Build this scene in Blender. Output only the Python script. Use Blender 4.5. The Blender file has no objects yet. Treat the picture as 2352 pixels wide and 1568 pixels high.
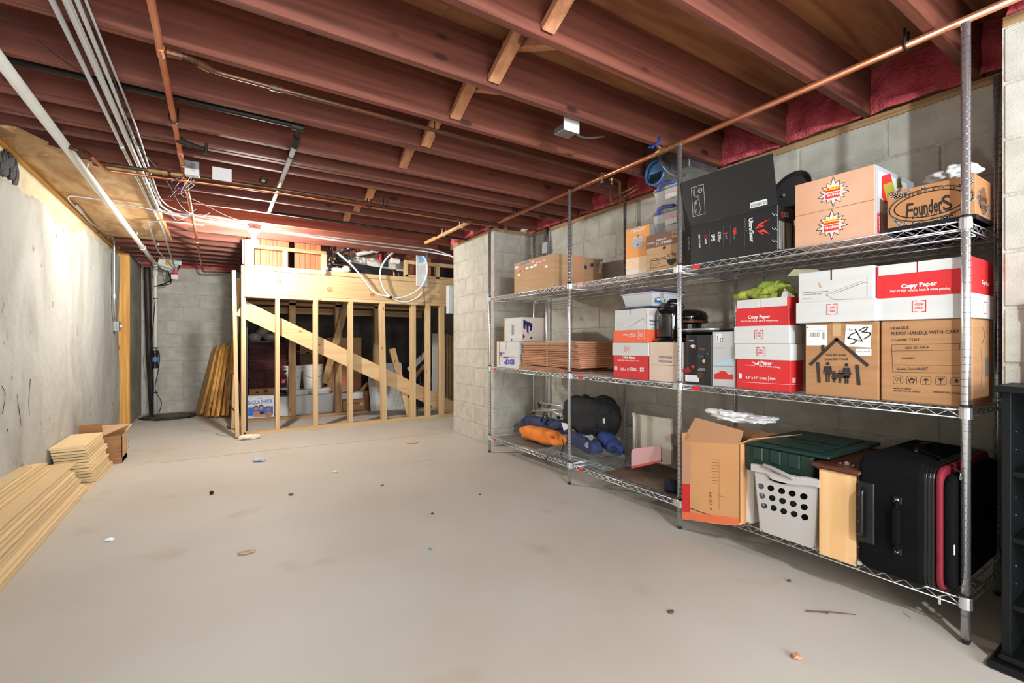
import bpy, bmesh, math, random
from mathutils import Vector, Matrix, noise
from mathutils.geometry import tessellate_polygon
V = Vector
C = bpy.context.scene.collection
random.seed(7)

# ---------------- camera, world, lights, exposure ----------------
F, CX, HY, H = 1068.0, 1176.0, 786.0, 1.08
TH = math.atan(679 / 1068)
CT, ST = math.cos(TH), math.sin(TH)
cam = bpy.data.cameras.new('camera')
cam.sensor_width = 36; cam.lens = 36 * F / 2352; cam.shift_y = 2 / 2352; cam.clip_start = .02
co = bpy.data.objects.new('camera', cam); C.objects.link(co)
co.location = (0, 0, H); co.rotation_euler = (math.pi / 2, 0, -TH)
bpy.context.scene.camera = co
vs = bpy.context.scene.view_settings
vs.view_transform = 'Standard'; vs.look = 'None'; vs.gamma = 1; vs.use_curve_mapping = False
vs.exposure = 1.05
w = bpy.data.worlds.new('world'); bpy.context.scene.world = w; w.use_nodes = True
w.node_tree.nodes['Background'].inputs[0].default_value = (.86, .95, 1, 1)
w.node_tree.nodes['Background'].inputs[1].default_value = .85
def light(name, kind, loc, power, color=(1, 1, 1), size=.1, rot=None, sy=None):
    l = bpy.data.lights.new(name, kind); l.energy = power; l.color = color
    if kind == 'AREA':
        l.size = size
        if sy: l.shape = 'RECTANGLE'; l.size_y = sy
    else: l.shadow_soft_size = size
    o = bpy.data.objects.new(name, l); C.objects.link(o); o.location = loc
    if rot: o.rotation_euler = rot
    return o
FAR_LAMP, NEAR_LAMP = 1250, 1400      # radiance of the two bare bulbs (the glowing bulbs themselves light the room)
light('fill_light', 'AREA', (.6, -2.6, 1.2), 85, (.93, .96, 1), 2.6, (math.radians(90), 0, 0), 2.0)  # added soft fill from behind the camera

# ---------------- pixel -> plane helpers ----------------
def ray(px, py):
    u, v = (px - CX) / F, (HY - py) / F
    return V((ST + u * CT, CT - u * ST, v))
def at(px, py, X=None, Y=None, Z=None):
    d = ray(px, py)
    t = X / d.x if X is not None else Y / d.y if Y is not None else (Z - H) / d.z
    return V((0, 0, H)) + d * t
def Yx(px, X): return at(px, 0, X=X).y
def Xy(px, Y): return at(px, 0, Y=Y).x

# ---------------- materials ----------------
def lin(c):
    return tuple(((x / 255) / 12.92 if x <= 10 else (((x / 255) + .055) / 1.055) ** 2.4) for x in c)
MATS = {}
def mat(name, col, rough=.6, metal=0, **k):
    """procedural material; col is an sRGB 0-255 triple. k: col2, scale(3), detail, mix, rnd, bump, bscale, knots, trans, alpha, emit, coat, spec"""
    if name in MATS: return MATS[name]
    m = bpy.data.materials.new(name); m.use_nodes = True; MATS[name] = m
    nt = m.node_tree; N = nt.nodes; L = nt.links; b = N['Principled BSDF']
    def nd(t, **kw):
        n = N.new(t)
        for a, v in kw.items(): setattr(n, a, v)
        return n
    c = lin(col) + (1,)
    b.inputs['Roughness'].default_value = rough; b.inputs['Metallic'].default_value = metal
    b.inputs['Base Color'].default_value = c
    if 'spec' in k: b.inputs['Specular IOR Level'].default_value = k['spec']
    if 'trans' in k: b.inputs['Transmission Weight'].default_value = k['trans']; b.inputs['IOR'].default_value = k.get('ior', 1.2)
    if 'alpha' in k: b.inputs['Alpha'].default_value = k['alpha']
    if 'coat' in k: b.inputs['Coat Weight'].default_value = k['coat']; b.inputs['Coat Roughness'].default_value = .08
    if 'emit' in k: b.inputs['Emission Color'].default_value = c; b.inputs['Emission Strength'].default_value = k['emit']
    tc = nd('ShaderNodeTexCoord'); mp = nd('ShaderNodeMapping'); L.new(tc.outputs['Object'], mp.inputs[0])
    mp.inputs['Scale'].default_value = k.get('scale', (4, 4, 4))
    oi = nd('ShaderNodeObjectInfo')
    va = nd('ShaderNodeVectorMath', operation='SCALE'); L.new(oi.outputs['Random'], va.inputs['Scale']); va.inputs[0].default_value = (31, 17, 43)
    ad = nd('ShaderNodeVectorMath', operation='ADD'); L.new(mp.outputs[0], ad.inputs[0]); L.new(va.outputs[0], ad.inputs[1])
    out = None
    if 'col2' in k:
        nz = nd('ShaderNodeTexNoise'); nz.inputs['Scale'].default_value = 1; nz.inputs['Detail'].default_value = k.get('detail', 4)
        nz.inputs['Distortion'].default_value = k.get('dist', 0)
        L.new(ad.outputs[0], nz.inputs['Vector'])
        mr = nd('ShaderNodeMapRange'); mr.inputs[1].default_value = k.get('lo', .35); mr.inputs[2].default_value = k.get('hi', .65)
        L.new(nz.outputs[0], mr.inputs[0])
        mx = nd('ShaderNodeMix', data_type='RGBA'); mx.inputs[6].default_value = c; mx.inputs[7].default_value = lin(k['col2']) + (1,)
        L.new(mr.outputs[0], mx.inputs[0]); out = mx.outputs[2]
    else:
        rgb = nd('ShaderNodeRGB'); rgb.outputs[0].default_value = c; out = rgb.outputs[0]
    if 'speck' in k:   # (colour, scale, threshold)
        cs, sc, th = k['speck']
        nz = nd('ShaderNodeTexNoise'); nz.inputs['Scale'].default_value = sc; nz.inputs['Detail'].default_value = 2
        L.new(tc.outputs['Object'], nz.inputs['Vector'])
        mr = nd('ShaderNodeMapRange'); mr.inputs[1].default_value = th; mr.inputs[2].default_value = th + .08; mr.inputs[4].default_value = k.get('speckmix', .7)
        L.new(nz.outputs[0], mr.inputs[0])
        mx = nd('ShaderNodeMix', data_type='RGBA'); mx.inputs[7].default_value = lin(cs) + (1,)
        L.new(out, mx.inputs[6]); L.new(mr.outputs[0], mx.inputs[0]); out = mx.outputs[2]
    if 'knots' in k:   # (scale vec, colour, radius)
        kv, kc, kr = k['knots']
        m2 = nd('ShaderNodeMapping'); m2.inputs['Scale'].default_value = kv; L.new(tc.outputs['Object'], m2.inputs[0])
        a2 = nd('ShaderNodeVectorMath', operation='ADD'); L.new(m2.outputs[0], a2.inputs[0]); L.new(va.outputs[0], a2.inputs[1])
        vo = nd('ShaderNodeTexVoronoi'); vo.inputs['Scale'].default_value = 1; L.new(a2.outputs[0], vo.inputs['Vector'])
        mr = nd('ShaderNodeMapRange'); mr.inputs[1].default_value = kr; mr.inputs[2].default_value = kr * .6; L.new(vo.outputs['Distance'], mr.inputs[0])
        mx = nd('ShaderNodeMix', data_type='RGBA'); mx.inputs[7].default_value = lin(kc) + (1,)
        L.new(out, mx.inputs[6]); L.new(mr.outputs[0], mx.inputs[0]); out = mx.outputs[2]
    r = k.get('rnd', .06)
    if r:
        mr = nd('ShaderNodeMapRange'); mr.inputs[3].default_value = 1 - r; mr.inputs[4].default_value = 1 + r
        L.new(oi.outputs['Random'], mr.inputs[0])
        mv = nd('ShaderNodeVectorMath', operation='SCALE'); L.new(out, mv.inputs[0]); L.new(mr.outputs[0], mv.inputs['Scale']); out = mv.outputs[0]
    L.new(out, b.inputs['Base Color'])
    if 'bump' in k:
        nz = nd('ShaderNodeTexNoise'); nz.inputs['Scale'].default_value = k.get('bscale', 60); nz.inputs['Detail'].default_value = 4
        L.new((ad if k.get('bmap') else tc).outputs[0 if k.get('bmap') else 'Object'], nz.inputs['Vector'])
        bp = nd('ShaderNodeBump'); bp.inputs['Strength'].default_value = k['bump']; bp.inputs['Distance'].default_value = k.get('bdist', .01)
        L.new(nz.outputs[0], bp.inputs['Height']); L.new(bp.outputs[0], b.inputs['Normal'])
    return m

def wood(name, c, c2, axis=0, knotc=None, rough=.7, grain=9, rnd=.12, kr=.13):
    s = [grain * 4] * 3; s[axis] = 1.3
    kv = [7, 7, 7]; kv[axis] = 3.0
    k = dict(col2=c2, scale=tuple(s), detail=5, dist=.6, rnd=rnd, bump=.15, bscale=1, bmap=True, bdist=.003)
    if knotc: k['knots'] = (tuple(kv), knotc, kr)
    return mat(name, c, rough, **k)

J_X = wood('joist_fir_red', (128, 71, 54), (98, 51, 39), 0, (60, 30, 22), .65, kr=.15)
BR = wood('bridging_fir', (200, 144, 106), (176, 116, 80), 1, (110, 62, 38))
PLY = mat('subfloor_plywood', (166, 112, 72), .7, col2=(128, 78, 50), scale=(1.2, 12, 4), detail=5, dist=1.2, rnd=.06)
PLYS = mat('soffit_plywood', (214, 178, 132), .7, col2=(178, 134, 88), scale=(5, 2, 4), detail=4, dist=2.5, rnd=.05)
PINE = {a: wood('stud_pine_%s' % 'xyz'[a], (208, 178, 134), (194, 160, 114), a, (150, 100, 62), .65, rnd=.07, kr=.09) for a in range(3)}
PINED = {a: wood('aged_pine_%s' % 'xyz'[a], (178, 142, 100), (144, 108, 72), a, (96, 62, 40), .7) for a in range(3)}
YEL = {a: wood('yellow_pine_%s' % 'xyz'[a], (216, 166, 84), (186, 130, 56), a, (110, 60, 30), .6, kr=.17) for a in (1, 2)}
PLANK = wood('laminate_edge', (226, 200, 154), (220, 192, 146), 1, None, .6, grain=3, rnd=.16)
PLANKT = wood('plank_face', (214, 176, 136), (200, 158, 118), 1, None, .6)
REDW = wood('cedar_cladding', (176, 102, 66), (150, 80, 50), 2, None, .6)
BLOCK = mat('concrete_block', (190, 186, 176), .9, col2=(172, 168, 156), scale=(9, 9, 9), speck=((120, 112, 100), 190, .6), speckmix=.5, rnd=.05, bump=.5, bscale=170, bdist=.004)
MORTAR = mat('mortar', (190, 186, 176), .95, col2=(164, 158, 145), scale=(20, 20, 20), bump=.5, bscale=120)
DARKC = mat('old_concrete', (158, 153, 144), .9, col2=(128, 122, 112), scale=(3, 3, 3), bump=.4)
CHROME = mat('chrome_wire', (226, 229, 232), .34, .8, rnd=0)
CHROME2 = mat('chrome_post', (226, 228, 232), .22, .85, rnd=0)
GALV = mat('galvanised_steel', (170, 176, 180), .35, .9, col2=(140, 146, 150), scale=(14, 14, 14), rnd=0)
EMT = mat('emt_conduit', (214, 217, 220), .3, .75, rnd=0)
COPPER = mat('copper', (222, 148, 112), .3, .8, col2=(196, 118, 84), scale=(5, 5, 5), rnd=0)
COPD = mat('tarnished_copper', (120, 74, 50), .45, .7, col2=(86, 70, 54), scale=(9, 9, 9), rnd=0)
BRASS = mat('old_brass', (150, 118, 78), .4, .8, rnd=0)
IRON = mat('black_iron', (44, 40, 38), .45, .5, rnd=0)
PVC = mat('white_pvc', (222, 220, 212), .35, col2=(206, 202, 192), scale=(3, 3, 3), rnd=0)
BLACK = mat('black_plastic', (22, 22, 24), .35, rnd=0)
RUBBER = mat('black_cable', (26, 25, 25), .5, rnd=0)
WHITEP = mat('white_plastic', (228, 228, 224), .4, rnd=0)
PAPER = mat('white_paper', (222, 221, 219), .8, rnd=.02)
CARD = mat('kraft_cardboard', (170, 126, 86), .85, col2=(160, 116, 78), scale=(3, 3, 40), detail=3, rnd=.05)
CARDL = mat('light_cardboard', (194, 156, 118), .85, col2=(184, 146, 108), scale=(3, 3, 40), detail=3, rnd=.03)
CARDD = mat('dark_kraft', (150, 104, 68), .85, col2=(134, 92, 60), scale=(3, 3, 30), rnd=.05)  # darker kraft for seams, print lines and one carton
WCARD = mat('white_cardboard', (206, 205, 203), .75, col2=(200, 199, 197), scale=(2, 2, 30), rnd=.02)
RED = mat('box_red', (204, 40, 44), .6, rnd=.02)
ORG = mat('box_orange', (236, 98, 60), .6, rnd=.02)
INK = mat('black_ink', (34, 30, 28), .7, rnd=0)
PINK = mat('pink_fibreglass', (214, 96, 104), .95, col2=(176, 60, 72), scale=(9, 9, 9), detail=6, bump=.8, bscale=60, bdist=.02, rnd=.05)

# ---------------- mesh builder ----------------
class M:
    def __init__(s): s.v = []; s.f = []
    def add(s, vs, fs):
        o = len(s.v); s.v += [tuple(p) for p in vs]; s.f += [tuple(i + o for i in f) for f in fs]; return s
    def box(s, x0, x1, y0, y1, z0, z1, b=0, mtx=None):
        if x0 > x1: x0, x1 = x1, x0
        if y0 > y1: y0, y1 = y1, y0
        if z0 > z1: z0, z1 = z1, z0
        if b <= 0:
            vs = [V((x, y, z)) for x in (x0, x1) for y in (y0, y1) for z in (z0, z1)]
            fs = [(0, 1, 3, 2), (4, 6, 7, 5), (0, 4, 5, 1), (2, 3, 7, 6), (0, 2, 6, 4), (1, 5, 7, 3)]
        else:
            b = min(b, (x1 - x0) * .45, (y1 - y0) * .45, (z1 - z0) * .45)
            vs = []; idx = {}
            for i, x in enumerate((x0, x1)):
                for j, y in enumerate((y0, y1)):
                    for k, z in enumerate((z0, z1)):
                        sx, sy, sz = (1, -1)[i], (1, -1)[j], (1, -1)[k]
                        for a, d in enumerate(((0, sy * b, sz * b), (sx * b, 0, sz * b), (sx * b, sy * b, 0))):
                            idx[(i, j, k, a)] = len(vs); vs.append(V((x + d[0], y + d[1], z + d[2])))
            g = lambda i, j, k, a: idx[(i, j, k, a)]
            fs = []
            for i in (0, 1): fs.append((g(i, 0, 0, 0), g(i, 0, 1, 0), g(i, 1, 1, 0), g(i, 1, 0, 0))[::(1 if i == 0 else -1)])
            for j in (0, 1): fs.append((g(0, j, 0, 1), g(1, j, 0, 1), g(1, j, 1, 1), g(0, j, 1, 1))[::(1 if j == 0 else -1)])
            for k in (0, 1): fs.append((g(0, 0, k, 2), g(0, 1, k, 2), g(1, 1, k, 2), g(1, 0, k, 2))[::(1 if k == 0 else -1)])
            for i in (0, 1):
                for j in (0, 1): fs.append((g(i, j, 0, 0), g(i, j, 1, 0), g(i, j, 1, 1), g(i, j, 0, 1)))
                for k in (0, 1): fs.append((g(i, 0, k, 0), g(i, 1, k, 0), g(i, 1, k, 2), g(i, 0, k, 2)))
            for j in (0, 1):
                for k in (0, 1): fs.append((g(0, j, k, 1), g(1, j, k, 1), g(1, j, k, 2), g(0, j, k, 2)))
            for i in (0, 1):
                for j in (0, 1):
                    for k in (0, 1): fs.append((g(i, j, k, 0), g(i, j, k, 1), g(i, j, k, 2)))
        if mtx: vs = [mtx @ p for p in vs]
        return s.add(vs, fs)
    def beam(s, a, b, wd, th, up=(0, 0, 1), bev=.002):
        """rectangular bar from a to b; wd along side, th along up-ish"""
        a, b = V(a), V(b); d = (b - a); L = d.length; d.normalize()
        up = V(up); side = d.cross(up); side = side.normalized() if side.length > 1e-5 else V((1, 0, 0))
        u2 = side.cross(d)
        m = Matrix(((side.x, d.x, u2.x, a.x), (side.y, d.y, u2.y, a.y), (side.z, d.z, u2.z, a.z), (0, 0, 0, 1)))
        return s.box(-wd / 2, wd / 2, 0, L, -th / 2, th / 2, bev, m)
    def tube(s, pts, r, n=8, caps=True, closed=False):
        pts = [V(p) for p in pts]; N = len(pts); rs = r if isinstance(r, (list, tuple)) else [r] * N
        t0 = (pts[1] - pts[0]).normalized()
        nrm = t0.orthogonal().normalized(); vs = []; prev = t0
        for i, p in enumerate(pts):
            if closed: t = (pts[(i + 1) % N] - pts[i - 1]).normalized()
            else: t = ((pts[i] - pts[i - 1]).normalized() if i else V()) + ((pts[i + 1] - pts[i]).normalized() if i < N - 1 else V()); t = t.normalized() if t.length > 1e-6 else prev
            q = prev.rotation_difference(t); nrm = (q @ nrm); nrm = (nrm - t * nrm.dot(t)).normalized(); prev = t
            bn = t.cross(nrm)
            for k in range(n):
                a = 2 * math.pi * k / n; vs.append(p + (nrm * math.cos(a) + bn * math.sin(a)) * rs[i])
        fs = []
        for i in range(N - (0 if closed else 1)):
            for k in range(n):
                a = i * n + k; b2 = i * n + (k + 1) % n; j = (i + 1) % N
                fs.append((a, b2, j * n + (k + 1) % n, j * n + k))
        if caps and not closed: fs += [tuple(range(n))[::-1], tuple(range((N - 1) * n, N * n))]
        return s.add(vs, fs)
    def lathe(s, prof, c=(0, 0, 0), n=20, axis=(0, 0, 1), sx=1, sy=1):
        q = V((0, 0, 1)).rotation_difference(V(axis)); c = V(c); vs = []
        for r, z in prof:
            for k in range(n):
                a = 2 * math.pi * k / n; vs.append(c + q @ V((r * math.cos(a) * sx, r * math.sin(a) * sy, z)))
        fs = [(i * n + k, i * n + (k + 1) % n, (i + 1) * n + (k + 1) % n, (i + 1) * n + k) for i in range(len(prof) - 1) for k in range(n)]
        fs += [tuple(range(n))[::-1], tuple(range((len(prof) - 1) * n, len(prof) * n))]
        return s.add(vs, fs)
    def prism(s, poly, dirv, holes=()):
        """extrude a planar 3D polygon by dirv"""
        dirv = V(dirv); loops = [[V(p) for p in poly]] + [[V(p) for p in h] for h in holes]
        flat = [p for l in loops for p in l]; n = len(flat)
        tris = tessellate_polygon(loops)
        fs = [tuple(t) for t in tris] + [tuple(i + n for i in t[::-1]) for t in tris]
        o = 0
        for l in loops:
            m = len(l)
            for i in range(m): fs.append((o + i, o + (i + 1) % m, o + (i + 1) % m + n, o + i + n))
            o += m
        return s.add(flat + [p + dirv for p in flat], fs)
    def grid(s, P, nu, nv):
        """P(u,v)->point, open grid"""
        vs = [P(i / nu, j / nv) for i in range(nu + 1) for j in range(nv + 1)]
        fs = [(i * (nv + 1) + j, (i + 1) * (nv + 1) + j, (i + 1) * (nv + 1) + j + 1, i * (nv + 1) + j + 1) for i in range(nu) for j in range(nv)]
        return s.add(vs, fs)
    def blob(s, c, r, amp=.1, sc=6, seed=0, e=2.0, nu=32, nv=18, q=None, fn=None):
        c = V(c); vs = []
        pw = lambda x: math.copysign(abs(x) ** (2 / e), x)
        for j in range(nv + 1):
            ph = -math.pi / 2 + math.pi * j / nv
            for i in range(nu):
                a = 2 * math.pi * i / nu
                d = V((pw(math.cos(ph)) * pw(math.cos(a)), pw(math.cos(ph)) * pw(math.sin(a)), pw(math.sin(ph))))
                p = V((d.x * r[0], d.y * r[1], d.z * r[2]))
                nn = noise.fractal(p * sc + V((seed * 7.1, seed * 3.3, seed)), .8, 2, 3)
                rg = 1 - abs(noise.noise(p * sc * .8 + V((seed, 9, 2))) * 2)
                p = p * (1 + amp * nn + amp * .5 * (rg - .6))
                if fn: p = fn(p)
                if q: p = q @ p
                vs.append(c + p)
        fs = [(j * nu + i, j * nu + (i + 1) % nu, (j + 1) * nu + (i + 1) % nu, (j + 1) * nu + i) for j in range(nv) for i in range(nu)]
        return s.add(vs, fs)

def fillet(pts, r, n=5):
    pts = [V(p) for p in pts]; out = [pts[0]]
    for i in range(1, len(pts) - 1):
        a, b, c = pts[i - 1], pts[i], pts[i + 1]
        d1, d2 = (a - b), (c - b); rr = min(r, d1.length * .49, d2.length * .49)
        p, q = b + d1.normalized() * rr, b + d2.normalized() * rr
        for k in range(n + 1):
            t = k / n; out.append(p * (1 - t) ** 2 + b * 2 * t * (1 - t) + q * t * t)
    return out + [pts[-1]]
def spline(pts, n=8):
    P = [V(p) for p in pts]; P = [P[0] * 2 - P[1]] + P + [P[-1] * 2 - P[-2]]; out = []
    for i in range(1, len(P) - 2):
        for k in range(n):
            t = k / n; a, b, c, d = P[i - 1:i + 3]
            out.append(.5 * ((2 * b) + (c - a) * t + (2 * a - 5 * b + 4 * c - d) * t * t + (3 * b - a - 3 * c + d) * t ** 3))
    return out + [P[-2]]

def obj(name, mb, m=None, parent=None, smooth=False, origin=None, bevel=0):
    """link one mesh object; world-space vertices, origin at the parent's / base centre"""
    vs = [V(p) for p in mb.v]
    if parent: o0 = V(parent['_w'])
    elif origin: o0 = V(origin)
    else:
        lo = [min(p[i] for p in vs) for i in range(3)]; hi = [max(p[i] for p in vs) for i in range(3)]
        o0 = V(((lo[0] + hi[0]) / 2, (lo[1] + hi[1]) / 2, lo[2]))
    me = bpy.data.meshes.new(name)
    me.from_pydata([p - o0 for p in vs], [], mb.f); me.validate(); me.update()
    bm = bmesh.new(); bm.from_mesh(me); bmesh.ops.recalc_face_normals(bm, faces=bm.faces); bm.to_mesh(me); bm.free()
    if smooth:
        me.shade_smooth()
    o = bpy.data.objects.new(name, me); C.objects.link(o)
    if m: me.materials.append(m)
    if parent: o.parent = parent; o['_w'] = tuple(o0)
    else: o.location = o0; o['_w'] = tuple(o0)
    if bevel:
        bv = o.modifiers.new('bevel', 'BEVEL'); bv.width = bevel; bv.segments = 2; bv.limit_method = 'ANGLE'
    return o
def thing(name, loc, label, cat, group=None):
    o = bpy.data.objects.new(name, None); C.objects.link(o); o.location = loc; o['_w'] = tuple(loc)
    o.empty_display_size = .05
    return tag(o, label, cat, group)
def tag(o, label, cat, group=None, kind=None):
    if label: o['label'] = label
    if cat: o['category'] = cat
    if group: o['group'] = group
    if kind: o['kind'] = kind
    return o
def lab(o, label): o['label'] = label; return o
def struct(name, mb, m, **k):
    o = obj(name, mb, m, **k); o['kind'] = 'structure'; return o
def sroot(name, loc=(0, 0, 0)):
    o = bpy.data.objects.new(name, None); C.objects.link(o); o.location = loc; o['_w'] = tuple(loc); o['kind'] = 'structure'; return o
def stuff(o): o['kind'] = 'stuff'; return o
_tc = {}
def text_geo(body, bold=0):
    key = (body, bold)
    if key in _tc: return _tc[key]
    c = bpy.data.curves.new('t', 'FONT'); c.body = body; c.size = 1; c.offset = bold; c.resolution_u = 2
    o = bpy.data.objects.new('t', c)
    me = bpy.data.meshes.new_from_object(o)
    vs = [v.co.copy() for v in me.vertices]; fs = [tuple(p.vertices) for p in me.polygons]
    bpy.data.objects.remove(o); bpy.data.meshes.remove(me); bpy.data.curves.remove(c)
    _tc[key] = (vs, fs); return vs, fs

class Face:
    """a flat face that carries printing; positions given as photo pixels are measured on the face's own plane"""
    def __init__(s, O, U, Vv=(0, 0, 1)):
        s.O = V(O); s.U = V(U).normalized(); s.V = V(Vv).normalized(); s.N = s.U.cross(s.V); s.m = {}; s.k = 0; s.last = None
    def uv(s, p):
        d = ray(*p); c0 = V((0, 0, H)); t = (s.O - c0).dot(s.N) / d.dot(s.N); q = c0 + d * t - s.O
        return q.dot(s.U), q.dot(s.V)
    def P(s, u, v, e): return s.O + s.U * u + s.V * v + s.N * e
    def _e(s, m=None):
        if m is None or m.name != s.last: s.k += 1; s.last = m.name if m else None
        return .0006 + .00016 * s.k
    def _m(s, m): return s.m.setdefault(m.name, (m, M()))[1]
    def polyuv(s, m, pts):
        e = s._e(m); P = [s.P(u, v, e) for u, v in pts]
        ar = abs(sum(pts[i - 1][0] * pts[i][1] - pts[i][0] * pts[i - 1][1] for i in range(len(pts)))) / 2
        mb = s._m(m) if ar < .0008 else s.m.setdefault(m.name + str(len(s.m)), (m, M()))[1]
        tr = tessellate_polygon([P]); mb.add(P, [tuple(t) for t in tr])
    def poly(s, m, pts): s.polyuv(m, [s.uv(p) for p in pts])
    def rect(s, m, a, b):
        (u0, v0), (u1, v1) = s.uv(a), s.uv(b); s.polyuv(m, [(u0, v0), (u1, v0), (u1, v1), (u0, v1)])
    def line(s, m, pts, w, closed=False):
        q = [s.uv(p) for p in pts]
        if closed: q.append(q[0])
        s.lineuv(m, q, w)
    def lineuv(s, m, q, w):
        e = s._e(m); mb = s._m(m)
        for (a, b), (c, d) in zip(q, q[1:]):
            L = math.hypot(c - a, d - b) or 1; nx, ny = -(d - b) / L * w / 2, (c - a) / L * w / 2; ex, ey = (c - a) / L * w * .4, (d - b) / L * w * .4
            mb.add([s.P(a + nx - ex, b + ny - ey, e), s.P(c + nx + ex, d + ny + ey, e), s.P(c - nx + ex, d - ny + ey, e), s.P(a - nx - ex, b - ny - ey, e)], [(0, 3, 2, 1)])
    def circ(s, m, p, r, w=0, sx=1, n=20):
        cu, cv = s.uv(p) if isinstance(p, tuple) and p[0] > 50 else p
        q = [(cu + r * sx * math.cos(2 * math.pi * i / n), cv + r * math.sin(2 * math.pi * i / n)) for i in range(n)]
        if w: s.lineuv(m, q + [q[0]], w)
        else: s.polyuv(m, q)
    def text(s, m, body, p0, p1, h=None, bold=.02):
        """baseline from photo pixel p0 to p1; h = optional cap height as metres"""
        (a, b), (c, d) = s.uv(p0), s.uv(p1)
        vs, fs = text_geo(body, bold)
        if not vs: return
        x0 = min(p.x for p in vs); x1 = max(p.x for p in vs); L = math.hypot(c - a, d - b); k = L / (x1 - x0)
        ky = h / .72 if h else k
        cx, sx = (c - a) / L, (d - b) / L; e = s._e(m)
        P = [s.P(a + (p.x - x0) * k * cx - p.y * ky * sx, b + (p.x - x0) * k * sx + p.y * ky * cx, e) for p in vs]
        s._m(m).add(P, fs)
    def bars(s, m, a, b, n=18, horiz=False):
        (u0, v0), (u1, v1) = s.uv(a), s.uv(b); r = random.Random(int(a[0] * 7 + a[1])); e = s._e(m); mb = s._m(m)
        for i in range(n):
            t0 = (i + r.random() * .4) / n; t1 = t0 + (.25 + .4 * r.random()) / n
            A = (u0 + (u1 - u0) * t0, u0 + (u1 - u0) * t1)
            mb.add([s.P(A[0], v0, e), s.P(A[1], v0, e), s.P(A[1], v1, e), s.P(A[0], v1, e)], [(0, 1, 2, 3)])
    def emit(s, parent, name='print'):
        for k, (m, mb) in s.m.items():
            if mb.v: obj(name, mb, m, parent)

def carton(name, label, xf, pl, pr, zb, top, depth, m, cat='box', group=None, body=True, bev=.002, dz=0, mside=None):
    """box whose front faces -X. pl/pr: photo columns of front-face far and near edge; top=(px,py) on the near edge or a height"""
    y1, y0 = Yx(pl, xf), Yx(pr, xf)
    zt = top if not isinstance(top, tuple) else at(top[0], top[1], X=xf).z
    x1 = Xy(depth[0], y0) if isinstance(depth, tuple) else xf + depth
    r = thing(name, ((xf + x1) / 2, (y0 + y1) / 2, zb), label, cat, group)
    if body: obj('body', M().box(xf, x1, y0, y1, zb, zt, bev), m, r)
    r_ = dict(root=r, x0=xf, x1=x1, y0=y0, y1=y1, z0=zb, z1=zt)
    r_['F'] = Face((xf, y1, zb), (0, -1, 0)); r_['S'] = Face((xf, y0, zb), (1, 0, 0))
    return r_
# ================= SETTING =================
WX, WT = 2.92, 2.232      # right wall plane, block wall top
SX = 2.435                # face of the two wall stubs
YB = 4.17                 # dark return of the far stub
JZ, JH = 2.27, .235       # joist bottom and depth
fl = mat('floor_concrete', (198, 194, 186), .62, col2=(184, 176, 164), scale=(.8, .8, .8), detail=6, lo=.3, hi=.7, rnd=0,
         speck=((168, 142, 112), 2.3, .64), speckmix=.4, bump=.12, bscale=40, bdist=.004)
floor = struct('floor', M().box(-3.2, 4.2, -3, 9.4, -.12, 0), fl, origin=(0, 0, 0))
jm = mat('slab_crack', (150, 140, 124), .9, rnd=0)
obj('slab_joint', M().tube([at(370, 1062, Z=.0), at(620, 1034, Z=.0), at(860, 1010, Z=.0), at(1040, 992, Z=.0)], .0022, 4), jm, floor)
st1 = mat('dried_stain', (184, 160, 126), .6, rnd=0)
stm = M()
for (px, py, w_, l_) in ((965, 1066, .10, .30),):
    c = at(px, py, Z=0); stm.tube([c + V((math.cos(a) * l_ * .5 + math.sin(a * 2) * .02, math.sin(a) * w_, .0003)) for a in [i * .3 for i in range(21)]], .0016, 4)
obj('dried_ring', stm, st1, floor)

def blockwall(root, O, U, N, L, h, thick, first=.181, ch=.205, bl=.426, off0=0.0, m=BLOCK, skip=None, z0=0.0):
    """O: face origin on floor, U along wall, N outward. Each block is a child."""
    O, U, N = V(O), V(U), V(N); rows = [z0]; z = first
    while z < h - .02: rows.append(z); z += ch
    rows.append(h); g = .005; cache = {}
    for i in range(len(rows) - 1):
        za, zb = rows[i], rows[i + 1]; off = off0 - (bl / 2 if i % 2 else 0)
        u = off - bl * math.ceil(max(0, off) / bl)
        while u < L:
            a, b = max(u, 0), min(u + bl, L); u += bl
            if b - a < .03: continue
            key = (round(b - a, 4), round(zb - za, 4))
            if key not in cache:
                mb = M().box(0, key[0] - g * 2, -.03, 0, 0, key[1] - g * 2, .004)
                me = bpy.data.meshes.new('block'); me.from_pydata(mb.v, [], mb.f); me.update(); me.materials.append(m); cache[key] = me
                bm = bmesh.new(); bm.from_mesh(me); bmesh.ops.recalc_face_normals(bm, faces=bm.faces); bm.to_mesh(me); bm.free()
            o = bpy.data.objects.new('block', cache[key]); C.objects.link(o); o.parent = root
            p = O + U * (a + g) + N * (.004 + random.uniform(-.0012, .0012)) + V((0, 0, za + g))
            R = Matrix((U, -N * -1, V((0, 0, 1)))).transposed()
            # local y -> N
            o.matrix_local = Matrix.Translation(p - V(root['_w'])) @ R.to_4x4()
    return root
def wallroot(name, mb, m=MORTAR):
    o = obj(name, mb, m, origin=(0, 0, 0)); o['kind'] = 'structure'; return o

# right wall in the recess behind the shelving
wr = wallroot('wall_right', M().box(WX, WX + .2, .3, YB + .05, 0, WT))
blockwall(wr, (WX, .3, 0), (0, 1, 0), (-1, 0, 0), YB - .3, WT, .2, off0=.26)
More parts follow.
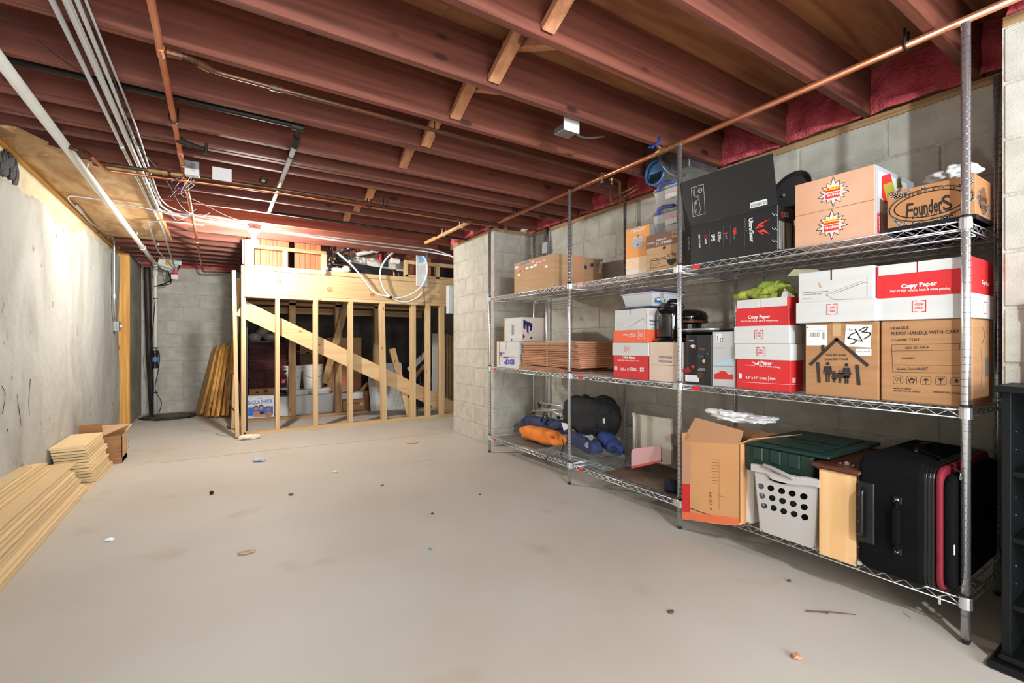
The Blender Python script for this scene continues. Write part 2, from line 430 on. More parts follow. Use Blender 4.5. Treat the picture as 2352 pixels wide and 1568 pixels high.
# far stub (light face + dark return)
ws = wallroot('wall_right_stub', M().box(SX, WX + .2, YB, 5.155, 0, WT))
blockwall(ws, (SX, YB, 0), (0, 1, 0), (-1, 0, 0), .985, WT, .2, off0=-.2)
blockwall(ws, (SX, YB, 0), (1, 0, 0), (0, -1, 0), WX - SX, WT, .2, off0=-.1)
wn = wallroot('wall_right_front', M().box(SX, WX + .2, -3, .475, 0, WT))
blockwall(wn, (SX, -1.2, 0), (0, 1, 0), (-1, 0, 0), 1.675, WT, .2, off0=.1)
# far block wall
YF = 8.85
wf = wallroot('wall_far', M().box(-1.3, 3.3, YF, YF + .2, 0, WT))
blockwall(wf, (-.95, YF, 0), (1, 0, 0), (0, -1, 0), 3.9, WT, .2, off0=-.12)
# left wall beyond the jamb
wl2 = struct('wall_left_far', M().box(-1.4, -.95, 7.76, YF, 0, WT), DARKC)
# left wall: block strip with parge coat
wl = struct('wall_left', M().box(-1.5, -1.07, -3, 7.72, 0, WT), mat('beige_block', (192, 178, 148), .9, col2=(178, 162, 130), scale=(12, 12, 12), bump=.4, bscale=90), origin=(0, 0, 0))
PARGE = mat('parge_coat', (178, 178, 172), .85, col2=(150, 146, 136), scale=(3, 1.6, .7), detail=8, dist=1.5, lo=.42, hi=.72, speck=((120, 104, 88), 9, .69), speckmix=.75, bump=.5, bscale=14, bdist=.02, rnd=0)
def pargeP(u, v):
    y = -2.9 + u * 10.62
    top = 2.06 + .13 * noise.noise(V((y * 2.1, 3, 0))) + .05 * noise.noise(V((y * 9, 1, 0))) + max(0, min(.13, (y - 5.2) * .06))
    top = min(top, 2.23) if y > 4.12 else top - .02
    z = v * top
    d = .022 * (1 - max(0, (v - .985) / .015) * 1.0) + .012 * noise.fractal(V((y * 1.4, z * 1.2, 0)), .7, 2, 4) + .004 * noise.noise(V((y * 6, z * 3.5, 5)))
    return V((-1.07 + max(.001, d), y, z))
obj('parge_coat', M().grid(pargeP, 420, 70), PARGE, wl, smooth=True)
# patch where the block face is broken out (black foam behind)
mb = M()
for i in range(11): mb.blob((-1.082, 3.62 + i * .052, 2.14 + random.uniform(-.03, .03) + (.03 if i > 8 else 0)), (.035, .05, .09), .35, 14, i, nu=12, nv=8)
lab(obj('foam_patch', mb, mat('black_foam', (34, 34, 38), .8, bump=.8, bscale=60), wl), 'black crumbling foam in the broken top corner')
cr = M()
for pts in ([(68, 870), (66, 930), (70, 985), (74, 1035), (72, 1062)], [(40, 905), (48, 960), (50, 990), (38, 1000)], [(5, 885), (12, 905), (4, 950)], [(18, 985), (20, 1020)]):
    cr.tube(spline([at(p[0] + random.uniform(-2, 2), p[1], X=-1.045) for p in pts], 4), [random.uniform(.0006, .0024) for _ in range((len(pts) - 1) * 4 + 1)], 4)
obj('crack', cr, mat('crack_dark', (58, 44, 38), .9), wl)
struct('trim_1', M().box(-1.07, -.945, 7.72, 7.76, 0, 2.23, .003), YEL[2], origin=(-1, 7.72, .3))
struct('trim_2', M().box(-1.25, -1.04, 3.8, 7.72, WT, JZ - .002, .003), YEL[1])
struct('trim_3', M().box(WX - .012, WX + .2, .3, YB, WT, JZ, .003), PINED[1])
struct('trim_4', M().box(SX - .005, WX + .2, YB - .0, 5.155, WT, JZ, .003), PINED[1])
struct('trim_5', M().box(SX - .005, WX + .2, -3, .475, WT, JZ, .003), PINED[1])
struct('trim_6', M().box(-1.3, .3, YF - .01, YF + .15, WT, JZ, .003), PINED[0])
struct('wall_back_right', M().box(3.5, 3.6, 5.0, 9.1, 0, 2.6), DARKC)
struct('wall_back_top', M().box(-1.3, 3.5, 8.9, 9.1, 0, 2.6), DARKC)
struct('wall_behind', M().box(-1.6, -.9, -3.1, -3, 0, 2.3), DARKC)

# ceiling: plywood sheets over joists
ceil = sroot('ceiling', (0, 0, JZ))
for i in range(6):
    for j in range(2):
        y0 = -3 + i * 2.06 + (j % 2) * .0
        x0 = -1.6 + j * 2.44; x1 = x0 + 2.436
        obj('plywood_sheet', M().box(x0, x1, y0, y0 + 2.056, JZ + JH, JZ + JH + .018, .001), PLY, ceil)
def joist(y, x0=-1.06, x1=WX, m=J_X, w_=.038, z=JZ):
    return obj('joist', M().box(x0, x1, y - w_, y, z, z + JH, .0025), m, ceil)
JY = [1.92 + .419 * i for i in range(-12, 0)] + [1.92, 2.339, 2.758, 3.177, 3.40, 3.452, 3.626, 4.045, 4.44, 4.845, 5.27, 5.67, 6.07]
for y in JY: joist(y, -1.06, (WX if y < YB else (SX if y > 5.2 else WX)))
y = 6.48
while y < YF: joist(y, -1.06, .30); y += .345
for y in (6.6, 7.2, 7.8, 8.4): joist(y, .32, 3.3)
rim = M()
obj('rim_board', M().box(WX + .03, WX + .07, .3, YB, JZ, JZ + JH), PINED[1], ceil)
obj('rim_board', M().box(SX + .2, SX + .24, -3, .48, JZ, JZ + JH), PINED[1], ceil)
obj('rim_board', M().box(SX + .12, SX + .16, YB, 5.5, JZ, JZ + JH), PINED[1], ceil)
# pink batts between joists over the right wall
def batt(y0, y1, x, sc=0):
    def P(u, v):
        yy = y0 + (y1 - y0) * u; z = JZ - .006 + (JH + .004) * v
        b = .05 * math.sin(math.pi * min(1, v * 1.1)) * (.6 + .6 * noise.noise(V((yy * 5, z * 6, x)))) + .02 * noise.noise(V((yy * 16, z * 18, 3)))
        return V((x - .03 - max(0, b) - (.035 if v < .18 else 0) * (.6 + noise.noise(V((yy * 9, 0, 1)))), yy, z))
    o = obj('insulation_batt', M().grid(P, 16, 10), PINK, ceil, smooth=True)
    return o
ys = [v for v in JY if .3 < v < YB]
prev = .3
for yv in ys:
    if yv - .038 - prev > .06: batt(prev + .002, yv - .040, WX)
    prev = yv
batt(4.047, YB, WX)
for a, b in ((YB, 4.40), (4.442, 4.805), (4.847, 5.15)): batt(a, b, SX + .02)
for a, b in ((-.6, -.21), (-.17, .2), (.245, .47)): batt(a, b, SX + .09)
for a, b in ((-.94, -.5), (-.48, -.1), (-.08, .28)):
    def P(u, v, a=a, b=b): return V((a + (b - a) * u, YF - .02 - .03 * abs(noise.noise(V((u * 5 + a, v * 4, 2)))), JZ - .03 + .26 * v))
    obj('insulation_batt', M().grid(P, 8, 6), PINK, ceil, smooth=True)
# cross bridging
def brace(pa, pb, w_=.06):
    obj('cross_brace', M().beam(pa, pb, w_, .036, bev=.003), BR, ceil)
XB = 1.27
bz0, bz1 = JZ + .03, JZ + JH - .02
# braces between consecutive joists; X measured at the bottom ends
for i, (ya, yb, px) in enumerate(((.663, 1.082, None), (1.082, 1.501, None), (1.501, 1.92, None), (1.92, 2.339, None), (2.339, 2.758, None), (2.758, 3.177, None), (3.626, 4.045, None), (4.045, 4.44, None), (4.44, 4.845, None))):
    x = 1.09
    brace((x, ya + .004, bz1), (x, yb - .042, bz0)); brace((x + .075, ya + .004, bz0), (x + .075, yb - .042, bz1))

# soffit plywood on the left + edge board + broken sheet
sof = sroot('soffit', (-.76, 5.3, JZ))
sof['label'] = 'plywood soffit along the top of the left wall'
YS = [4.02, 4.72, 6.72]
obj('plywood_panel', M().box(-1.05, -.475, 4.05, 4.98, JZ - .016, JZ - .003, .001), PLYS, sof)
obj('plywood_panel', M().box(-1.05, -.475, 4.99, 6.70, JZ - .016, JZ - .003, .001), PLYS, sof)
pts = [(-1.06, 3.66), (-.93, 3.62), (-.84, 3.80), (-.87, 3.84), (-.80, 3.90), (-.83, 3.93), (-.74, 3.98), (-.80, 4.01), (-.70, 4.035), (-1.06, 4.04)]
obj('broken_panel', M().prism([V((x, y, JZ - .018)) for x, y in pts], (0, 0, .014)), PLYS, sof)
obj('broken_panel', M().prism([V((x, y, JZ - .03)) for x, y in [(-1.06, 3.3), (-.99, 3.35), (-1.0, 3.6), (-.955, 3.72), (-1.06, 3.8)]], (0, 0, .012)), PINED[1], sof)
obj('edge_board', M().box(-.474, -.436, 4.05, 6.70, JZ - .02, JZ + .05, .002), PINED[1], sof)

# -------- stair partition: open stud wall at the back --------
YW = 6.21
wb = sroot('wall_back', (1.6, YW, 0))
SP = PINE
def part(name, mb, m, root, **k): return obj(name, mb, m, root, **k)
part('bottom_plate', M().box(.27, 2.95, YW, YW + .089, 0, .038, .002), SP[0], wb)
part('top_plate', M().box(.29, 2.95, YW, YW + .089, 1.605, 1.643, .002), SP[0], wb)
def stud(px0, px1, y=YW, z0=.038, z1=1.605, lean=0, m=None, th=.089, nm='stud'):
    x0, x1 = Xy(px0, y), Xy(px1, y)
    mb = M().box(x0, x1, y, y + th, z0, z1, .002)
    if lean: mb.v = [(p[0] + lean * (p[2] - z0) / (z1 - z0), p[1], p[2]) for p in mb.v]
    return part(nm, mb, m or SP[2], wb)
for a, b, ln in ((632.9, 642.5, 0), (720.6, 730.6, 0), (801, 811.3, 0), (878, 889, -.03), (945, 955.5, 0), (979, 989, 0), (1011, 1021, 0)): stud(a, b, lean=ln)
stud(554, 564.5, z0=0, z1=1.97)
hb = lab(part('header_beam', M().box(Xy(572, YW), 2.95, YW + .004, YW + .05, 1.645, 1.925, .003), SP[0], wb), 'wide knotty pine header beam')
kn = M()
for px, py, r in ((639, 644, .034), (757, 664, .036), (855, 677, .034)):
    c = at(px, py, Y=YW + .002); kn.lathe([(r, 0), (r * .7, -.002)], c, 14, (0, 1, 0), 1, .85)
obj('knot', kn, mat('pine_knot', (150, 96, 66), .6, col2=(196, 150, 104), scale=(30, 30, 30)), hb)
part('sill_plate', M().box(Xy(584, YW), 2.95, YW - .004, YW + .089, 1.928, 1.985, .002), SP[0], wb)
# post in front of the header, at the lamp
part('post', M().box(Xy(562, YW - .04), Xy(583.5, YW - .04), YW - .04, YW - .002, 1.61, JZ, .002), SP[2], wb)
part('post', M().box(Xy(556, YW), Xy(561, YW), YW, YW + .09, 1.99, JZ, .002), SP[2], wb)
# diagonal stair stringer board behind the studs
a, b = at(556, 712, Y=YW + .1), at(1045, 940, Y=YW + .1)
part('stringer_board', M().beam(a + V((-.02, .02, .03)), b + V((0, .02, .0)), .04, .195, up=(0, 0, 1)), SP[0], wb)
a, b = at(900, 800, Y=YW + .16), at(950, 985, Y=YW + .16)
part('diagonal_brace', M().beam(a, b, .038, .085, up=(1, 0, 0)), SP[2], wb)
# rear studs
Y2 = 7.2
for px0, px1, zt, z0 in ((664, 680, 1.75, .0), (770, 786, 1.75, .0), (860.5, 876.5, 1.75, .35)):
    stud(px0, px1, Y2, z0 + .04, zt, m=PINED[2], nm='rear_stud')
part('rear_plate', M().box(.33, 1.95, Y2 - .01, Y2 + .09, 0, .038, .002), PINED[0], wb)
part('rear_plate', M().box(.33, 2.95, Y2, Y2 + .09, 1.60, 1.64, .002), PINED[0], wb)
part('rear_plate', M().box(.33, 2.95, Y2 + .3, Y2 + .34, 1.50, 1.59, .002), PINED[0], wb)
a, b = at(797, 690, Y=Y2 - .12), at(745, 880, Y=Y2 - .12)
part('diagonal_brace', M().beam(a, b, .04, .09, up=(1, 0, 0)), PINED[2], wb)
# upper framing and cladding
part('top_rail', M().box(Xy(584, YW), Xy(750, YW), YW + .01, YW + .06, 2.185, 2.23, .002), PINED[0], wb)
part('top_rail', M().box(Xy(930, YW), 2.95, YW + .01, YW + .06, 2.17, 2.22, .002), SP[0], wb)
for a, b in ((650, 661), (739, 750), (931, 938), (1002, 1010)): stud(a, b, z0=1.985, z1=2.185, nm='cripple_stud')
part('top_rail', M().box(Xy(930, YW), 2.95, YW + .0, YW + .05, 1.988, 2.02, .002), SP[0], wb)
YC = YW + .12
clad = sroot('wall_cladding', (1, YC, 1.98)); 
x = Xy(585, YC)
while x < Xy(737, YC):
    wd = .062; 
    if not (Xy(662, YC) < x < Xy(670, YC)):
        o = obj('cladding_board', M().box(x, x + wd - .003, YC, YC + .02, 1.97, 2.5, .002), REDW, clad)
    x += wd
for px in (940, 958, 975): obj('cladding_board', M().box(Xy(px, YC), Xy(px + 15, YC), YC, YC + .02, 1.97, 2.3, .002), REDW, clad)
obj('cavity_shade_board', M().box(.3, 3.2, YC + .4, YC + .42, 1.95, 2.5), mat('cavity_shade', (40, 28, 24), .9), clad)  # shade of the cavity put into this sheet's dark colour
# dark floor deck over the cupboard
struct('trim_7', M().box(.3, 3.2, YW + .1, 8.8, 1.66, 1.69), PINED[0])
struct('wall_cupboard_shade', M().box(.33, 3.45, 8.70, 8.74, 0, 1.655), mat('cupboard_shade', (84, 76, 68), .9, col2=(62, 56, 50), scale=(2, 2, 5)))  # dark plane put in at the back; the cupboard's shade is in its colour
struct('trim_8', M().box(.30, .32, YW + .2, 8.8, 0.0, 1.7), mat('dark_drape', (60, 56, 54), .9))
# ================= PIPES AND WIRING UNDER THE JOISTS =================
def bands(name, pts_r, m, root, n=10, w_=.02):
    """short fitting collars: list of (point, dir, radius, length)"""
    out = []
    for p, d, r, l in pts_r:
        p, d = V(p), V(d).normalized()
        out.append(obj(name, M().tube([p - d * l / 2, p + d * l / 2], r, n), m, root, smooth=False))
    return out
Yd, Xd, Zd = V((0, 1, 0)), V((1, 0, 0)), V((0, 0, 1))
# big white drain pipe
zp, xp = 2.235, -.742
vp = at(357, 955, Z=0)
r = thing('drain_pipe', (vp.x, vp.y, 0), 'thick white plastic drain pipe along the left ceiling, dropping to the sump lid', 'pipe')
obj('pipe_run', M().tube(fillet([(xp, .2, zp), (xp, vp.y - .02, zp - .03), (vp.x, vp.y, zp - .08), (vp.x, vp.y, .02)], .06, 5), .0255, 14), PVC, r, smooth=True)
bands('coupling', [((xp, 7.05, zp - .026), Yd, .034, .06), ((vp.x, vp.y, zp - .14), Zd, .034, .08), ((xp, vp.y - .16, zp - .03), Yd, .034, .06)], PVC, r, 14)
cz = at(357, 825, Y=vp.y).z
cv = obj('check_valve', M().lathe([(.03, -.13), (.046, -.12), (.046, -.08), (.036, -.07), (.036, .07), (.046, .08), (.046, .12), (.03, .13)], (vp.x, vp.y, cz), 14), BLACK, r, smooth=False)
lab(obj('clamp_band', M().lathe([(.038, -.035), (.0385, .035)], (vp.x, vp.y, cz), 14), mat('blue_label', (84, 124, 176), .5, rnd=0), r), 'blue printed band')
for z in (1.72, 1.0, .34): obj('cable_tie', M().lathe([(.028, -.009), (.028, .009)], (vp.x, vp.y, z), 12), BLACK, r)
def strap_u(p, rr, root, m, drop=None, nm='hanger'):
    """U hanger around a Y-running pipe up to the joists"""
    p = V(p); pts = [p + V((-rr, 0, .06))] + [p + V((-rr * math.cos(a), 0, -rr * math.sin(a))) for a in [i * math.pi / 8 for i in range(9)]] + [p + V((rr, 0, .06))]
    obj(nm, M().tube(pts, .0045, 5), m, root, smooth=True)
for y in (4.05, 2.2, 6.3): strap_u((xp, y, zp), .033, r, PVC)

# conduits running toward the lamp
def run(name, label, pts, rad, m, cat, fil=.1, n=8, group=None, fit=(), clips=()):
    o = thing(name, tuple(pts[0]), label, cat, group)
    obj('run', M().tube(fillet(pts, fil, 6), rad, n), m, o, smooth=True)
    for p, d, l in fit: obj('coupling', M().tube([V(p) - V(d) * l / 2, V(p) + V(d) * l / 2], rad * 1.3, n), m, o)
    for p in clips: obj('clip', M().box(p[0] - .012, p[0] + .012, p[1] - .012, p[1] + .012, p[2] - .006, JZ, .002), GALV, o)
    return o
LB = V((.32, 5.35, 2.20))
run('metal_conduit', 'leftmost bright metal conduit of the bundle beside the white drain pipe', [(-.475, .2, 2.25), (-.475, 5.0, 2.252), (-.47, 5.9, 2.25), at(405, 625, Y=8.3)], .0105, EMT, 'conduit', fit=[((-.475, 1.9, 2.25), Yd, .04), ((-.475, 3.6, 2.25), Yd, .04)])
run('metal_conduit', 'middle and thickest conduit of the ceiling bundle, bending right to the bare bulb', [(-.432, .2, 2.245), (-.432, 5.2, 2.25), (-.2, 5.31, 2.25), (LB.x - .05, 5.33, 2.24)], .0135, EMT, 'conduit', .16, fit=[((-.432, 1.25, 2.245), Yd, .05), ((-.432, 4.3, 2.25), Yd, .05)])
run('metal_conduit', 'thin conduit right of the thick one, bending right to the far stub wall', [(-.404, .2, 2.256), (-.404, 5.1, 2.256), (-.2, 5.40, 2.252), (.5, 5.44, 2.25), (2.3, 5.42, 2.24), (SX + .02, 5.25, 2.15)], .0085, EMT, 'conduit', .2)
run('grey_cable', 'thin grey cable at the right of the conduit bundle', spline([(-.375, .2, 2.25), (-.38, 2, 2.255), (-.372, 3.2, 2.262), (-.385, 4.2, 2.25), (-.37, 4.9, 2.256), (-.2, 5.2, 2.262), (.2, 5.29, 2.24)], 5), .005, mat('grey_jacket', (176, 178, 178), .4, rnd=0), 'cable')
run('black_cable', 'thin black cable running beside the metal conduits', spline([(-.39, .2, 2.262), (-.392, 1.6, 2.26), (-.386, 2.6, 2.262), (-.40, 3.4, 2.24), (-.30, 3.9, 2.2), (-.22, 4.3, 2.1), (-.12, 4.7, 2.14), (-.05, 5.0, 2.25)], 5), .003, RUBBER, 'cable')
run('metal_conduit', 'straight conduit from the bare bulb to the top of the far stub wall', [(LB.x + .05, 5.36, 2.225), (1.6, 5.52, 2.225), (2.25, 5.52, 2.225), (SX, 5.30, 2.16), (SX + .03, 5.18, 2.12)], .0105, EMT, 'conduit', .15, fit=[((1.95, 5.52, 2.225), Xd, .05)])
run('armoured_cable', 'metal conduit crossing the plywood soffit and sagging to the bulb box', spline([(-1.02, 5.6, 2.24), (-1.0, 5.05, 2.235), (-.9, 4.95, 2.235), (-.55, 5.02, 2.225), (-.30, 5.05, 2.215), (0, 5.12, 2.25), (.2, 5.24, 2.25), (.3, 5.33, 2.23)], 6), .0075, EMT, 'cable')
run('metal_conduit', 'conduit crossing the soffit toward the back wall outlet', [(-.1, 5.52, 2.24), (-.40, 5.50, 2.235), (-.56, 5.65, 2.235), at(362, 575, Z=2.235), at(404, 622, Y=8.5)], .0085, EMT, 'conduit', .2, fit=[((-.57, 6.8, 2.22), Yd, .05)])
lw = [(-1.0, 5.3, 2.243), (-1.025, 6.0, 2.24), at(262, 548, X=-1.02), at(262, 690, X=-1.02), at(266, 735, X=-1.015)]
lc = run('wall_conduit', 'metal conduit dropping down the left wall to a switch box', lw, .011, EMT, 'conduit', .05, fit=[(at(262, 680, X=-1.02), Zd, .05)])
p = at(267, 748, X=-1.02)
sb = obj('switch_box', M().box(-1.045, -.985, p.y - .045, p.y + .045, p.z - .065, p.z + .055, .004), GALV, lc)
obj('toggle', M().box(-.985, -.965, p.y - .006, p.y + .006, p.z - .012, p.z + .01, .002), WHITEP, sb)
# copper pipes
xq = -.187
cp = thing('copper_pipe', (xq, 2, 2.24), 'bright copper pipe running away under the joists, right of the conduits', 'pipe')
e1, e2, e3 = (xq, 8.35, 2.245), (xq + .01, 8.42, 2.14), at(535, 626, Y=8.5)
obj('pipe_run', M().tube(fillet([(xq, .1, 2.238), e1, e2, e3], .05), .0132, 12), COPPER, cp, smooth=True)
for y in (2.31, 3.5, 6.5): obj('coupling', M().tube([(xq, y - .03, 2.238), (xq, y + .03, 2.238)], .0165, 12), COPPER, cp)
obj('valve', M().tube([(xq, 3.26, 2.238), (xq + .05, 3.26, 2.22), (xq + .13, 3.27, 2.215)], [.02, .016, .011], 10).box(xq + .13, xq + .145, 3.25, 3.29, 2.185, 2.245, .003), IRON, cp)
strap_u((xq, 2.98, 2.238), .018, cp, IRON)
br = thing('copper_branch_pipe', (xq, 2.44, 2.25), 'tarnished copper pipe teeing off and running right along a joist', 'pipe')
obj('pipe_run', M().tube(fillet([(xq, 2.31, 2.24), (xq + .09, 2.33, 2.252), (xq + .19, 2.40, 2.256), (2.26, 2.42, 2.256)], .03), .0105, 10), COPD, br, smooth=True)
for q, d in (((xq + .04, 2.32, 2.246), (1, .2, .1)), ((xq + .14, 2.37, 2.254), (1, .6, 0)), ((xq + .42, 2.402, 2.256), Xd)): bands('elbow', [(q, d, .0165, .05)], COPD, br)
hk = at(998, 300, Z=2.27)
obj('hanger', M().tube([hk + V((0, 0, .05)), hk + V((0, -.01, -.03)), hk + V((.01, .0, -.035)), hk + V((.012, 0, .0))], .0025, 5), IRON, br)
# black iron pipe
ip = thing('black_iron_pipe', (0, 2.83, 2.27), 'black iron gas pipe along a joist, turning to run away toward the bulb', 'pipe')
obj('pipe_run', M().tube(fillet([(-1.05, 2.83, 2.285), (.375, 2.83, 2.285), (.392, 2.86, 2.2849), (.395, 3.0, 2.25)], .03), .0145, 10), IRON, ip, smooth=True)
lab(obj('pipe_run', M().tube([(.395, 3.0, 2.25), (.40, 4.68, 2.25)], .0145, 12), EMT, ip, smooth=True), 'bright zinc coated length')
bands('elbow', [((.38, 2.832, 2.283), Xd, .022, .06), ((.393, 2.98, 2.256), (0, 1, -.25), .021, .09), ((.40, 4.66, 2.25), Yd, .018, .04)], IRON, ip)
lab(obj('pipe_run', M().tube([(.40, 4.70, 2.25), (2.4, 4.73, 2.245)], .0125, 10), IRON, ip, smooth=True), 'black length heading right')
strap_u((.397, 3.2, 2.25), .019, ip, IRON)
# pair of copper supply pipes crossing the room
sp = thing('supply_pipe', (0, 3.82, 2.21), 'tarnished copper supply pipe crossing the room with a valve and paper tag', 'pipe')
a0 = at(150, 333, Z=2.22); a1 = at(195, 352, Z=2.19); a2 = at(228, 376, Z=2.19); a3 = at(620, 432, Z=2.2); a4 = at(1150, 516, Z=2.2)
obj('pipe_run', M().tube(fillet([a0, a1, a2, at(250, 378, Z=2.19), a3, a4], .04), .0125, 10), COPD, sp, smooth=True)
bands('elbow', [(a1, a2 - a0, .018, .05), (a2, Xd, .018, .06)], COPD, sp)
for q in ((355, 392), (370, 394), (408, 400)): 
    c = at(q[0], q[1], Z=2.19); obj('union', M().tube([c - Xd * .035, c + Xd * .035], .022, 8), BRASS, sp)
vw = at(604, 419, Z=2.2)
vo = obj('valve', M().tube([vw + V((0, 0, 0)), vw + V((0, -.035, 0))], .012, 8), BRASS, sp)
whl = M(); 
for k in range(8): a = k * math.pi / 4; whl.blob(vw + V((.022 * math.cos(a), -.045, .022 * math.sin(a))), (.009, .006, .009), 0, nu=8, nv=6)
whl.tube([vw + V((.02 * math.cos(i * .524), -.045, .02 * math.sin(i * .524))) for i in range(12)], .006, 6, closed=True)
obj('valve_wheel', whl, IRON, vo)
tg = at(510, 403, Z=2.2); obj('paper_tag', M().box(tg.x - .055, tg.x + .055, tg.y - .02, tg.y - .016, tg.z - .04, tg.z + .045), PAPER, sp)
s2 = thing('supply_pipe', (0, 3.87, 2.19), 'lower of the paired copper pipes crossing the room', 'pipe')
o_ = V((0, .045, -.012))
obj('pipe_run', M().tube(fillet([a1 + V((.02, .05, .0)), at(245, 392, Z=2.17), a3 + o_, a4 + o_], .04), .0105, 10), COPPER, s2, smooth=True)
for px in (848, 885):
    c = at(px, 470, Z=2.2); strap_u((c.x, c.y, 2.19), .014, s2, IRON)
# big copper pipe over the shelving
xr = 2.296
cr_ = thing('copper_pipe', (xr, 2, 2.25), 'long bright copper pipe above the front posts of the wire shelving', 'pipe')
ye = at(1140, 508, X=xr).y
obj('pipe_run', M().tube([(xr, .05, 2.252), (xr, ye, 2.238)], .0145, 12), COPPER, cr_, smooth=True)
for px in (1560, 1545, 1385): y = Yx(px, xr); obj('coupling', M().tube([(xr, y - .025, 2.248), (xr, y + .025, 2.248)], .0185, 12), BRASS, cr_)
y = Yx(1520, xr); c = V((xr, y, 2.25))
vb = obj('valve', M().lathe([(.02, -.035), (.024, 0), (.02, .035)], c, 12, (0, 1, 0)).tube([c, c + V((-.05, 0, .03))], .01, 8), BRASS, cr_)
wc = c + V((-.062, 0, .036)); ax = V((-.85, 0, .5)).normalized(); e1_ = ax.orthogonal().normalized(); e2_ = ax.cross(e1_)
wh = M().tube([wc + (e1_ * math.cos(i * .5236) + e2_ * math.sin(i * .5236)) * .032 for i in range(12)], .007, 6, closed=True)
for k in range(8): a = k * math.pi / 4; wh.blob(wc + (e1_ * math.cos(a) + e2_ * math.sin(a)) * .037, (.009, .009, .009), 0, nu=8, nv=6)
for k in range(4): a = k * math.pi / 2; wh.tube([wc, wc + (e1_ * math.cos(a) + e2_ * math.sin(a)) * .03], .004, 5)
lab(obj('valve_wheel', wh, mat('blue_enamel', (28, 62, 150), .3, rnd=0), vb, smooth=False), 'blue handwheel')
obj('hub', M().lathe([(.014, 0), (.012, .008)], wc, 10, ax), WHITEP, vb)
for px in (2082, 1183, 1175): y = Yx(px, xr); strap_u((xr, y, 2.25), .019, cr_, IRON)
# drop cluster with two stop valves
dc = thing('valve_manifold', (xr, Yx(1382, xr), 2.2), 'small copper pipe loop with two black-handled stop valves by the vent box', 'pipe fittings')
q = [at(*p, Y=Yx(1382, xr)) for p in ((1380, 397), (1398, 404), (1424, 418), (1424, 445))]
Yk = Yx(1382, xr)
obj('pipe_run', M().tube(fillet([q[0], q[1], at(1412, 411, Y=Yk), q[2], q[3], at(1440, 438, Y=Yk - .05), at(1462, 424, Y=Yk - .1)], .01), .0085, 8), COPD, dc, smooth=True)
obj('pipe_run', M().tube(fillet([at(1402, 415, Y=Yk), at(1403, 463, Y=Yk), at(1432, 452, Y=Yk), at(1466, 432, Y=Yk - .1)], .015), .0085, 8), COPD, dc, smooth=True)
obj('pipe_run', M().tube([at(1424, 445, Y=Yk), at(1424, 470, Y=Yk)], .007, 8), COPD, dc)
for px, py in ((1382, 412), (1404, 416)):
    c = at(px, py, Y=Yk); v_ = obj('valve', M().lathe([(.010, -.03), (.016, -.02), (.012, 0), (.018, .015), (.014, .03)], c, 10), BRASS, dc)
    h_ = at(px, py + 12, Y=Yk); obj('valve_wheel', M().lathe([(.006, -.006), (.024, -.004), (.026, 0), (.024, .005), (.006, .006)], h_, 12), IRON, v_)
# straps + thick tan pipe near the stub
tp = thing('tan_pipe', (2.2, 4.5, 2.2), 'short thick tan pipe held by white clips near the far stub wall', 'pipe')
ta, tb = at(1082, 508, Z=2.235), at(978, 557, Z=2.235)
obj('pipe_run', M().tube([ta, tb], .019, 12), mat('tan_pipe_skin', (214, 158, 108), .4, rnd=0), tp, smooth=True)
for t in (.18, .55): p = ta.lerp(tb, t); strap_u((p.x, p.y, p.z), .021, tp, WHITEP, nm='clip')

# ---- bare bulb lamp ----
lm = thing('bare_bulb_lamp', tuple(LB), 'glowing bare bulb in a ceiling socket above the stair post', 'lamp')
obj('junction_box', M().lathe([(.055, .0), (.06, .005), (.06, .045), (.05, .05)], LB + V((0, 0, .02)), 8), GALV, lm)
obj('lamp_holder', M().lathe([(.028, -.035), (.045, -.02), (.062, 0), (.062, .012)], LB + V((0, 0, .008)), 18), WHITEP, lm)
EM = mat('lit_bulb', (252, 250, 242), .3, emit=FAR_LAMP, rnd=0); EM2 = mat('lit_bulb_near', (240, 251, 255), .3, emit=NEAR_LAMP, rnd=0)
bulb = obj('bulb', M().lathe([(.004, -.16), (.022, -.153), (.034, -.132), (.036, -.11), (.03, -.085), (.018, -.06), (.014, -.035)], LB, 10), EM, lm, smooth=True)
# second lamp behind the camera (out of frame)
L2 = V((.75, -1.0, 2.16))
l2 = thing('bare_bulb_lamp', tuple(L2), 'glowing bare bulb hung behind the viewpoint', 'lamp')
obj('lamp_holder', M().lathe([(.028, -.035), (.045, -.02), (.062, 0), (.062, .11)], L2, 18), WHITEP, l2)
obj('bulb', M().lathe([(.004, -.16), (.022, -.153), (.034, -.132), (.036, -.11), (.03, -.085), (.018, -.06), (.014, -.035)], L2, 10), EM2, l2, smooth=True)

# ---- junction boxes, tangle, transformer ----
p = at(1312, 282, Z=2.28)
jb = thing('junction_box', tuple(p), 'galvanised junction box with a white cover under a middle joist', 'electrical box')
obj('body', M().box(p.x - .05, p.x + .05, p.y - .0, p.y + .09, JZ - .035, JZ - .002, .003), GALV, jb)
obj('cover', M().box(p.x - .055, p.x + .055, p.y - .006, p.y - .001, JZ - .04, JZ + .03, .002), WHITEP, jb)
obj('armoured_cable', M().tube(spline([p + V((.05, .04, -.015)), p + V((.1, .05, -.03)), p + V((.18, .06, -.018)), p + V((.3, .06, .02))], 6), .006, 6), GALV, jb)
bx = at(594, 507, Z=2.26)
p = at(437, 385, Y=3.72)
tr = thing('metal_control_box', tuple(p), 'small open metal box hung on the crossing copper pipe', 'electrical box')
obj('lid', M().box(p.x - .045, p.x + .05, p.y - .008, p.y, p.z - .01, p.z + .045, .002), GALV, tr)
obj('body', M().box(p.x - .03, p.x + .05, p.y - .03, p.y + .03, p.z - .055, p.z - .012, .003), WHITEP, tr)
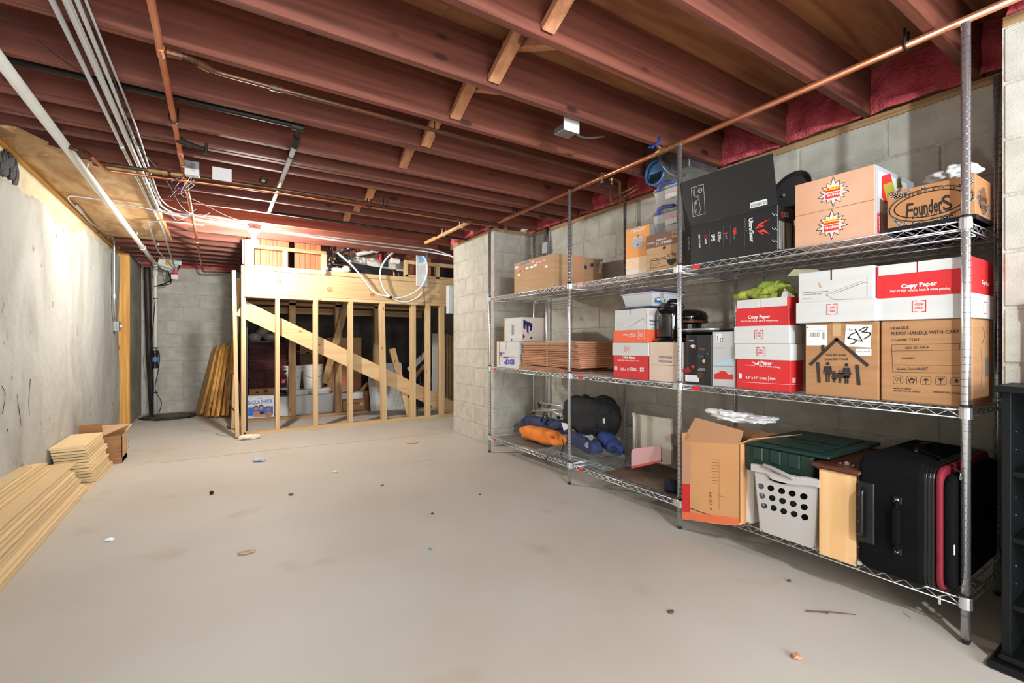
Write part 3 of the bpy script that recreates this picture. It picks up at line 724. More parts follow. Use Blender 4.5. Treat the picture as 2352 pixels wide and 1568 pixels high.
wt = thing('loose_wires', tuple(at(410, 430, Y=3.75)), 'tangle of loose red white and blue low-voltage wires below the copper pipes', 'wires')
rr = random.Random(3)
for nm, colr, n_ in (('red_wire', (190, 50, 50), 1), ('white_wire', (226, 226, 226), 2), ('blue_wire', (50, 70, 160), 1), ('black_wire', (30, 28, 28), 2)):
    mb = M()
    for i in range(n_):
        pts = [at(rr.uniform(385, 450), rr.uniform(405, 460), Y=3.75 + rr.uniform(-.05, .05)) for _ in range(4)]
        mb.tube(spline([at(rr.choice((440, 400, 425)), 402, Y=3.75)] + pts, 5), .0024, 4)
    obj(nm, mb, mat(nm, colr, .5, rnd=0), wt, smooth=True)
obj('lead_wire', M().tube(spline([at(430, 452, Y=3.8), at(470, 470, Y=4.2), at(520, 495, Y=4.7), at(572, 512, Y=5.2)], 5), .0025, 4), WHITEP, wt)
obj('lead_wire', M().tube(spline([at(385, 425, Y=3.9), at(388, 480, Y=4.3), at(405, 505, Y=4.6), at(428, 498, Y=4.9), at(450, 480, Y=5.0)], 5), .002, 4), RUBBER, wt)
tag(obj('sagging_wire', M().tube(spline([at(-20, 5, Z=2.26), at(60, 70, Z=2.24), at(130, 128, Z=2.255), at(195, 172, Z=2.26)], 6), .0022, 4), RUBBER), 'thin black wire sagging across the top left joists', 'wire')

# ---- ventilation box with blue duct ----
VX = WX - .03
y0, y1 = at(1590, 400, X=2.62).y, at(1462, 400, X=2.62).y
vt = thing('vent_box', (2.8, 1.95, JZ), 'galvanised vent box with a blue round duct and armoured cable at the right wall', 'vent')
ya, yb = 1.925, 2.298
obj('housing', M().box(2.585, 2.89, ya, yb, JZ - .05, JZ + .2, .004), GALV, vt)
fc = V((2.583, 2.13, 2.305))
F_ = Face((2.585, yb, JZ - .05), (0, -1, 0))
vc = at(1515, 400, X=2.58); vc = V((2.58, min(max(vc.y, 2.04), 2.2), vc.z))
obj('duct_collar', M().tube([vc + V((.0, 0, 0)), vc + V((-.05, 0, 0))], .085, 24, caps=False), GALV, vt)
lab(obj('duct_ring', M().tube([vc + V((-.05, .08 * math.cos(i * .2618), .08 * math.sin(i * .2618))) for i in range(24)], .007, 6, closed=True), mat('blue_plastic', (70, 120, 200), .35, rnd=0), vt), 'blue ring')
obj('damper_plate', M().lathe([(.078, 0), (.078, .004)], vc + V((-.02, 0, 0)), 24, (1, 0, 0)), mat('blue_film', (110, 160, 220), .3, rnd=0), vt)
gl = M()
for i in range(9): 
    yy = -.06 + i * .014; hh = math.sqrt(max(.0001, .07 ** 2 - yy ** 2)); gl.box(vc.x - .03, vc.x - .024, vc.y + yy, vc.y + yy + .005, vc.z - hh, vc.z + .005)
gl.box(vc.x - .031, vc.x - .024, vc.y - .065, vc.y + .065, vc.z - .032, vc.z - .027)
obj('grille', gl, BLACK, vt)
obj('armoured_cable', M().tube(spline([at(1508, 335, X=2.5), at(1512, 355, X=2.5), at(1530, 388, X=2.52), at(1553, 403, X=2.55), at(1575, 402, X=2.58)], 8), .0105, 8), GALV, vt)
# electrical box on the recess wall
p = at(1260, 570, X=WX)
eb = thing('outlet_box', (WX - .03, p.y, p.z), 'grey metal outlet box on the block wall above the stickered carton', 'electrical box')
obj('body', M().box(WX - .055, WX - .006, p.y - .05, p.y + .05, p.z - .06, p.z + .06, .004), GALV, eb)
obj('conduit', M().tube([(WX - .03, p.y - .02, p.z + .06), (WX - .03, p.y - .02, JZ)], .011, 8), IRON, eb, smooth=True)

# ================= LEFT SIDE =================
# laminate plank stacks (each plank its own object, one shared mesh)
def plank_mesh(L, W, T):
    mb = M().box(0, W, 0, L, 0, T, .0015); me = bpy.data.meshes.new('floor_plank'); me.from_pydata(mb.v, [], mb.f); me.update()
    me.materials.append(PLANK); bm = bmesh.new(); bm.from_mesh(me); bmesh.ops.recalc_face_normals(bm, faces=bm.faces); bm.to_mesh(me); bm.free(); return me
def plank(me, x, y, z, label, group, rz=0):
    o = bpy.data.objects.new('floor_plank', me); C.objects.link(o); o.location = (x, y, z); o.rotation_euler.z = rz
    tag(o, label, 'plank', group); return o
rr = random.Random(5)
T = .0205
pa = plank_mesh(2.2, .19, T * .84); pb_ = plank_mesh(2.2, .15, T * .78); pc = plank_mesh(.78, .2, T * .88)
for i in range(10):
    x1 = -.79 - .0085 * i + rr.uniform(-.007, .007)
    yend = 4.50 - .006 * i + rr.uniform(-.03, .03)
    if i == 0: yend = 4.66
    if i == 9: yend = 4.60
    w1 = min(.19, x1 + 1.03)
    o = plank(pa if i < 4 else pb_, x1 - (.19 if i < 4 else .15), yend - 2.2, i * T, 'pale laminate plank in the right near stack by the left wall', 'planks of the right near stack')
for i in range(16):
    x1 = -.935 - .008 * max(0, i - 9) + rr.uniform(-.006, .006)
    yend = 4.36 + rr.uniform(-.02, .02) - (.12 * (i - 13) if i > 13 else 0)
    sc = max(.3, (x1 + 1.042) / .15)
    o = plank(pb_, x1 - .15 * sc, yend - 2.2, i * T * .93, 'pale laminate plank in the taller near stack against the left wall', 'planks of the left near stack'); o.scale.x = sc
for i in range(14):
    x1 = -.785 - .0036 * i + rr.uniform(-.004, .004) + (.012 if i < 2 else 0)
    y0_ = 4.69 + rr.uniform(-.012, .012)
    o = plank(pc, x1 - .2, y0_ - (.0 if i != 13 else .01), i * T * 1.08, 'short laminate plank in the stack in front of the open carton', 'planks of the middle stack', rr.uniform(-.01, .01)); o.scale.y = .84 if i < 9 else .78
tag(obj('floor_plank', M().box(-.795, -.775, 4.5, 5.35, 0, .012, .001), PLANK), 'loose narrow strip lying along the foot of the middle plank stack', 'plank')
# open carton behind
r = thing('cardboard_box', (-.86, 5.55, 0), 'open brown cardboard box behind the middle plank stack', 'box')
x0, x1, y0, y1, zt = -1.0, -.712, 5.39, 5.66, .245
obj('side_panel', M().box(x0, x1, y0, y0 + .005, .05, zt), CARD, r); obj('side_panel', M().box(x0, x1, y1 - .005, y1, .0, zt), CARD, r)
obj('side_panel', M().box(x1 - .005, x1, y0, y1, .0, zt), CARDL, r); obj('side_panel', M().box(x0, x0 + .005, y0, y1, .0, zt), CARD, r)
obj('base_panel', M().box(x0, x1, y0 - .02, y1, .0, .05, .003), CARD, r)
def flap(a, b, c, d, t=.004, m=CARD): obj('flap', M().prism([a, b, c, d], (V(b) - V(a)).cross(V(d) - V(a)).normalized() * t), m, r)
flap(V((x0, y0 + .01, zt)), V((x0 + .16, y0 + .01, zt)), V((x0 + .15, y0 - .02, zt + .13)), V((x0 + .0, y0 - .02, zt + .12)))
flap(V((x1 - .15, y0 + .005, zt)), V((x1 - .02, y1, zt)), V((x1 + .02, y1, zt + .06)), V((x1 - .17, y0 + .01, zt + .05)), m=CARDL)
flap(V((x0, y1, zt)), V((x1, y1, zt)), V((x1 + .03, y1 + .09, zt + .05)), V((x0, y1 + .09, zt + .05)), m=CARDL)
Fs = Face((x0, y0, 0), (1, 0, 0)); 
for py in (1024, 1029, 1037): Fs.line(INK, [(270, py), (281, py - .5)], .004)
Fs.emit(r)
Fs = Face((x1, y0, 0), (0, 1, 0)); Fs.line(INK, [(294, 1010), (296, 1022), (293, 1030)], .008); Fs.emit(r)
# sump
c = at(390, 958, Z=0)
sp_ = thing('sump_lid', (c.x, c.y, 0), 'round black sump pit cover on the floor at the foot of the white pipe', 'sump cover')
obj('lid', M().lathe([(.30, 0), (.30, .018), (.27, .024), (.1, .024), (.0, .024)], (c.x, c.y, .004), 28), mat('dirty_black_lid', (44, 38, 32), .6, col2=(96, 84, 60), scale=(7, 7, 7), lo=.5, hi=.75, rnd=0), sp_)
obj('torn_liner', M().blob((c.x, c.y, .016), (.33, .32, .018), .25, 9, 3, nu=40, nv=8), mat('liner_film', (24, 22, 20), .4), sp_)
tag(obj('corner_pipe', M().tube([(vp.x - .05, YF - .06, .0), (vp.x - .09, YF - .06, .9), (vp.x - .12, YF - .06, 2.2)], .042, 10), mat('dark_drain', (52, 42, 36), .6, rnd=0)), 'wide dark brown downpipe in the far left corner behind the white pipe', 'pipe')
cb = M()
cb.tube(spline([(vp.x, vp.y - .03, 1.7), (vp.x - .04, vp.y - .03, 1.1), (vp.x - .06, vp.y - .03, .9), (vp.x - .02, vp.y - .03, .45), (vp.x - .05, vp.y, .03)], 6), .006, 5)
cb.tube(spline([(vp.x, vp.y - .03, 1.0), (vp.x + .05, vp.y - .03, .9), (vp.x + .04, vp.y - .03, .7), (vp.x + .0, vp.y - .03, .4), (vp.x + .07, vp.y - .03, .2), (vp.x + .04, vp.y, .03)], 6), .005, 5)
cb.tube(spline([at(355, 658, Y=8.5), at(385, 648, Y=8.5), at(400, 636, Y=8.5), at(412, 612, Y=8.5), at(408, 600, Y=8.5)], 6), .007, 5)
cb.tube(spline([at(365, 656, Y=8.5), at(392, 650, Y=8.5), at(388, 630, Y=8.5), at(384, 612, Y=8.5), at(392, 603, Y=8.5)], 6), .007, 5)
tag(obj('pump_cord', cb, RUBBER), 'black pump cords tied to the white pipe and looping to the wall outlet', 'cable')
lp = at(386, 602, Y=8.45)
lh = thing('round_lampholder', tuple(lp), 'round white porcelain lampholder with yellow stain at the far ceiling', 'lamp holder')
obj('plate', M().lathe([(.1, 0), (.12, .012), (.12, .02), (.05, .03)], lp, 20, (.2, -1, -.6)), WHITEP, lh)
obj('socket', M().lathe([(.035, -.02), (.035, .02)], lp + V((.01, -.04, -.01)), 12, (.2, -1, -.6)), mat('ochre_plastic', (214, 168, 60), .5), lh)
q = at(408, 601, Y=8.45)
ob = thing('outlet_box', tuple(q), 'small metal outlet box beside the round white lampholder', 'electrical box')
obj('body', M().box(q.x - .05, q.x + .05, q.y - .03, q.y + .03, q.z - .05, q.z + .05, .004), GALV, ob)
q = at(403, 630, Y=8.48)
tg = thing('cord_tag', tuple(q), 'red and white tag hanging from the pump cord', 'tag')
obj('upper', M().box(q.x - .04, q.x + .03, q.y, q.y + .004, q.z, q.z + .06), RED, tg); obj('lower', M().box(q.x - .05, q.x + .03, q.y, q.y + .004, q.z - .07, q.z), PAPER, tg)
# boards leaning in the corner
lean = [((451, 955), (496, 797), .16), ((468, 959), (506, 800), .02), ((478, 959), (512, 792), .03), ((490, 960), (520, 798), .03), ((502, 958), (524, 800), .03), ((512, 958), (530, 790), .03), ((522, 957), (536, 782), .03)]
for i, (a, b, wd) in enumerate(lean):
    yb0 = 7.45 + .12 * i; A = at(a[0] + 6, a[1], Z=0); A = V((A.x, A.y, .01)); B = at(b[0], b[1], Y=A.y + .35)
    tag(obj('leaning_board', M().beam(A, B, .30 if i == 0 else .20, .035, up=(-1, -.25, 0), bev=.003), YEL[2]),
        ['yellow pine board leaning leftmost of the corner stack', 'second board from the left in the leaning corner stack', 'third board from the left in the leaning corner stack', 'fourth, middle board of the leaning corner stack', 'fifth board from the left in the leaning corner stack', 'sixth board from the left in the leaning corner stack', 'tallest board at the right of the leaning corner stack'][i], 'board', 'boards leaning in the corner')
# two 2x4s leaning on the end of the stud wall
for a, b, lb_ in (((545, 1006), (537, 622), 'pine two-by-four leaning at the near end of the stud partition'), ((535, 985), (548, 640), 'second pine two-by-four behind the one leaning on the stud partition')):
    A = at(a[0], a[1], Z=0); B = at(b[0], b[1], Y=A.y + .12)
    tag(obj('leaning_stud', M().beam(A + V((0, 0, .01)), B, .04, .085, up=(0, -1, 0)), PINE[2]), lb_, 'board')
hs = [at(552, 930, Y=6.15), at(548, 880, Y=6.12), at(535, 855, Y=6.12), at(524, 862, Y=6.12), at(522, 890, Y=6.12), at(530, 930, Y=6.12), at(542, 950, Y=6.12), at(548, 975, Y=6.12), at(540, 985, Z=.015), at(528, 983, Z=.015), at(522, 978, Z=.015)]
tag(obj('brown_cable', M().tube(spline(hs, 6), .008, 6), mat('brown_jacket', (62, 38, 32), .45, rnd=0), smooth=True), 'thick brown cable looped at the near end of the stud partition', 'cable')
# ================= WIRE SHELVING =================
XF, XK = 2.267, 2.82
ZS = {'top': 1.522, 'mid': .842, 'bot': .163}
def post(root, x, y, top=2.22, bot=0.0):
    o = obj('post', M().tube([(x, y, bot + .012), (x, y, top)], .0136, 14), CHROME2, root, smooth=True)
    g = M(); z = .10
    while z < top: g.tube([(x, y, z - .0012), (x, y, z + .0012)], .0139, 12); z += .0265
    stuff(obj('post_groove', g, mat('groove_shadow', (120, 122, 126), .3, .9, rnd=0), o))
    obj('foot', M().lathe([(.009, 0), (.013, .006), (.0145, .016)], (x, y, bot), 12), BLACK, o)
    obj('end_cap', M().lathe([(.0138, 0), (.0138, .004), (.009, .007)], (x, y, top), 12), CHROME2, o)
    return o
def shelf(root, y0, y1, z, x0=XF, x1=XK, hook=False, tagged=True):
    """wire shelf: truss rim on four sides, cross wires"""
    t = 5; W = M()
    e = .015
    zt, zl = z - .006, z - .034
    def truss(a, b, pitch=.032, r=.0029):
        a, b = V(a), V(b); d = b - a; L = d.length; d.normalize()
        W.tube([a, b], r, 6)
        W.tube([a + V((0, 0, zl - zt)), b + V((0, 0, zl - zt))], r, 6)
        n = max(2, int(L / pitch)); pts = []
        for i in range(n + 1): pts.append(a + d * (L * i / n) + V((0, 0, -.003 if i % 2 else zl - zt + .003)))
        W.tube(pts, .002, 4)
    ya, yb = y0 + e, y1 - e
    truss((x0, ya, zt), (x0, yb, zt)); truss((x1, ya, zt), (x1, yb, zt))
    truss((x0 + e, y0, zt), (x1 - e, y0, zt)); truss((x0 + e, y1, zt), (x1 - e, y1, zt))
    xm = (x0 + x1) / 2
    for xx in (x0 + (x1 - x0) * .33, x0 + (x1 - x0) * .67): truss((xx, ya, zt - .001), (xx, yb, zt - .001))
    o = obj('shelf', W, CHROME, root, smooth=True)
    w2 = M(); n = int((y1 - y0) / .0255)
    for i in range(1, n): yy = y0 + (y1 - y0) * i / n; w2.tube([(x0 - .002, yy, z - .0025), (x1 + .002, yy, z - .0025)], .0018, 4)
    stuff(obj('wire_mat', w2, CHROME, o))
    if tagged:
        yt = y1 - .11
        lab(obj('red_tag', M().box(x0 - .005, x0 - .003, yt - .025, yt + .025, zl + .004, zt - .004), mat('red_enamel', (214, 40, 48), .4, rnd=0), o), 'small red tag')
    if hook:
        for yy in (y0 + .006, y1 - .006):
            for xx in (x0, x1): obj('shelf_hook', M().box(xx - .008, xx + .006, yy - .012, yy + .012, zl - .004, zt + .008, .002), CHROME, o)
    else:
        for xx in (x0, x1):
            for yy in (y0, y1):
                cs = obj('collar', M().lathe([(.0195, -.036), (.0185, .002), (.0165, .006)], (xx, yy, z), 16), CHROME2, o)
                obj('split_sleeve', M().lathe([(.0165, 0), (.0155, .008)], (xx, yy, z + .006), 12), BLACK, cs)
    return o
YP = [.534, 1.753, 2.752, 3.975]
u1 = thing('wire_shelf_unit', (2.54, 1.14, 0), 'near chrome wire shelving unit holding the beer box, red boxes and suitcase', 'shelving')
for x, y in ((XF, YP[0]), (XK, YP[0] + .03), (XF, YP[1]), (XK, YP[1])): post(u1, x, y)
for k in ZS: shelf(u1, YP[0], YP[1], ZS[k])
u2 = thing('wire_shelf_unit', (2.54, 3.36, 0), 'far chrome wire shelving unit beside the block stub, holding the stickered carton', 'shelving')
for x, y in ((XF, YP[2]), (XK + .02, YP[2] - .02), (XF, YP[3]), (XK - .02, YP[3])): post(u2, x, y, 2.235)
for k in ZS: shelf(u2, YP[2], YP[3], ZS[k])
u3 = thing('wire_shelf_bridge', (2.54, 2.25, .1), 'middle run of wire shelves hooked between the near and far shelving units', 'shelving')
for k in ZS: shelf(u3, YP[1] + .022, YP[2] - .022, ZS[k], hook=True)
tag(obj('steel_post', M().tube([(2.88, 3.86, 0), (2.88, 3.86, 2.18)], .0136, 10), CHROME2, smooth=True), 'lone chrome post against the wall behind the far shelving unit', 'post')
tie = M(); c = at(1260, 1052, X=XF)
tie.tube(spline([c + V((-.01, .02, -.02)), c + V((-.012, .01, .0)), c + V((0, 0, .018)), c + V((.01, -.04, .02)), c + V((.0, -.07, .0))], 6), .003, 5)
tag(obj('cable_tie', tie, BLACK), 'black cable tie looped on the bottom shelf edge of the far unit', 'tie')

# ================= TOP SHELF =================
ZT = ZS['top']
# stickered carton
b = carton('cardboard_box', 'large brown carton dotted with small stickers on the top shelf', 2.29, 1181, 1272, ZT, (1272, 581), (1385, 0), CARDL)
r, Fc, Sc = b['root'], b['F'], b['S']
rr = random.Random(9); SC = [mat('sticker_%s' % n, c, .5, rnd=0) for n, c in (('navy', (44, 56, 120)), ('pink', (224, 150, 160)), ('white', (236, 234, 230)), ('coral', (214, 96, 84)), ('teal', (90, 150, 150)), ('yellow', (220, 214, 120)))]
for px, py, k in ((1187, 614, 2), (1191, 621, 3), (1194, 623, 0), (1192, 631, 5), (1199, 606, 0), (1206, 604, 0), (1212, 602, 0), (1203, 622, 3), (1207, 619, 3), (1211, 616, 2), (1217, 614, 4), (1222, 613, 2), (1225, 601, 1), (1230, 609, 2), (1234, 603, 1), (1242, 601, 1), (1250, 598, 1), (1255, 612, 2)):
    Fc.rect(SC[k], (px - 3, py + 3), (px + 3, py - 3))
for px, py, k in ((1337, 610, 2), (1334, 613, 2), (1356, 610, 3), (1360, 608, 0), (1372, 608, 4), (1379, 613, 2), (1378, 622, 2), (1381, 603, 2), (1345, 613, 0)): Sc.rect(SC[k], (px - 3, py + 4), (px + 3, py - 3))
Sc.rect(mat('printed_tape', (206, 150, 116), .4, rnd=0), (1321, 652), (1341, 588))
Sc.text(mat('tape_red', (190, 60, 52), .5, rnd=0), 'AAAA', (1328, 640), (1335, 600)) if False else None
Fc.emit(r, 'stickers'); Sc.emit(r, 'stickers')
obj('top_seam', M().box(b['x0'] + .01, b['x1'] - .01, (b['y0'] + b['y1']) / 2 - .002, (b['y0'] + b['y1']) / 2 + .002, b['z1'] - .001, b['z1'] + .0006), CARDD, r)
# crockpot box
ORB = mat('box_amber', (240, 160, 66), .5, col2=(244, 196, 140), scale=(.1, .1, 2.2), lo=.4, hi=.6, rnd=0)
b = carton('slow_cooker_box', 'tall orange slow cooker box with a picture of the pot', 2.36, 1437, 1492, ZT + .01, (1492, 513), .3, mat('box_amber_plain', (236, 156, 72), .5, rnd=0))
r, Fc = b['root'], b['F']
Fc.rect(mat('pale_orange', (246, 208, 168), .5, rnd=0), (1438, 638), (1491, 585)); Fc.rect(mat('cream_print', (240, 222, 204), .5, rnd=0), (1438, 640), (1491, 612))
Fc.text(PAPER, 'crockpot', (1446, 537), (1484, 526), bold=.03)
Fc.poly(PAPER, [(1464, 524), (1468, 519), (1472, 522), (1469, 526)])
PT = mat('pot_print', (170, 174, 184), .4, rnd=0)
Fc.poly(PT, [(1452, 549), (1478, 544), (1477, 564), (1473, 567), (1457, 569), (1453, 566)]); Fc.poly(mat('pot_lid_print', (206, 210, 214), .4, rnd=0), [(1452, 549), (1459, 545), (1471, 542), (1478, 544)])
Fc.circ(PT, (1465, 543), .008, .003); Fc.rect(INK, (1464, 564), (1466, 560)); Fc.circ(PAPER, (1446, 612), .035, .002)
Fc.emit(r); obj('grey_side', M().box(b['x0'], b['x1'], b['y0'] - .001, b['y0'], b['z0'], b['z1']), mat('grey_card', (150, 144, 138), .7), r)
# coffee box
b = carton('coffee_box', 'kraft carton with brown lid band and a steaming coffee cup drawing', 2.30, 1484, 1562, ZT, (1562, 529), .42, CARDL)
r, Fc = b['root'], b['F']; BRN = mat('brown_print', (124, 84, 66), .6, rnd=0)
Fc.poly(BRN, [(1484, 543), (1562, 526), (1562, 556), (1484, 573)])
Fc.poly(CARDL, [(1543, 531), (1562, 527), (1562, 542), (1543, 546)]); Fc.bars(INK, (1545, 541), (1561, 532), 9)
Fc.text(PAPER, 'Quill.com', (1487, 562), (1504, 558)); Fc.text(PAPER, 'Half Pound', (1508, 554), (1530, 549)); Fc.text(PAPER, '12 CT FRESH', (1508, 563), (1544, 555))
Fc.circ(INK, (1526, 569), .008, sx=1.6)
Fc.line(INK, [(1496, 596), (1530, 589)], .0022); Fc.line(INK, [(1496, 596), (1495, 616), (1533, 609)], .0022)
Fc.text(INK, 'Make a great coffee break', (1499, 600), (1531, 594)); 
for k in range(3): Fc.line(INK, [(1499, 605 + k * 3), (1516 + k * 3, 601.5 + k * 3)], .0012)
Fc.poly(INK, [(1532, 596), (1553, 592), (1551, 602), (1546, 608), (1538, 609), (1533, 603)]); Fc.circ(INK, (1555, 598), .009, .003)
for dx in (-6, 1, 8):
    x, y = 1542 + dx, 590 - dx * .2 - (4 if dx == 1 else 0); Fc.circ(INK, (x, y - 5), .0065, .0025); Fc.line(INK, [(x + 2, y + 1), (x + 2, y - 4)], .0025)
Fc.emit(r)
# two clear lidded bins
CLEAR = mat('clear_plastic', (222, 232, 238), .12, trans=.75, ior=1.25, rnd=0)
CLR2 = mat('milky_plastic', (218, 220, 220), .3, trans=.3, ior=1.15, rnd=0)
PURP = mat('periwinkle_plastic', (74, 84, 160), .35, rnd=0)
def bin_(name, label, x0, x1, y0, y1, z0, z1, m, lidm, group=None, taper=.02, wall=.003):
    r = thing(name, ((x0 + x1) / 2, (y0 + y1) / 2, z0), label, 'storage bin', group)
    def ring(t, z): return [V((x0 + t, y0 + t, z)), V((x1 - t, y0 + t, z)), V((x1 - t, y1 - t, z)), V((x0 + t, y1 - t, z))]
    mb = M(); a, c, d, e = ring(taper, z0), ring(0, z1), ring(wall, z1), ring(taper + wall, z0 + wall)
    mb.add(a + c + d + e, [(0, 1, 2, 3)] + [(i + 4 * k, (i + 1) % 4 + 4 * k, (i + 1) % 4 + 4 * (k + 1), i + 4 * (k + 1)) for k in range(3) for i in range(4)] + [(12, 13, 14, 15)])
    obj('tub', mb, m, r, bevel=.004)
    obj('rim', M().box(x0 - .006, x1 + .006, y0 - .006, y1 + .006, z1 - .006, z1 + .004, .003), m if lidm is None else lidm, r)
    return r
yA, yB = Yx(1562, 2.42), Yx(1505, 2.42)
zb1 = at(1505, 470, X=2.42).z
cz0 = at(1562, 529, X=2.30).z
for i, (pt, pbm, lb_) in enumerate((((1562, 470), (1562, 531), 'lower clear bin with blue contents and purple-blue handle on the coffee box'), ((1562, 410), (1562, 470), 'upper clear bin with a purple-blue handle, topmost of the stack'))):
    xb = 2.40; ya, yb = Yx(1562, xb), Yx(1500 if i == 0 else 1502, xb)
    z0 = cz0 + .002 if i == 0 else z_prev; z1 = at(1530, (487 if i == 0 else 433), X=xb).z
    r = bin_('clear_bin', lb_, xb, xb + .3, ya, yb, z0, z1, CLR2, CLEAR, 'clear bins with handles'); z_prev = z1 + .02
    obj('lid', M().box(xb - .004, xb + .3, ya, yb, z1 + .004, z1 + .018, .004), CLR2, r)
    hy = (ya + yb) / 2; hp = [V((xb - .01, yb - .045, z1 - .005)), V((xb - .018, yb - .06, z1 + .02)), V((xb - .02, hy, z1 + .03)), V((xb - .018, ya + .03, z1 + .02))]
    obj('handle', M().tube(spline(hp, 5), .012, 8), PURP, r, smooth=True)
    Fc = Face((xb - .002, yb, z0), (0, -1, 0)); q0 = (1530, 522 - 57 * i); 
    Fc.rect(PAPER, (1528, 517 - 58 * i), (1554, 493 - 58 * i)); Fc.rect(mat('pink_label', (232, 170, 180), .5, rnd=0), (1528, 505 - 58 * i), (1554, 492 - 58 * i))
    Fc.rect(SC[3], (1542, 500 - 58 * i), (1552, 496 - 58 * i)); Fc.rect(SC[0], (1530, 502 - 58 * i), (1540, 499 - 58 * i)); Fc.bars(INK, (1545, 514 - 58 * i), (1552, 510 - 58 * i), 4)
    Fc.emit(r, 'label')
    if i == 0: obj('contents', M().blob((xb + .13, hy, z0 + .07), (.09, .085, .055), .15, 12, 2, nu=16, nv=10), mat('light_blue_cloth', (120, 168, 214), .7), r)
# black monitor box with raised flap
BB = mat('black_card', (30, 30, 31), .45, rnd=0)
b = carton('monitor_box', 'black monitor box with red logo and its front flap raised, on the top shelf', 2.285, 1573, 1786, ZT, (1786, 470), (1824, 0), BB)
r, Fc, Sc = b['root'], b['F'], b['S']
fy1, fy0 = b['y1'], b['y0']; zt = b['z1']
LT = at(1574, 416, X=2.25).z; RT = at(1772, 352, X=2.25).z
yR = Yx(1774, 2.25)
obj('flap', M().prism([V((2.284, fy1, zt)), V((2.284, fy0, zt)), V((2.25, yR, RT)), V((2.25, fy1, LT))], (.004, 0, .001)), BB, r)
WI = mat('white_ink', (222, 222, 222), .6, rnd=0); RI = mat('red_ink', (222, 56, 52), .5, rnd=0); GI = mat('grey_ink', (110, 110, 112), .6, rnd=0)
Ff = Face((2.249, fy1, zt), (0, -1, 0), (0, 0, 1))
Ff = Face((2.284, fy1, zt), (0, -1, 0), V((-.034, 0, RT - zt)).normalized())
Ff.line(WI, [(1588, 431), (1616, 423), (1620, 490), (1592, 498)], .0016, True)
Ff.circ(WI, (1608, 437), .0115, .0022); Ff.line(WI, [(1604, 441), (1612, 433)], .0022); Ff.line(WI, [(1595, 432), (1596, 452), (1607, 449)], .0012); Ff.line(WI, [(1595, 432), (1602, 430)], .0012); Ff.line(WI, [(1592, 436), (1593, 449)], .0012)
Ff.line(WI, [(1597, 461), (1606, 458), (1609, 480), (1607, 490), (1598, 493), (1595, 485)], .0012, True); Ff.circ(WI, (1598, 466), .007, .0018); Ff.circ(WI, (1599, 484), .007, .0018)
Ff.line(WI, [(1600, 452), (1607, 455)], .0012)
Ff.poly(WI, [(1723, 466), (1762, 456), (1763, 469), (1723, 479)]); Ff.bars(GI, (1725, 477), (1761, 460), 15)
Ff.emit(r)
def vt(m, s, a, b_, bold=.03): Fc.text(m, s, a, b_, bold=bold)   # text running down the face
vt(WI, 'UltraGear', (1720, 502), (1723, 557)); Fc.text(GI, '27GS75Q | 27"', (1710, 500), (1712, 533))
vt(RI, '180', (1684, 525), (1685, 539)); vt(GI, 'Hz', (1685, 540), (1685, 549)); Fc.line(RI, [(1662, 536), (1671, 536)], .004); Fc.line(RI, [(1669, 533.5), (1671, 536)], .003); vt(GI, 'ms', (1666, 540), (1667, 550))
vt(WI, 'G-SYNC', (1649, 533), (1649, 557)); Fc.circ(mat('green_ink', (90, 160, 60), .5, rnd=0), (1656, 534), .0035); Fc.line(WI, [(1656, 537), (1656, 549)], .0022)
vt(WI, 'IPS', (1634, 540), (1635, 555)); vt(WI, 'HDR', (1619, 549), (1620, 561)); Fc.line(RI, [(1619, 541), (1625, 541), (1625, 547), (1619, 547)], .002, True)
vt(WI, '2560 X 1440', (1605, 539), (1606, 569)); Fc.text(GI, 'MONITOR', (1580, 544), (1582, 575))
for x, a, c in ((1615, 531, 573), (1630, 527, 570), (1645, 523, 567), (1662, 519, 564), (1678, 516, 561), (1711, 534, 566)): Fc.line(GI, [(x, a), (x, c)], .0010)
for pts in ([(1735, 526), (1745, 513), (1770, 502), (1752, 514), (1742, 524)], [(1745, 519), (1755, 516), (1755, 520), (1740, 525)], [(1735, 529), (1744, 530), (1756, 526), (1769, 538), (1754, 532), (1747, 534)], [(1739, 530), (1750, 538), (1757, 537), (1746, 534)]): Fc.poly(RI, pts)
for y in (490, 523, 551):
    for dx in (0, 6): Fc.line(WI, [(1774 + dx, y), (1780 + dx, y + 5)], .0018)
Fc.emit(r)
Sc.circ(RI, (1797, 493), .0125, .003, n=16); Sc.line(RI, [(1797, 488), (1797, 496), (1801, 496)], .0025); Sc.text(WI, 'LG', (1802, 498), (1811, 499)); Sc.emit(r)
obj('tape', M().box(b['x0'] + .01, b['x1'] - .03, b['y0'] - .0015, b['y0'] - .0005, b['z0'] + .01, b['z1'] - .075), mat('clear_tape', (170, 164, 156), .15, coat=1, col2=(60, 52, 48), scale=(60, 8, 3)), r)
# black oval pan behind
c = at(1812, 448, X=2.55)
gp = thing('griddle_pan', (2.55, c.y, c.z - .12), 'black oval pan standing behind the monitor box', 'pan')
ax = V((-.8, -.5, .15)).normalized()
obj('pan', M().lathe([(.0, -.004), (.085, -.004), (.1, .012), (.104, .012), (.09, -.012), (.0, -.012)], c, 28, ax, 1.35, .8), BLACK, gp, smooth=False)
obj('rivet', M().lathe([(.008, 0), (.005, .004)], c + ax * -.006 + V((-.03, .01, 0)), 10, ax), mat('grey_dot', (120, 120, 120), .5), gp)
obj('handle', M().beam(c + V((.02, -.02, -.09)), c + V((.02, -.02, -.13)), .03, .014), BLACK, gp)
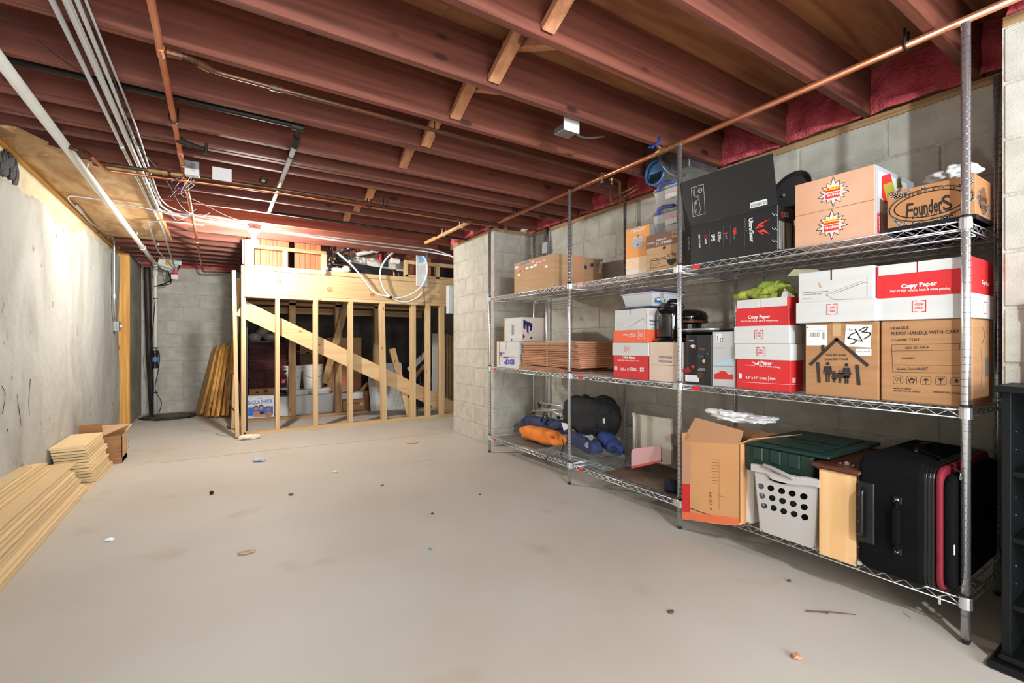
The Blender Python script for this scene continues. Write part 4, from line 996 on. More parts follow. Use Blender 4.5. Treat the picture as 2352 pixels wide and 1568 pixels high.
# comics carton
CP = mat('peach_card', (214, 168, 140), .7, col2=(206, 152, 120), scale=(2, 5, 5), lo=.4, hi=.75, rnd=0)
b = carton('comics_box', 'peach carton with two comic starburst logos on the top shelf, left of the beer box', 2.29, 1826, 2010, ZT, (2010, 376), .42, CP)
r, Fc, Sc = b['root'], b['F'], b['S']
obj('front_seam', M().box(b['x0'] - .0012, b['x0'], b['y0'] + .003, b['y1'] - .003, (b['z0'] + b['z1']) / 2 - .001, (b['z0'] + b['z1']) / 2 + .001), CARDD, r)
YI = mat('yellow_ink', (240, 220, 40), .5, rnd=0); SKY = mat('starburst_fill', (236, 206, 196), .6, rnd=0)
def burst(cx, cy, s=1):
    c0 = Fc.uv((cx, cy)); pts = []; q = random.Random(4)
    for i in range(28):
        a = i * math.pi / 14; rad = (.052 if i % 2 else .035) * (1 + (.22 if i in (21, 7) else 0)) * s * q.uniform(.92, 1.08)
        pts.append((c0[0] + rad * 1.15 * math.cos(a), c0[1] + rad * math.sin(a)))
    Fc.polyuv(SKY, pts); Fc.lineuv(INK, pts + [pts[0]], .0022)
    Fc.rect(RI, (cx - 18, cy + 17), (cx + 16, cy - 3)) 
    Fc.text(PAPER, 'MARVEL', (cx + 15, cy + 0), (cx - 17, cy + 6), bold=.035)
    Fc.poly(RI, [(cx - 19, cy + 2), (cx + 16, cy - 5), (cx + 18, cy - 14), (cx - 18, cy - 8)])
    Fc.text(YI, 'COMICS', (cx + 19, cy - 16), (cx - 18, cy - 9), bold=.04)
burst(1914, 441); burst(1911, 516); Fc.emit(r)
bw, bh = b['x1'] - b['x0'], b['z1'] - b['z0']
Sc.polyuv(mat('print_blue_grey', (176, 182, 196), .5, rnd=0), [(.003, .003), (bw - .003, .003), (bw - .003, bh - .003), (.003, bh - .003)])
Sc.polyuv(mat('art_cream', (226, 224, 218), .5, rnd=0), [(.03, bh * .35), (bw * .8, bh * .3), (bw * .8, bh * .93), (.03, bh * .93)])
Sc.poly(RI, [(2024, 405), (2044, 398), (2052, 430), (2034, 470), (2024, 450)]); Sc.poly(mat('art_mustard', (186, 170, 60), .5, rnd=0), [(2028, 425), (2050, 416), (2056, 450), (2040, 478)]); 
Sc.poly(mat('art_olive', (126, 112, 52), .5, rnd=0), [(2058, 412), (2066, 408), (2072, 430), (2060, 432)])
Sc.rect(RI, (2014, 534), (2022, 492)); Sc.text(PAPER, 'MARVEL', (2021, 530), (2020, 494)); Sc.text(YI, 'COMICS', (2031, 530), (2030, 496)); Sc.emit(r, 'artwork')
# beer box
CB = mat('beer_kraft', (176, 120, 76), .7, rnd=0)
b = carton('beer_box', 'brown beer carton with a black oval logo and white hop flowers', 2.30, 2038, 2241, ZT + .004, (2241, 398), (2281, 0), CB)
r, Fc, Sc = b['root'], b['F'], b['S']
HOP = mat('hop_print', (246, 228, 214), .7, rnd=0)
rr = random.Random(11)
def hops(Fx, w_, h_, n):
    for i in range(n):
        cu, cv = rr.uniform(.02, w_ - .02), rr.uniform(.02, h_ - .015); a0 = rr.uniform(0, 3.1)
        for k in range(7):
            t = (k / 6 - .5) * .05; sz = .0075 * (1 - abs(k / 6 - .5) * 1.2)
            for sgn in (-1, 1):
                u = cu + t * math.cos(a0) - sgn * sz * math.sin(a0); v_ = cv + t * math.sin(a0) + sgn * sz * math.cos(a0)
                if .006 < u < w_ - .006 and .006 < v_ < h_ - .006: Fx.circ(HOP, (u, v_), .0048, .003, n=7)
hops(Fc, b['y1'] - b['y0'], b['z1'] - b['z0'], 26); hops(Sc, b['x1'] - b['x0'], b['z1'] - b['z0'], 8)
ce = ((b['y1'] - b['y0']) * .5, (b['z1'] - b['z0']) * .52); 
def ell(a, b_, k=40, off=(0, 0)): return [(ce[0] + off[0] + a * math.cos(2 * math.pi * i / k), ce[1] + off[1] + b_ * math.sin(2 * math.pi * i / k)) for i in range(k + 1)]
Fc.polyuv(CB, ell((b['y1'] - b['y0']) * .47, .060)[:-1]); Fc.lineuv(INK, ell((b['y1'] - b['y0']) * .47, .060), .003); Fc.lineuv(INK, ell((b['y1'] - b['y0']) * .41, .047), .0042); Fc.lineuv(mat('olive_line', (110, 96, 60), .6, rnd=0), ell((b['y1'] - b['y0']) * .487, .063), .0016)
Fc.text(INK, 'F', (2080, 502), (2096, 500), h=.060, bold=.015); Fc.text(INK, 'ounder', (2098, 496), (2166, 482), h=.05, bold=.03); Fc.text(INK, 'S', (2168, 485), (2190, 478), h=.058, bold=.02)
Fc.text(INK, 'B r e w i n g.', (2095, 503), (2166, 487), h=.013, bold=.02); Fc.text(INK, 'Since 1997', (2138, 503), (2176, 497), h=.007, bold=.02)
ws_ = 'BREWED FOR US.'; u0, v0 = ce
for i, ch in enumerate(ws_):
    t = math.radians(128 - i * 6.4); 
    if ch != ' ':
        vs, fs = text_geo(ch, .03); e_ = .0024; mb = Fc._m(INK); k = .0095; ea = (b['y1'] - b['y0']) * .44; tx, ty = u0 + ea * math.cos(t), v0 + .0535 * math.sin(t); sl = math.atan2(-.0535 * math.cos(t), ea * math.sin(t))
        mb.add([Fc.P(tx + (p.x * math.cos(sl) - (p.y - .36) * math.sin(sl)) * k, ty + (p.x * math.sin(sl) + (p.y - .36) * math.cos(sl)) * k, e_) for p in vs], fs)
Fc.text(INK, 'ENJOY FRESH.', (2042, 446), (2069, 439), bold=.03); Fc.text(INK, 'KEEP REFRIGERATED.', (2188, 409), (2238, 398), bold=.03)
Fc.emit(r); Sc.circ(mat('badge_brown', (120, 78, 44), .7, rnd=0), (2258, 462), .05, sx=.75); Sc.circ(INK, (2258, 462), .05, .002, sx=.75)
Sc.text(INK, 'BARREL', (2251, 460), (2266, 466), h=.016); Sc.text(INK, 'AGED', (2252, 477), (2266, 485), h=.016)
Sc.emit(r); obj('black_base', M().box(b['x0'] - .0012, b['x1'] + .001, b['y0'] - .0012, b['y1'] + .001, b['z0'], b['z0'] + .016), BLACK, r)
BAGW = mat('white_film', (214, 214, 210), .3, trans=.25, rnd=0)
tag(obj('plastic_bag', M().blob(at(2190, 398, X=2.45), (.05, .07, .03), .5, 22, 5, nu=44, nv=24), BAGW, smooth=True), 'crumpled white plastic bag on top of the beer box', 'bag')
tag(obj('dark_box', M().box(2.56, 2.78, .60, .82, ZT, ZT + .16, .004), mat('dark_card', (60, 54, 52), .7)), 'dark box in the shade behind the beer box', 'box')
tag(obj('grey_tray', M().box(2.40, 2.70, 1.20, 1.62, ZT - .075, ZT - .045, .006), BLACK), 'flat black tray lying just beneath the top shelf above the white printer-paper box', 'tray') if False else None

# ================= MIDDLE SHELF =================
ZM = ZS['mid']
def brackets(Fx, px, py, w_, h_, m, flip=False, word=True):
    """square bracket logo around TRU RED; px,py centre; w_,h_ half sizes in pixels"""
    k = .33; s = -1 if flip else 1
    cu, cv = Fx.uv((px, py)); hu = abs(Fx.uv((px + w_, py))[0] - cu); hv = abs(Fx.uv((px, py - h_))[1] - cv); t = hu * .14
    for sg in (-1, 1):
        for q in ([(sg * hu * .33, hv), (sg * hu, hv), (sg * hu, hv * .3)], [(sg * hu, hv * .3), (sg * hu, -hv * .3)], [(sg * hu, -hv * .3), (sg * hu, -hv), (sg * hu * .33, -hv)]):
            Fx.lineuv(m, [(cu + a, cv + b_) for a, b_ in q], t)
    if word:
        for wd, row in (('TRU', .1), ('RED', -.55)):
            vs, fs = text_geo(wd, .02); x0 = min(p.x for p in vs); x1 = max(p.x for p in vs); kk = 1.25 * hu / (x1 - x0); e_ = Fx._e(m)
            P = [((p.x - (x0 + x1) / 2) * kk, row * hv + p.y * hv * .6) for p in vs]
            Fx._m(m).add([Fx.P(cu + a * s, cv + b_ * s, e_) for a, b_ in P], fs)
def lidbox(name, label, xf, pl, pr, zb, top, depth, mb_, ml, zsplit, group=None, lid_top=True, over=.006, mat_top=None):
    """paper carton with a telescoping lid (above or below zsplit)"""
    b = carton(name, label, xf, pl, pr, zb, top, depth, mb_, group=group, body=False)
    zs = at(zsplit[0], zsplit[1], X=xf).z
    a, c = (zb, zs + .01) if lid_top else (zs - .01, b['z1'])
    obj('body', M().box(xf, b['x1'], b['y0'], b['y1'], a, c, .002), mb_, b['root'])
    a, c = (zs, b['z1']) if lid_top else (zb, zs)
    obj('lid', M().box(xf - over, b['x1'] + over, b['y0'] - over, b['y1'] + over, a, c, .002), ml, b['root'])
    b['zs'] = zs; b['FL'] = Face((xf - over, b['y1'] + over, zb), (0, -1, 0)); b['SL'] = Face((xf - over, b['y0'] - over, zb), (1, 0, 0))
    return b
NAVY = mat('navy_ink', (34, 36, 92), .5, rnd=0); PUR = mat('purple_ink', (70, 60, 170), .5, rnd=0)
# EX boxes
WC2 = mat('white_carton_side', (206, 190, 180), .75, rnd=.02)
b1 = carton('paper_carton', 'white carton with upside-down purple lettering at the left end of the middle shelf', 2.285, 1141, 1190, ZM, (1190, 784), .32, WCARD)
Fc = b1['F']; Fc.rect(CARDL, (1146, 838), (1149, 784)); Fc.line(INK, [(1162.5, 785), (1162.5, 804)], .003)
Fc.text(NAVY, 'Multi-Use', (1147, 812), (1159, 812)); Fc.text(NAVY, 'Paper', (1147, 816), (1154, 816)); Fc.line(RI, [(1146, 819), (1183, 819)], .0022); Fc.rect(PUR, (1156, 822), (1168, 819.5)); Fc.line(CARDD, [(1141, 821), (1190, 821)], .0018)
Fc.text(PUR, 'EXP', (1181, 826), (1158, 826), h=.042, bold=.04); Fc.emit(b1['root'])
b2 = carton('paper_carton', 'white carton with a dark blue sideways mark, upper one at the shelf end', 2.30, 1157, 1198, b1['z1'] + .001, (1198, 728), (1250, 0), WCARD)
obj('side_sheet', M().box(b2['x0'] + .001, b2['x1'], b2['y0'] - .0012, b2['y0'], b2['z0'], b2['z1']), WC2, b2['root'])
Sc = Face((b2['x0'], b2['y0'] - .0012, b2['z0']), (1, 0, 0)); Fc = b2['F']
for pts in ([(1202, 734), (1223, 743), (1222, 752), (1202, 743)], [(1202, 741), (1207, 743), (1207, 757), (1202, 753)], [(1209, 745), (1214, 747), (1214, 768), (1210, 762)], [(1218, 748), (1223, 750), (1221, 758), (1217, 762)], [(1201, 766), (1206, 772), (1201, 779)], [(1222, 771), (1222, 780), (1217, 776)]): Sc.poly(NAVY, pts)
Sc.emit(b2['root']); Fc.rect(CARDL, (1157, 785), (1161, 730)); Fc.bars(GI, (1175, 770), (1181, 745), 5); Fc.rect(PUR, (1174, 782), (1177, 778)); Fc.emit(b2['root'])
# bundle of flattened cartons
FL2 = mat('corrugated_brown', (212, 158, 122), .85, col2=(186, 130, 96), scale=(6, 6, 60), rnd=.08); FLE = mat('liner_edge', (222, 178, 146), .8, rnd=.04)
bun = 'folded brown cartons in the string-tied bundle on the middle shelf'
zb = ZM + .002
y_n, y_f = Yx(1325, 2.30), Yx(1178, 2.30)
rr = random.Random(21)
def folded(x0, x1, y0, y1, z, t, label, grp, tilt=0, sag=0):
    """a flattened carton: two liners joined by a rounded fold on the near end"""
    n = 6; prof = []
    for i in range(n + 1): a = -math.pi / 2 + math.pi * i / n; prof.append((y0 - math.cos(a) * t * .5, z + t / 2 + math.sin(a) * t * .5))
    top = [(y0 + (y1 - y0) * k / 6, z + t) for k in range(1, 7)]; bot = [(y0 + (y1 - y0) * k / 6, z) for k in range(6, 0, -1)]
    th = t * .36
    outer = bot + prof + top
    inner = [(y1, z + t - th)] + [(y0 + .006, z + t - th), (y0 + .001, z + t / 2), (y0 + .006, z + th), (y1, z + th)]
    sg = lambda y: sag * math.sin(math.pi * (y - y0) / (y1 - y0)) if sag else 0
    poly = [V((x0, y, zz - sg(y))) for y, zz in outer + inner]
    mb = M().prism(poly, (x1 - x0, 0, tilt))
    o = obj('folded_carton', mb, FL2); tag(o, label, 'cardboard', grp); return o
for i in range(4): folded(2.285 + rr.uniform(0, .02), 2.76, Yx(1318 - 12 * i, 2.29), Yx(1176 + 3 * i, 2.29), zb + i * .0085, .008, 'flattened brown cartons lying loose under the string-tied bundle', 'loose flattened cartons under the bundle')
zb2 = zb + 4 * .0085 + .008
TB = (at(1320, 784, X=2.29).z - zb2) / 14
for i in range(14):
    folded(2.285 + rr.uniform(0, .012), 2.74 + rr.uniform(-.02, .04), Yx(1334 - i * .6, 2.29), Yx((1200 if i < 7 else 1204) - i * .2, 2.29), zb2 + i * TB, TB * .93, bun, 'folded cartons in the tied bundle', sag=.0)
y = Yx(1256, 2.28); zt_ = zb2 + 14 * TB
tag(obj('string', M().tube([(2.282, y, zb2 - .002), (2.2815, y, zt_ + .002), (2.76, y, zt_ + .004)], .003, 5), PAPER), 'white string tying the bundle of folded cartons', 'string')
# copy paper box + printer paper box (far)
b = lidbox('copy_paper_box', 'red and white copy paper box under the orange-banded printer paper box', 2.285, 1409, 1489, ZM, (1489, 787), .30, RED, WCARD, (1489, 818))
Fc, r = b['F'], b['root']
Fc.text(PAPER, 'Copy Paper', (1429, 822), (1460, 824), bold=.04); Fc.text(PAPER, 'Best for high volume, black and white', (1419, 828), (1468, 830), bold=.02)
Fc.rect(PAPER, (1411, 849), (1418, 841)); Fc.text(RI, '10', (1412.5, 848), (1417, 848), bold=.03); Fc.text(PAPER, '8.5 x 11', (1426, 850), (1445, 851), bold=.03); Fc.text(PAPER, '5000', (1448, 850), (1462, 852), bold=.03)
for k in range(4): Fc.rect(PAPER, (1470 + (k % 2) * 5, 848 + (k // 2) * 5), (1474 + (k % 2) * 5, 844 + (k // 2) * 5))
Fc.line(PAPER, [(1411, 860), (1425, 861)], .001); Fc.emit(r); brackets(b['FL'], 1441, 801, 5.5, 7, RI); b['FL'].emit(r, 'logo')
c1 = b
b = lidbox('printer_paper_box', 'white printer paper box with an orange lower band, stacked under the purple-lidded bin', 2.29, 1412, 1488, c1['z1'] + .001, (1488, 707), .27, WCARD, ORG, (1488, 757), lid_top=False)
Fc, Sc, r = b['F'], b['S'], b['root']
Fc.line(INK, [(1447.5, 710), (1447.5, 722)], .004); Fc.line(GI, [(1441, 752), (1477, 731), (1484, 741)], .0014); Fc.line(GI, [(1441, 752), (1442, 756), (1452, 756)], .0014); 
for k in range(5): Fc.line(mat('faint_ink', (176, 178, 186), .6, rnd=0), [(1417, 743 + k * 3), (1436 - k * 3, 742 + k * 3)], .0011); Fc.line(MATS['faint_ink'], [(1452 + k * 4, 747 - k * 2.6), (1462 + k * 4, 742 - k * 2.6)], .0011)
Fc.line(CARDD, [(1485.5, 722), (1485.5, 756)], .002); Fc.emit(r)
brackets(Sc, 1497, 718, 4.5, 6, RI); Sc.text(INK, 'Printer Paper', (1492, 739), (1520, 741), bold=.03); Sc.text(INK, 'Best For Black & White', (1492, 745), (1520, 747), bold=.03)
for k in range(2): Sc.line(GI, [(1493, 751 + k * 3), (1516, 753 + k * 3)], .001)
Sc.emit(r)
brackets(b['FL'], 1473, 769, 7, 8.5, PAPER, True); b['FL'].text(PAPER, 'Printer Paper', (1460, 766), (1431, 767), bold=.03); b['FL'].text(PAPER, 'Black & White', (1460, 771), (1443, 772), bold=.03); b['FL'].emit(r, 'logo')
pz = b['z1']
# purple-lidded clear bin
DP = mat('dark_purple_plastic', (58, 52, 92), .35, rnd=0)
ya, yb = Yx(1498, 2.30), Yx(1428, 2.30)
tag(obj('purple_lid', M().box(2.285, 2.60, Yx(1490, 2.285), Yx(1420, 2.285), pz + .002, pz + .013, .004), DP), 'loose purple lid lying under the clear shoebox bin', 'lid')
zt = at(1495, 667, X=2.30).z
r = bin_('clear_bin', 'clear shoebox bin with dark purple lid on top of the printer paper box', 2.30, 2.60, ya, yb, pz + .015, zt - .008, CLR2, CLR2)
obj('lid', M().box(2.29, 2.61, ya - .01, yb + .01, zt - .004, zt + .008, .004), DP, r)
obj('contents', M().box(2.36, 2.52, ya + .03, yb - .03, pz + .022, pz + .05, .01), CARDL, r)
Sc = Face((2.302, ya - .001, pz), (1, 0, 0)); Sc.rect(PAPER, (1506, 694), (1532, 686)); Sc.rect(mat('label_blue', (60, 130, 200), .5, rnd=0), (1506, 694), (1520, 690)); Sc.circ(NAVY, (1512, 688), .012, .004, sx=1.5); Sc.bars(INK, (1524, 692), (1530, 687), 4); Sc.emit(r, 'label')
# beige box + black water urn
BG = mat('beige_card', (216, 194, 176), .8, col2=(206, 182, 162), scale=(4, 4, 4), rnd=0)
b = carton('cardboard_box', 'plain pale beige carton under the black electric urn', 2.285, 1491, 1562, ZM, (1562, 786), .34, BG)
Fc = b['F']
for k in range(2): Fc.text(GI, 'THIS SIDE UP HANDLE' if k == 0 else 'FRAGILE HOUSEWARES', (1513, 822 + 9 * k), (1544, 824 + 9 * k), h=.013)
Fc.line(GI, [(1496, 837), (1552, 840)], .002); Fc.line(GI, [(1510, 817), (1562, 820), ], .001); Fc.line(GI, [(1562, 848), (1538, 846)], .0008)
Fc.emit(b['root'])
bz = b['z1']; cu = V((2.40, (Yx(1513, 2.40) + Yx(1562, 2.40)) / 2 - .005, bz))
GB = mat('gloss_black', (14, 14, 15), .08, coat=1, rnd=0)
ur = thing('electric_urn', tuple(cu), 'glossy black electric urn standing on the pale beige carton', 'appliance')
zu = at(1540, 703, X=2.36).z
obj('base', M().lathe([(.10, 0), (.104, .008), (.09, .024), (.07, .03)], cu, 28), GB, ur, smooth=True)
obj('body', M().lathe([(.074, .028), (.08, .04), (.08, zu - bz - .05), (.074, zu - bz - .02), (.055, zu - bz - .005)], cu, 28), GB, ur, smooth=True)
obj('lid', M().lathe([(.06, zu - bz - .006), (.055, zu - bz + .012), (.02, zu - bz + .02)], cu, 24), BLACK, ur, smooth=True)
obj('handle', M().tube(spline([cu + V((0, .02, zu - bz)), cu + V((0, .0, zu - bz + .035)), cu + V((0, -.06, zu - bz + .03)), cu + V((.0, -.10, zu - bz - .01))], 5), .012, 8), BLACK, ur, smooth=True)
Fu = Face(cu + V((-.083, .05, 0)), (.35, -1, 0)); Fu.rect(GI, (1517, 765), (1526, 742)); 
for k in range(6): Fu.line(PAPER, [(1518, 744 + k * 4), (1526, 745 + k * 4)], .0015)
Fu.emit(ur, 'label'); obj('cord', M().tube(spline([cu + V((-.05, .08, .05)), cu + V((-.09, .13, .03)), cu + V((-.09, .16, .003)), cu + V((-.06, .10, .003)), cu + V((-.06, .07, .02))], 6), .004, 6), RUBBER, ur, smooth=True)
# black frying pan hanging out to the right behind the post
c = at(1580, 728, X=2.62)
ls = thing('lidded_pan', tuple(c), 'black domed electric pan behind the post, right of the urn', 'pan')
obj('dome', M().lathe([(.12, -.03), (.125, -.0), (.11, .03), (.06, .05), (.0, .055)], c, 28), GB, ls, smooth=True); obj('rim', M().lathe([(.124, -.04), (.128, -.03), (.12, -.026)], c, 28), COPPER, ls)
obj('base', M().lathe([(.08, .842 + .19 - c.z), (.085, -.05), (.118, -.04)], c, 20), BLACK, ls)
ls_b = obj('stand_box', M().box(c.x - .12, c.x + .12, c.y - .13, c.y + .11, ZM, ZM + .19, .003), mat('dark_grey_card', (70, 66, 64), .7)); tag(ls_b, 'dark carton at the back of the shelf under the domed pan', 'box')
# photo-printed appliance box with silver lid on top
b = carton('appliance_box', 'dark box with printed red and brown food pictures, on the middle shelf', 2.30, 1575, 1634, ZM, (1634, 768), .30, BB)
Fc, r = b['F'], b['root']; rr = random.Random(31)
Fc.rect(PAPER, (1574, 875), (1606, 862))
for px, py, w_, h_, cc in ((1580, 850, 22, 14, (150, 20, 30)), (1592, 842, 9, 7, (214, 40, 48)), (1608, 862, 18, 16, (70, 50, 34)), (1612, 848, 22, 8, (120, 120, 122)), (1592, 795, 12, 9, (220, 210, 200)), (1597, 797, 6, 7, (190, 50, 40)), (1614, 802, 18, 8, (92, 62, 50)), (1610, 818, 20, 8, (60, 60, 64)), (1617, 829, 8, 10, (206, 170, 140)), (1588, 782, 20, 4, (150, 154, 158)), (1626, 812, 8, 6, (70, 70, 74))):
    m_ = mat('picture_%d_%d' % (cc[0], cc[1]), cc, .4, rnd=0); pts = []
    for k in range(9): a = k * .698; pts.append((px + w_ * .5 * math.cos(a) * rr.uniform(.7, 1.1), py + h_ * .5 * math.sin(a) * rr.uniform(.7, 1.1)))
    Fc.poly(m_, pts[::-1])
Fc.emit(r, 'picture')
cl = at(1624, 754, X=2.46); cl.z = b['z1'] + .03
sl = thing('serving_tray', (cl.x, cl.y, b['z1']), 'round black electric griddle with silver rim on the food-picture box', 'appliance')
obj('body', M().lathe([(.10, .0), (.13, .012), (.135, .022)], (cl.x, cl.y, b['z1'] + .001), 30), BLACK, sl, smooth=True)
obj('rim', M().lathe([(.136, .022), (.145, .028), (.145, .036), (.13, .038), (.0, .036)], (cl.x, cl.y, b['z1']), 36), mat('brushed_silver', (176, 172, 170), .35, .7, rnd=0), sl)
# tall clear bin with papers
b = carton('clear_bin', 'tall clear bin packed with red and white papers, left of the red box stack', 2.30, 1637, 1689, ZM, (1637, 762), .26, CLR2, cat='storage bin')
Fc, r = b['F'], b['root']
Fc.rect(PAPER, (1644, 785), (1659, 766)); Fc.bars(INK, (1647, 782), (1650, 771), 4)
for k in range(4): Fc.rect(INK, (1654 + (k % 2) * 4, 779 + (k // 2) * 5), (1656.5 + (k % 2) * 4, 776 + (k // 2) * 5))
Fc.line(GI, [(1643, 799), (1662, 799)], .003); Fc.poly(RED, [(1641, 859), (1650, 856), (1656, 851), (1668, 853), (1672, 860), (1684, 859), (1684, 871), (1641, 870)]); Fc.poly(mat('pale_blue_print', (170, 196, 214), .5, rnd=0), [(1641, 835), (1684, 822), (1684, 838), (1641, 841)]); Fc.line(GI, [(1641, 840), (1688, 842)], .002)
Fc.emit(r, 'contents_print'); obj('inner_papers', M().box(b['x0'] + .006, b['x1'] - .01, b['y0'] + .008, b['y1'] - .008, b['z0'] + .006, b['z0'] + .085, .002), RED, r)
# red stack: lower and upper
b = lidbox('copy_paper_box', 'red copy paper box with white lid, bottom of the red stack', 2.285, 1692, 1815, ZM, (1815, 790), (1845, 0), RED, WCARD, (1815, 828))
Fc, Sc, r = b['F'], b['S'], b['root']
Fc.text(PAPER, 'Paper', (1747, 836), (1774, 838), bold=.04); Fc.text(PAPER, 'black & white printing', (1744, 841), (1792, 845), bold=.02)
Fc.poly(PAPER, [(1725, 829), (1738, 834), (1744, 829), (1743, 838), (1734, 836)]); Fc.line(PAPER, [(1712, 838), (1734, 839)], .0025)
Fc.poly(PAPER, [(1697, 857), (1704, 858), (1704, 869), (1698, 869)]); Fc.text(PAPER, '8.5" x 11"', (1713, 869), (1742, 870), bold=.03); Fc.text(PAPER, 'CUBES', (1744, 870), (1761, 871), bold=.03); Fc.line(PAPER, [(1765, 863), (1765, 874)], .0018); Fc.text(PAPER, '5000', (1768, 871), (1781, 872), bold=.03); Fc.line(PAPER, [(1705, 877), (1815, 883)], .0014)
Sc.line(PAPER, [(1817, 883), (1845, 881)], .0014); Sc.rect(PAPER, (1820, 879), (1827, 867)); Sc.text(RI, '10', (1821.5, 876), (1825.5, 876), h=.015); Fc.emit(r); Sc.emit(r)
brackets(b['FL'], 1748, 807, 9.5, 9.5, RI); b['FL'].emit(r, 'logo')
c1 = b
def top_flaps(b, m, pxs, drop_px, r):
    """white turned-down top flaps on the front face: pxs=(left, slit, right), drop px"""
    y = [Yx(p, b['x0']) for p in pxs]; zt = b['z1']; zd = at(pxs[2], drop_px, X=b['x0']).z
    for a, c in ((y[0], y[1] + .002), (y[1] - .002, y[2])): obj('top_flap', M().box(b['x0'] - .0035, b['x0'] - .0005, c, a, zd, zt + .001, .001), m, r)
b = lidbox('copy_paper_box', 'red copy paper box with white flaps, under the green bag', 2.295, 1690, 1812, c1['z1'] + .001, (1812, 681), (1838, 0), RED, WCARD, (1812, 746), lid_top=False)
Fc, Sc, r = b['F'], b['S'], b['root']; top_flaps(b, WCARD, (1693, 1746, 1808), 702, r)
Fc.text(PAPER, 'Copy Paper', (1718, 732), (1770, 730), bold=.04); Fc.text(PAPER, 'Best for high volume, black & white printing', (1702, 739), (1788, 737), bold=.02); Fc.emit(r)
brackets(b['FL'], 1743, 768, 9.5, 9.5, RI, True); b['FL'].emit(r, 'logo')
gz = b['z1']; LIME = mat('lime_film', (186, 196, 84), .28, col2=(140, 166, 76), scale=(9, 9, 9), trans=.15, rnd=0)
gb = thing('green_bag', (2.42, Yx(1765, 2.42), gz), 'crumpled yellow-green plastic bag with leaf print on the upper red box', 'bag')
c = at(1768, 664, X=2.42); obj('film', M().blob(c + V((.02, .0, -.03)), (.09, .12, .06), .5, 15, 4, nu=60, nv=34).blob(c + V((-.01, .13, -.025)), (.05, .06, .03), .35, 18, 9), LIME, gb, smooth=True)
Fg = Face(c + V((-.09, .1, 0)), (0, -1, 0)); Fg.line(INK, [(1742, 675), (1760, 676), (1790, 668), (1812, 666)], .0022)
for a, d in (((1768, 674), (1762, 662)), ((1768, 674), (1760, 683)), ((1782, 670), (1778, 657)), ((1782, 670), (1774, 682)), ((1755, 676), (1746, 667))): Fg.line(INK, [a, d], .0016)
Fg.emit(gb, 'leaf_print')
wp = at(1812, 672, X=2.34); tag(obj('paper_corner', M().prism([V((2.33, wp.y + .035, gz)), V((2.33, wp.y - .035, gz)), V((2.34, wp.y + .02, gz + .045))], (.003, 0, 0)), PAPER), 'white paper corner sticking up in front of the green bag', 'paper')
# house-print carton
b = carton('cardboard_box', 'brown carton with a house and family print and a white label reading 513', 2.285, 1850, 2017, ZM, (2017, 737), .40, CARD)
r, Fc = b['root'], b['F']; HI = mat('dark_print', (48, 40, 36), .8, rnd=0)
Fc.rect(PAPER, (1852, 793), (1900, 746)); Fc.bars(HI, (1860, 774), (1883, 763), 16); Fc.bars(HI, (1888, 779), (1896, 763), 4); Fc.line(GI, [(1853, 752), (1880, 750)], .001); Fc.line(GI, [(1853, 760), (1897, 758)], .001); Fc.rect(HI, (1853, 753), (1856, 751))
Fc.poly(PAPER, [(1943, 745), (2003, 746), (2000, 798), (1940, 795)]); Fc.text(GI, 'FBA18', (1947, 759), (1967, 759), bold=.01); Fc.text(GI, 'ET2', (1966, 785), (1979, 785))
Fc.rect(PAPER, (1965, 816), (2002, 801)); Fc.text(GI, '100005 100 649', (1967, 809), (1999, 808), h=.005)
Fc.line(INK, [(1969, 762), (1955, 768), (1949, 776), (1962, 779), (1968, 781), (1962, 788), (1953, 790)], .0042); Fc.line(INK, [(1949, 778), (1948, 774)], .004)
Fc.line(INK, [(1965, 757), (1981, 783)], .0045); Fc.line(INK, [(1974, 759), (1988, 751), (1993, 752), (1990, 757), (1981, 762), (1998, 764), (2000, 768), (1993, 774), (1985, 778)], .0045)
Fc.line(HI, [(1863, 836), (1922, 779), (1992, 838)], .013); Fc.rect(HI, (1887, 805), (1894, 792))
Fc.line(HI, [(1879, 834), (1882, 876)], .013); Fc.line(HI, [(1969, 840), (1973, 881)], .013)
Fc.text(HI, 'Live for Love', (1899, 817), (1945, 817), bold=.012); Fc.text(HI, 'Love for Food', (1896, 827), (1948, 827), bold=.012)
def person_icon(cx, ty, h, skirt):
    s = h / 46; Fc.circ(HI, (cx, ty + 4.5 * s), .0072 * s, n=14)
    if skirt: Fc.poly(HI, [(cx - 5 * s, ty + 11 * s), (cx + 5 * s, ty + 11 * s), (cx + 9 * s, ty + 34 * s), (cx - 9 * s, ty + 34 * s)])
    else: Fc.poly(HI, [(cx - 7 * s, ty + 10 * s), (cx + 7 * s, ty + 10 * s), (cx + 6 * s, ty + 30 * s), (cx - 6 * s, ty + 30 * s)])
    for sg in (-1, 1):
        Fc.line(HI, [(cx + sg * 6 * s, ty + 12 * s), (cx + sg * 9.5 * s, ty + 26 * s)], .0045 * s); Fc.line(HI, [(cx + sg * 3 * s, ty + 30 * s), (cx + sg * 2.6 * s, ty + 45 * s)], .0062 * s)
person_icon(1902, 830, 47, False); person_icon(1945, 833, 47, True); person_icon(1917, 851, 27, True); person_icon(1930, 849, 30, False); Fc.line(HI, [(1910, 857), (1938, 857)], .003)
Fc.emit(r); obj('tape', M().box(b['x0'] - .0008, b['x0'] - .0003, Yx(1932, 2.285), Yx(1912, 2.285), b['z1'] - .06, b['z1']), mat('tape_film', (196, 158, 118), .2, rnd=0), r)
c1 = b
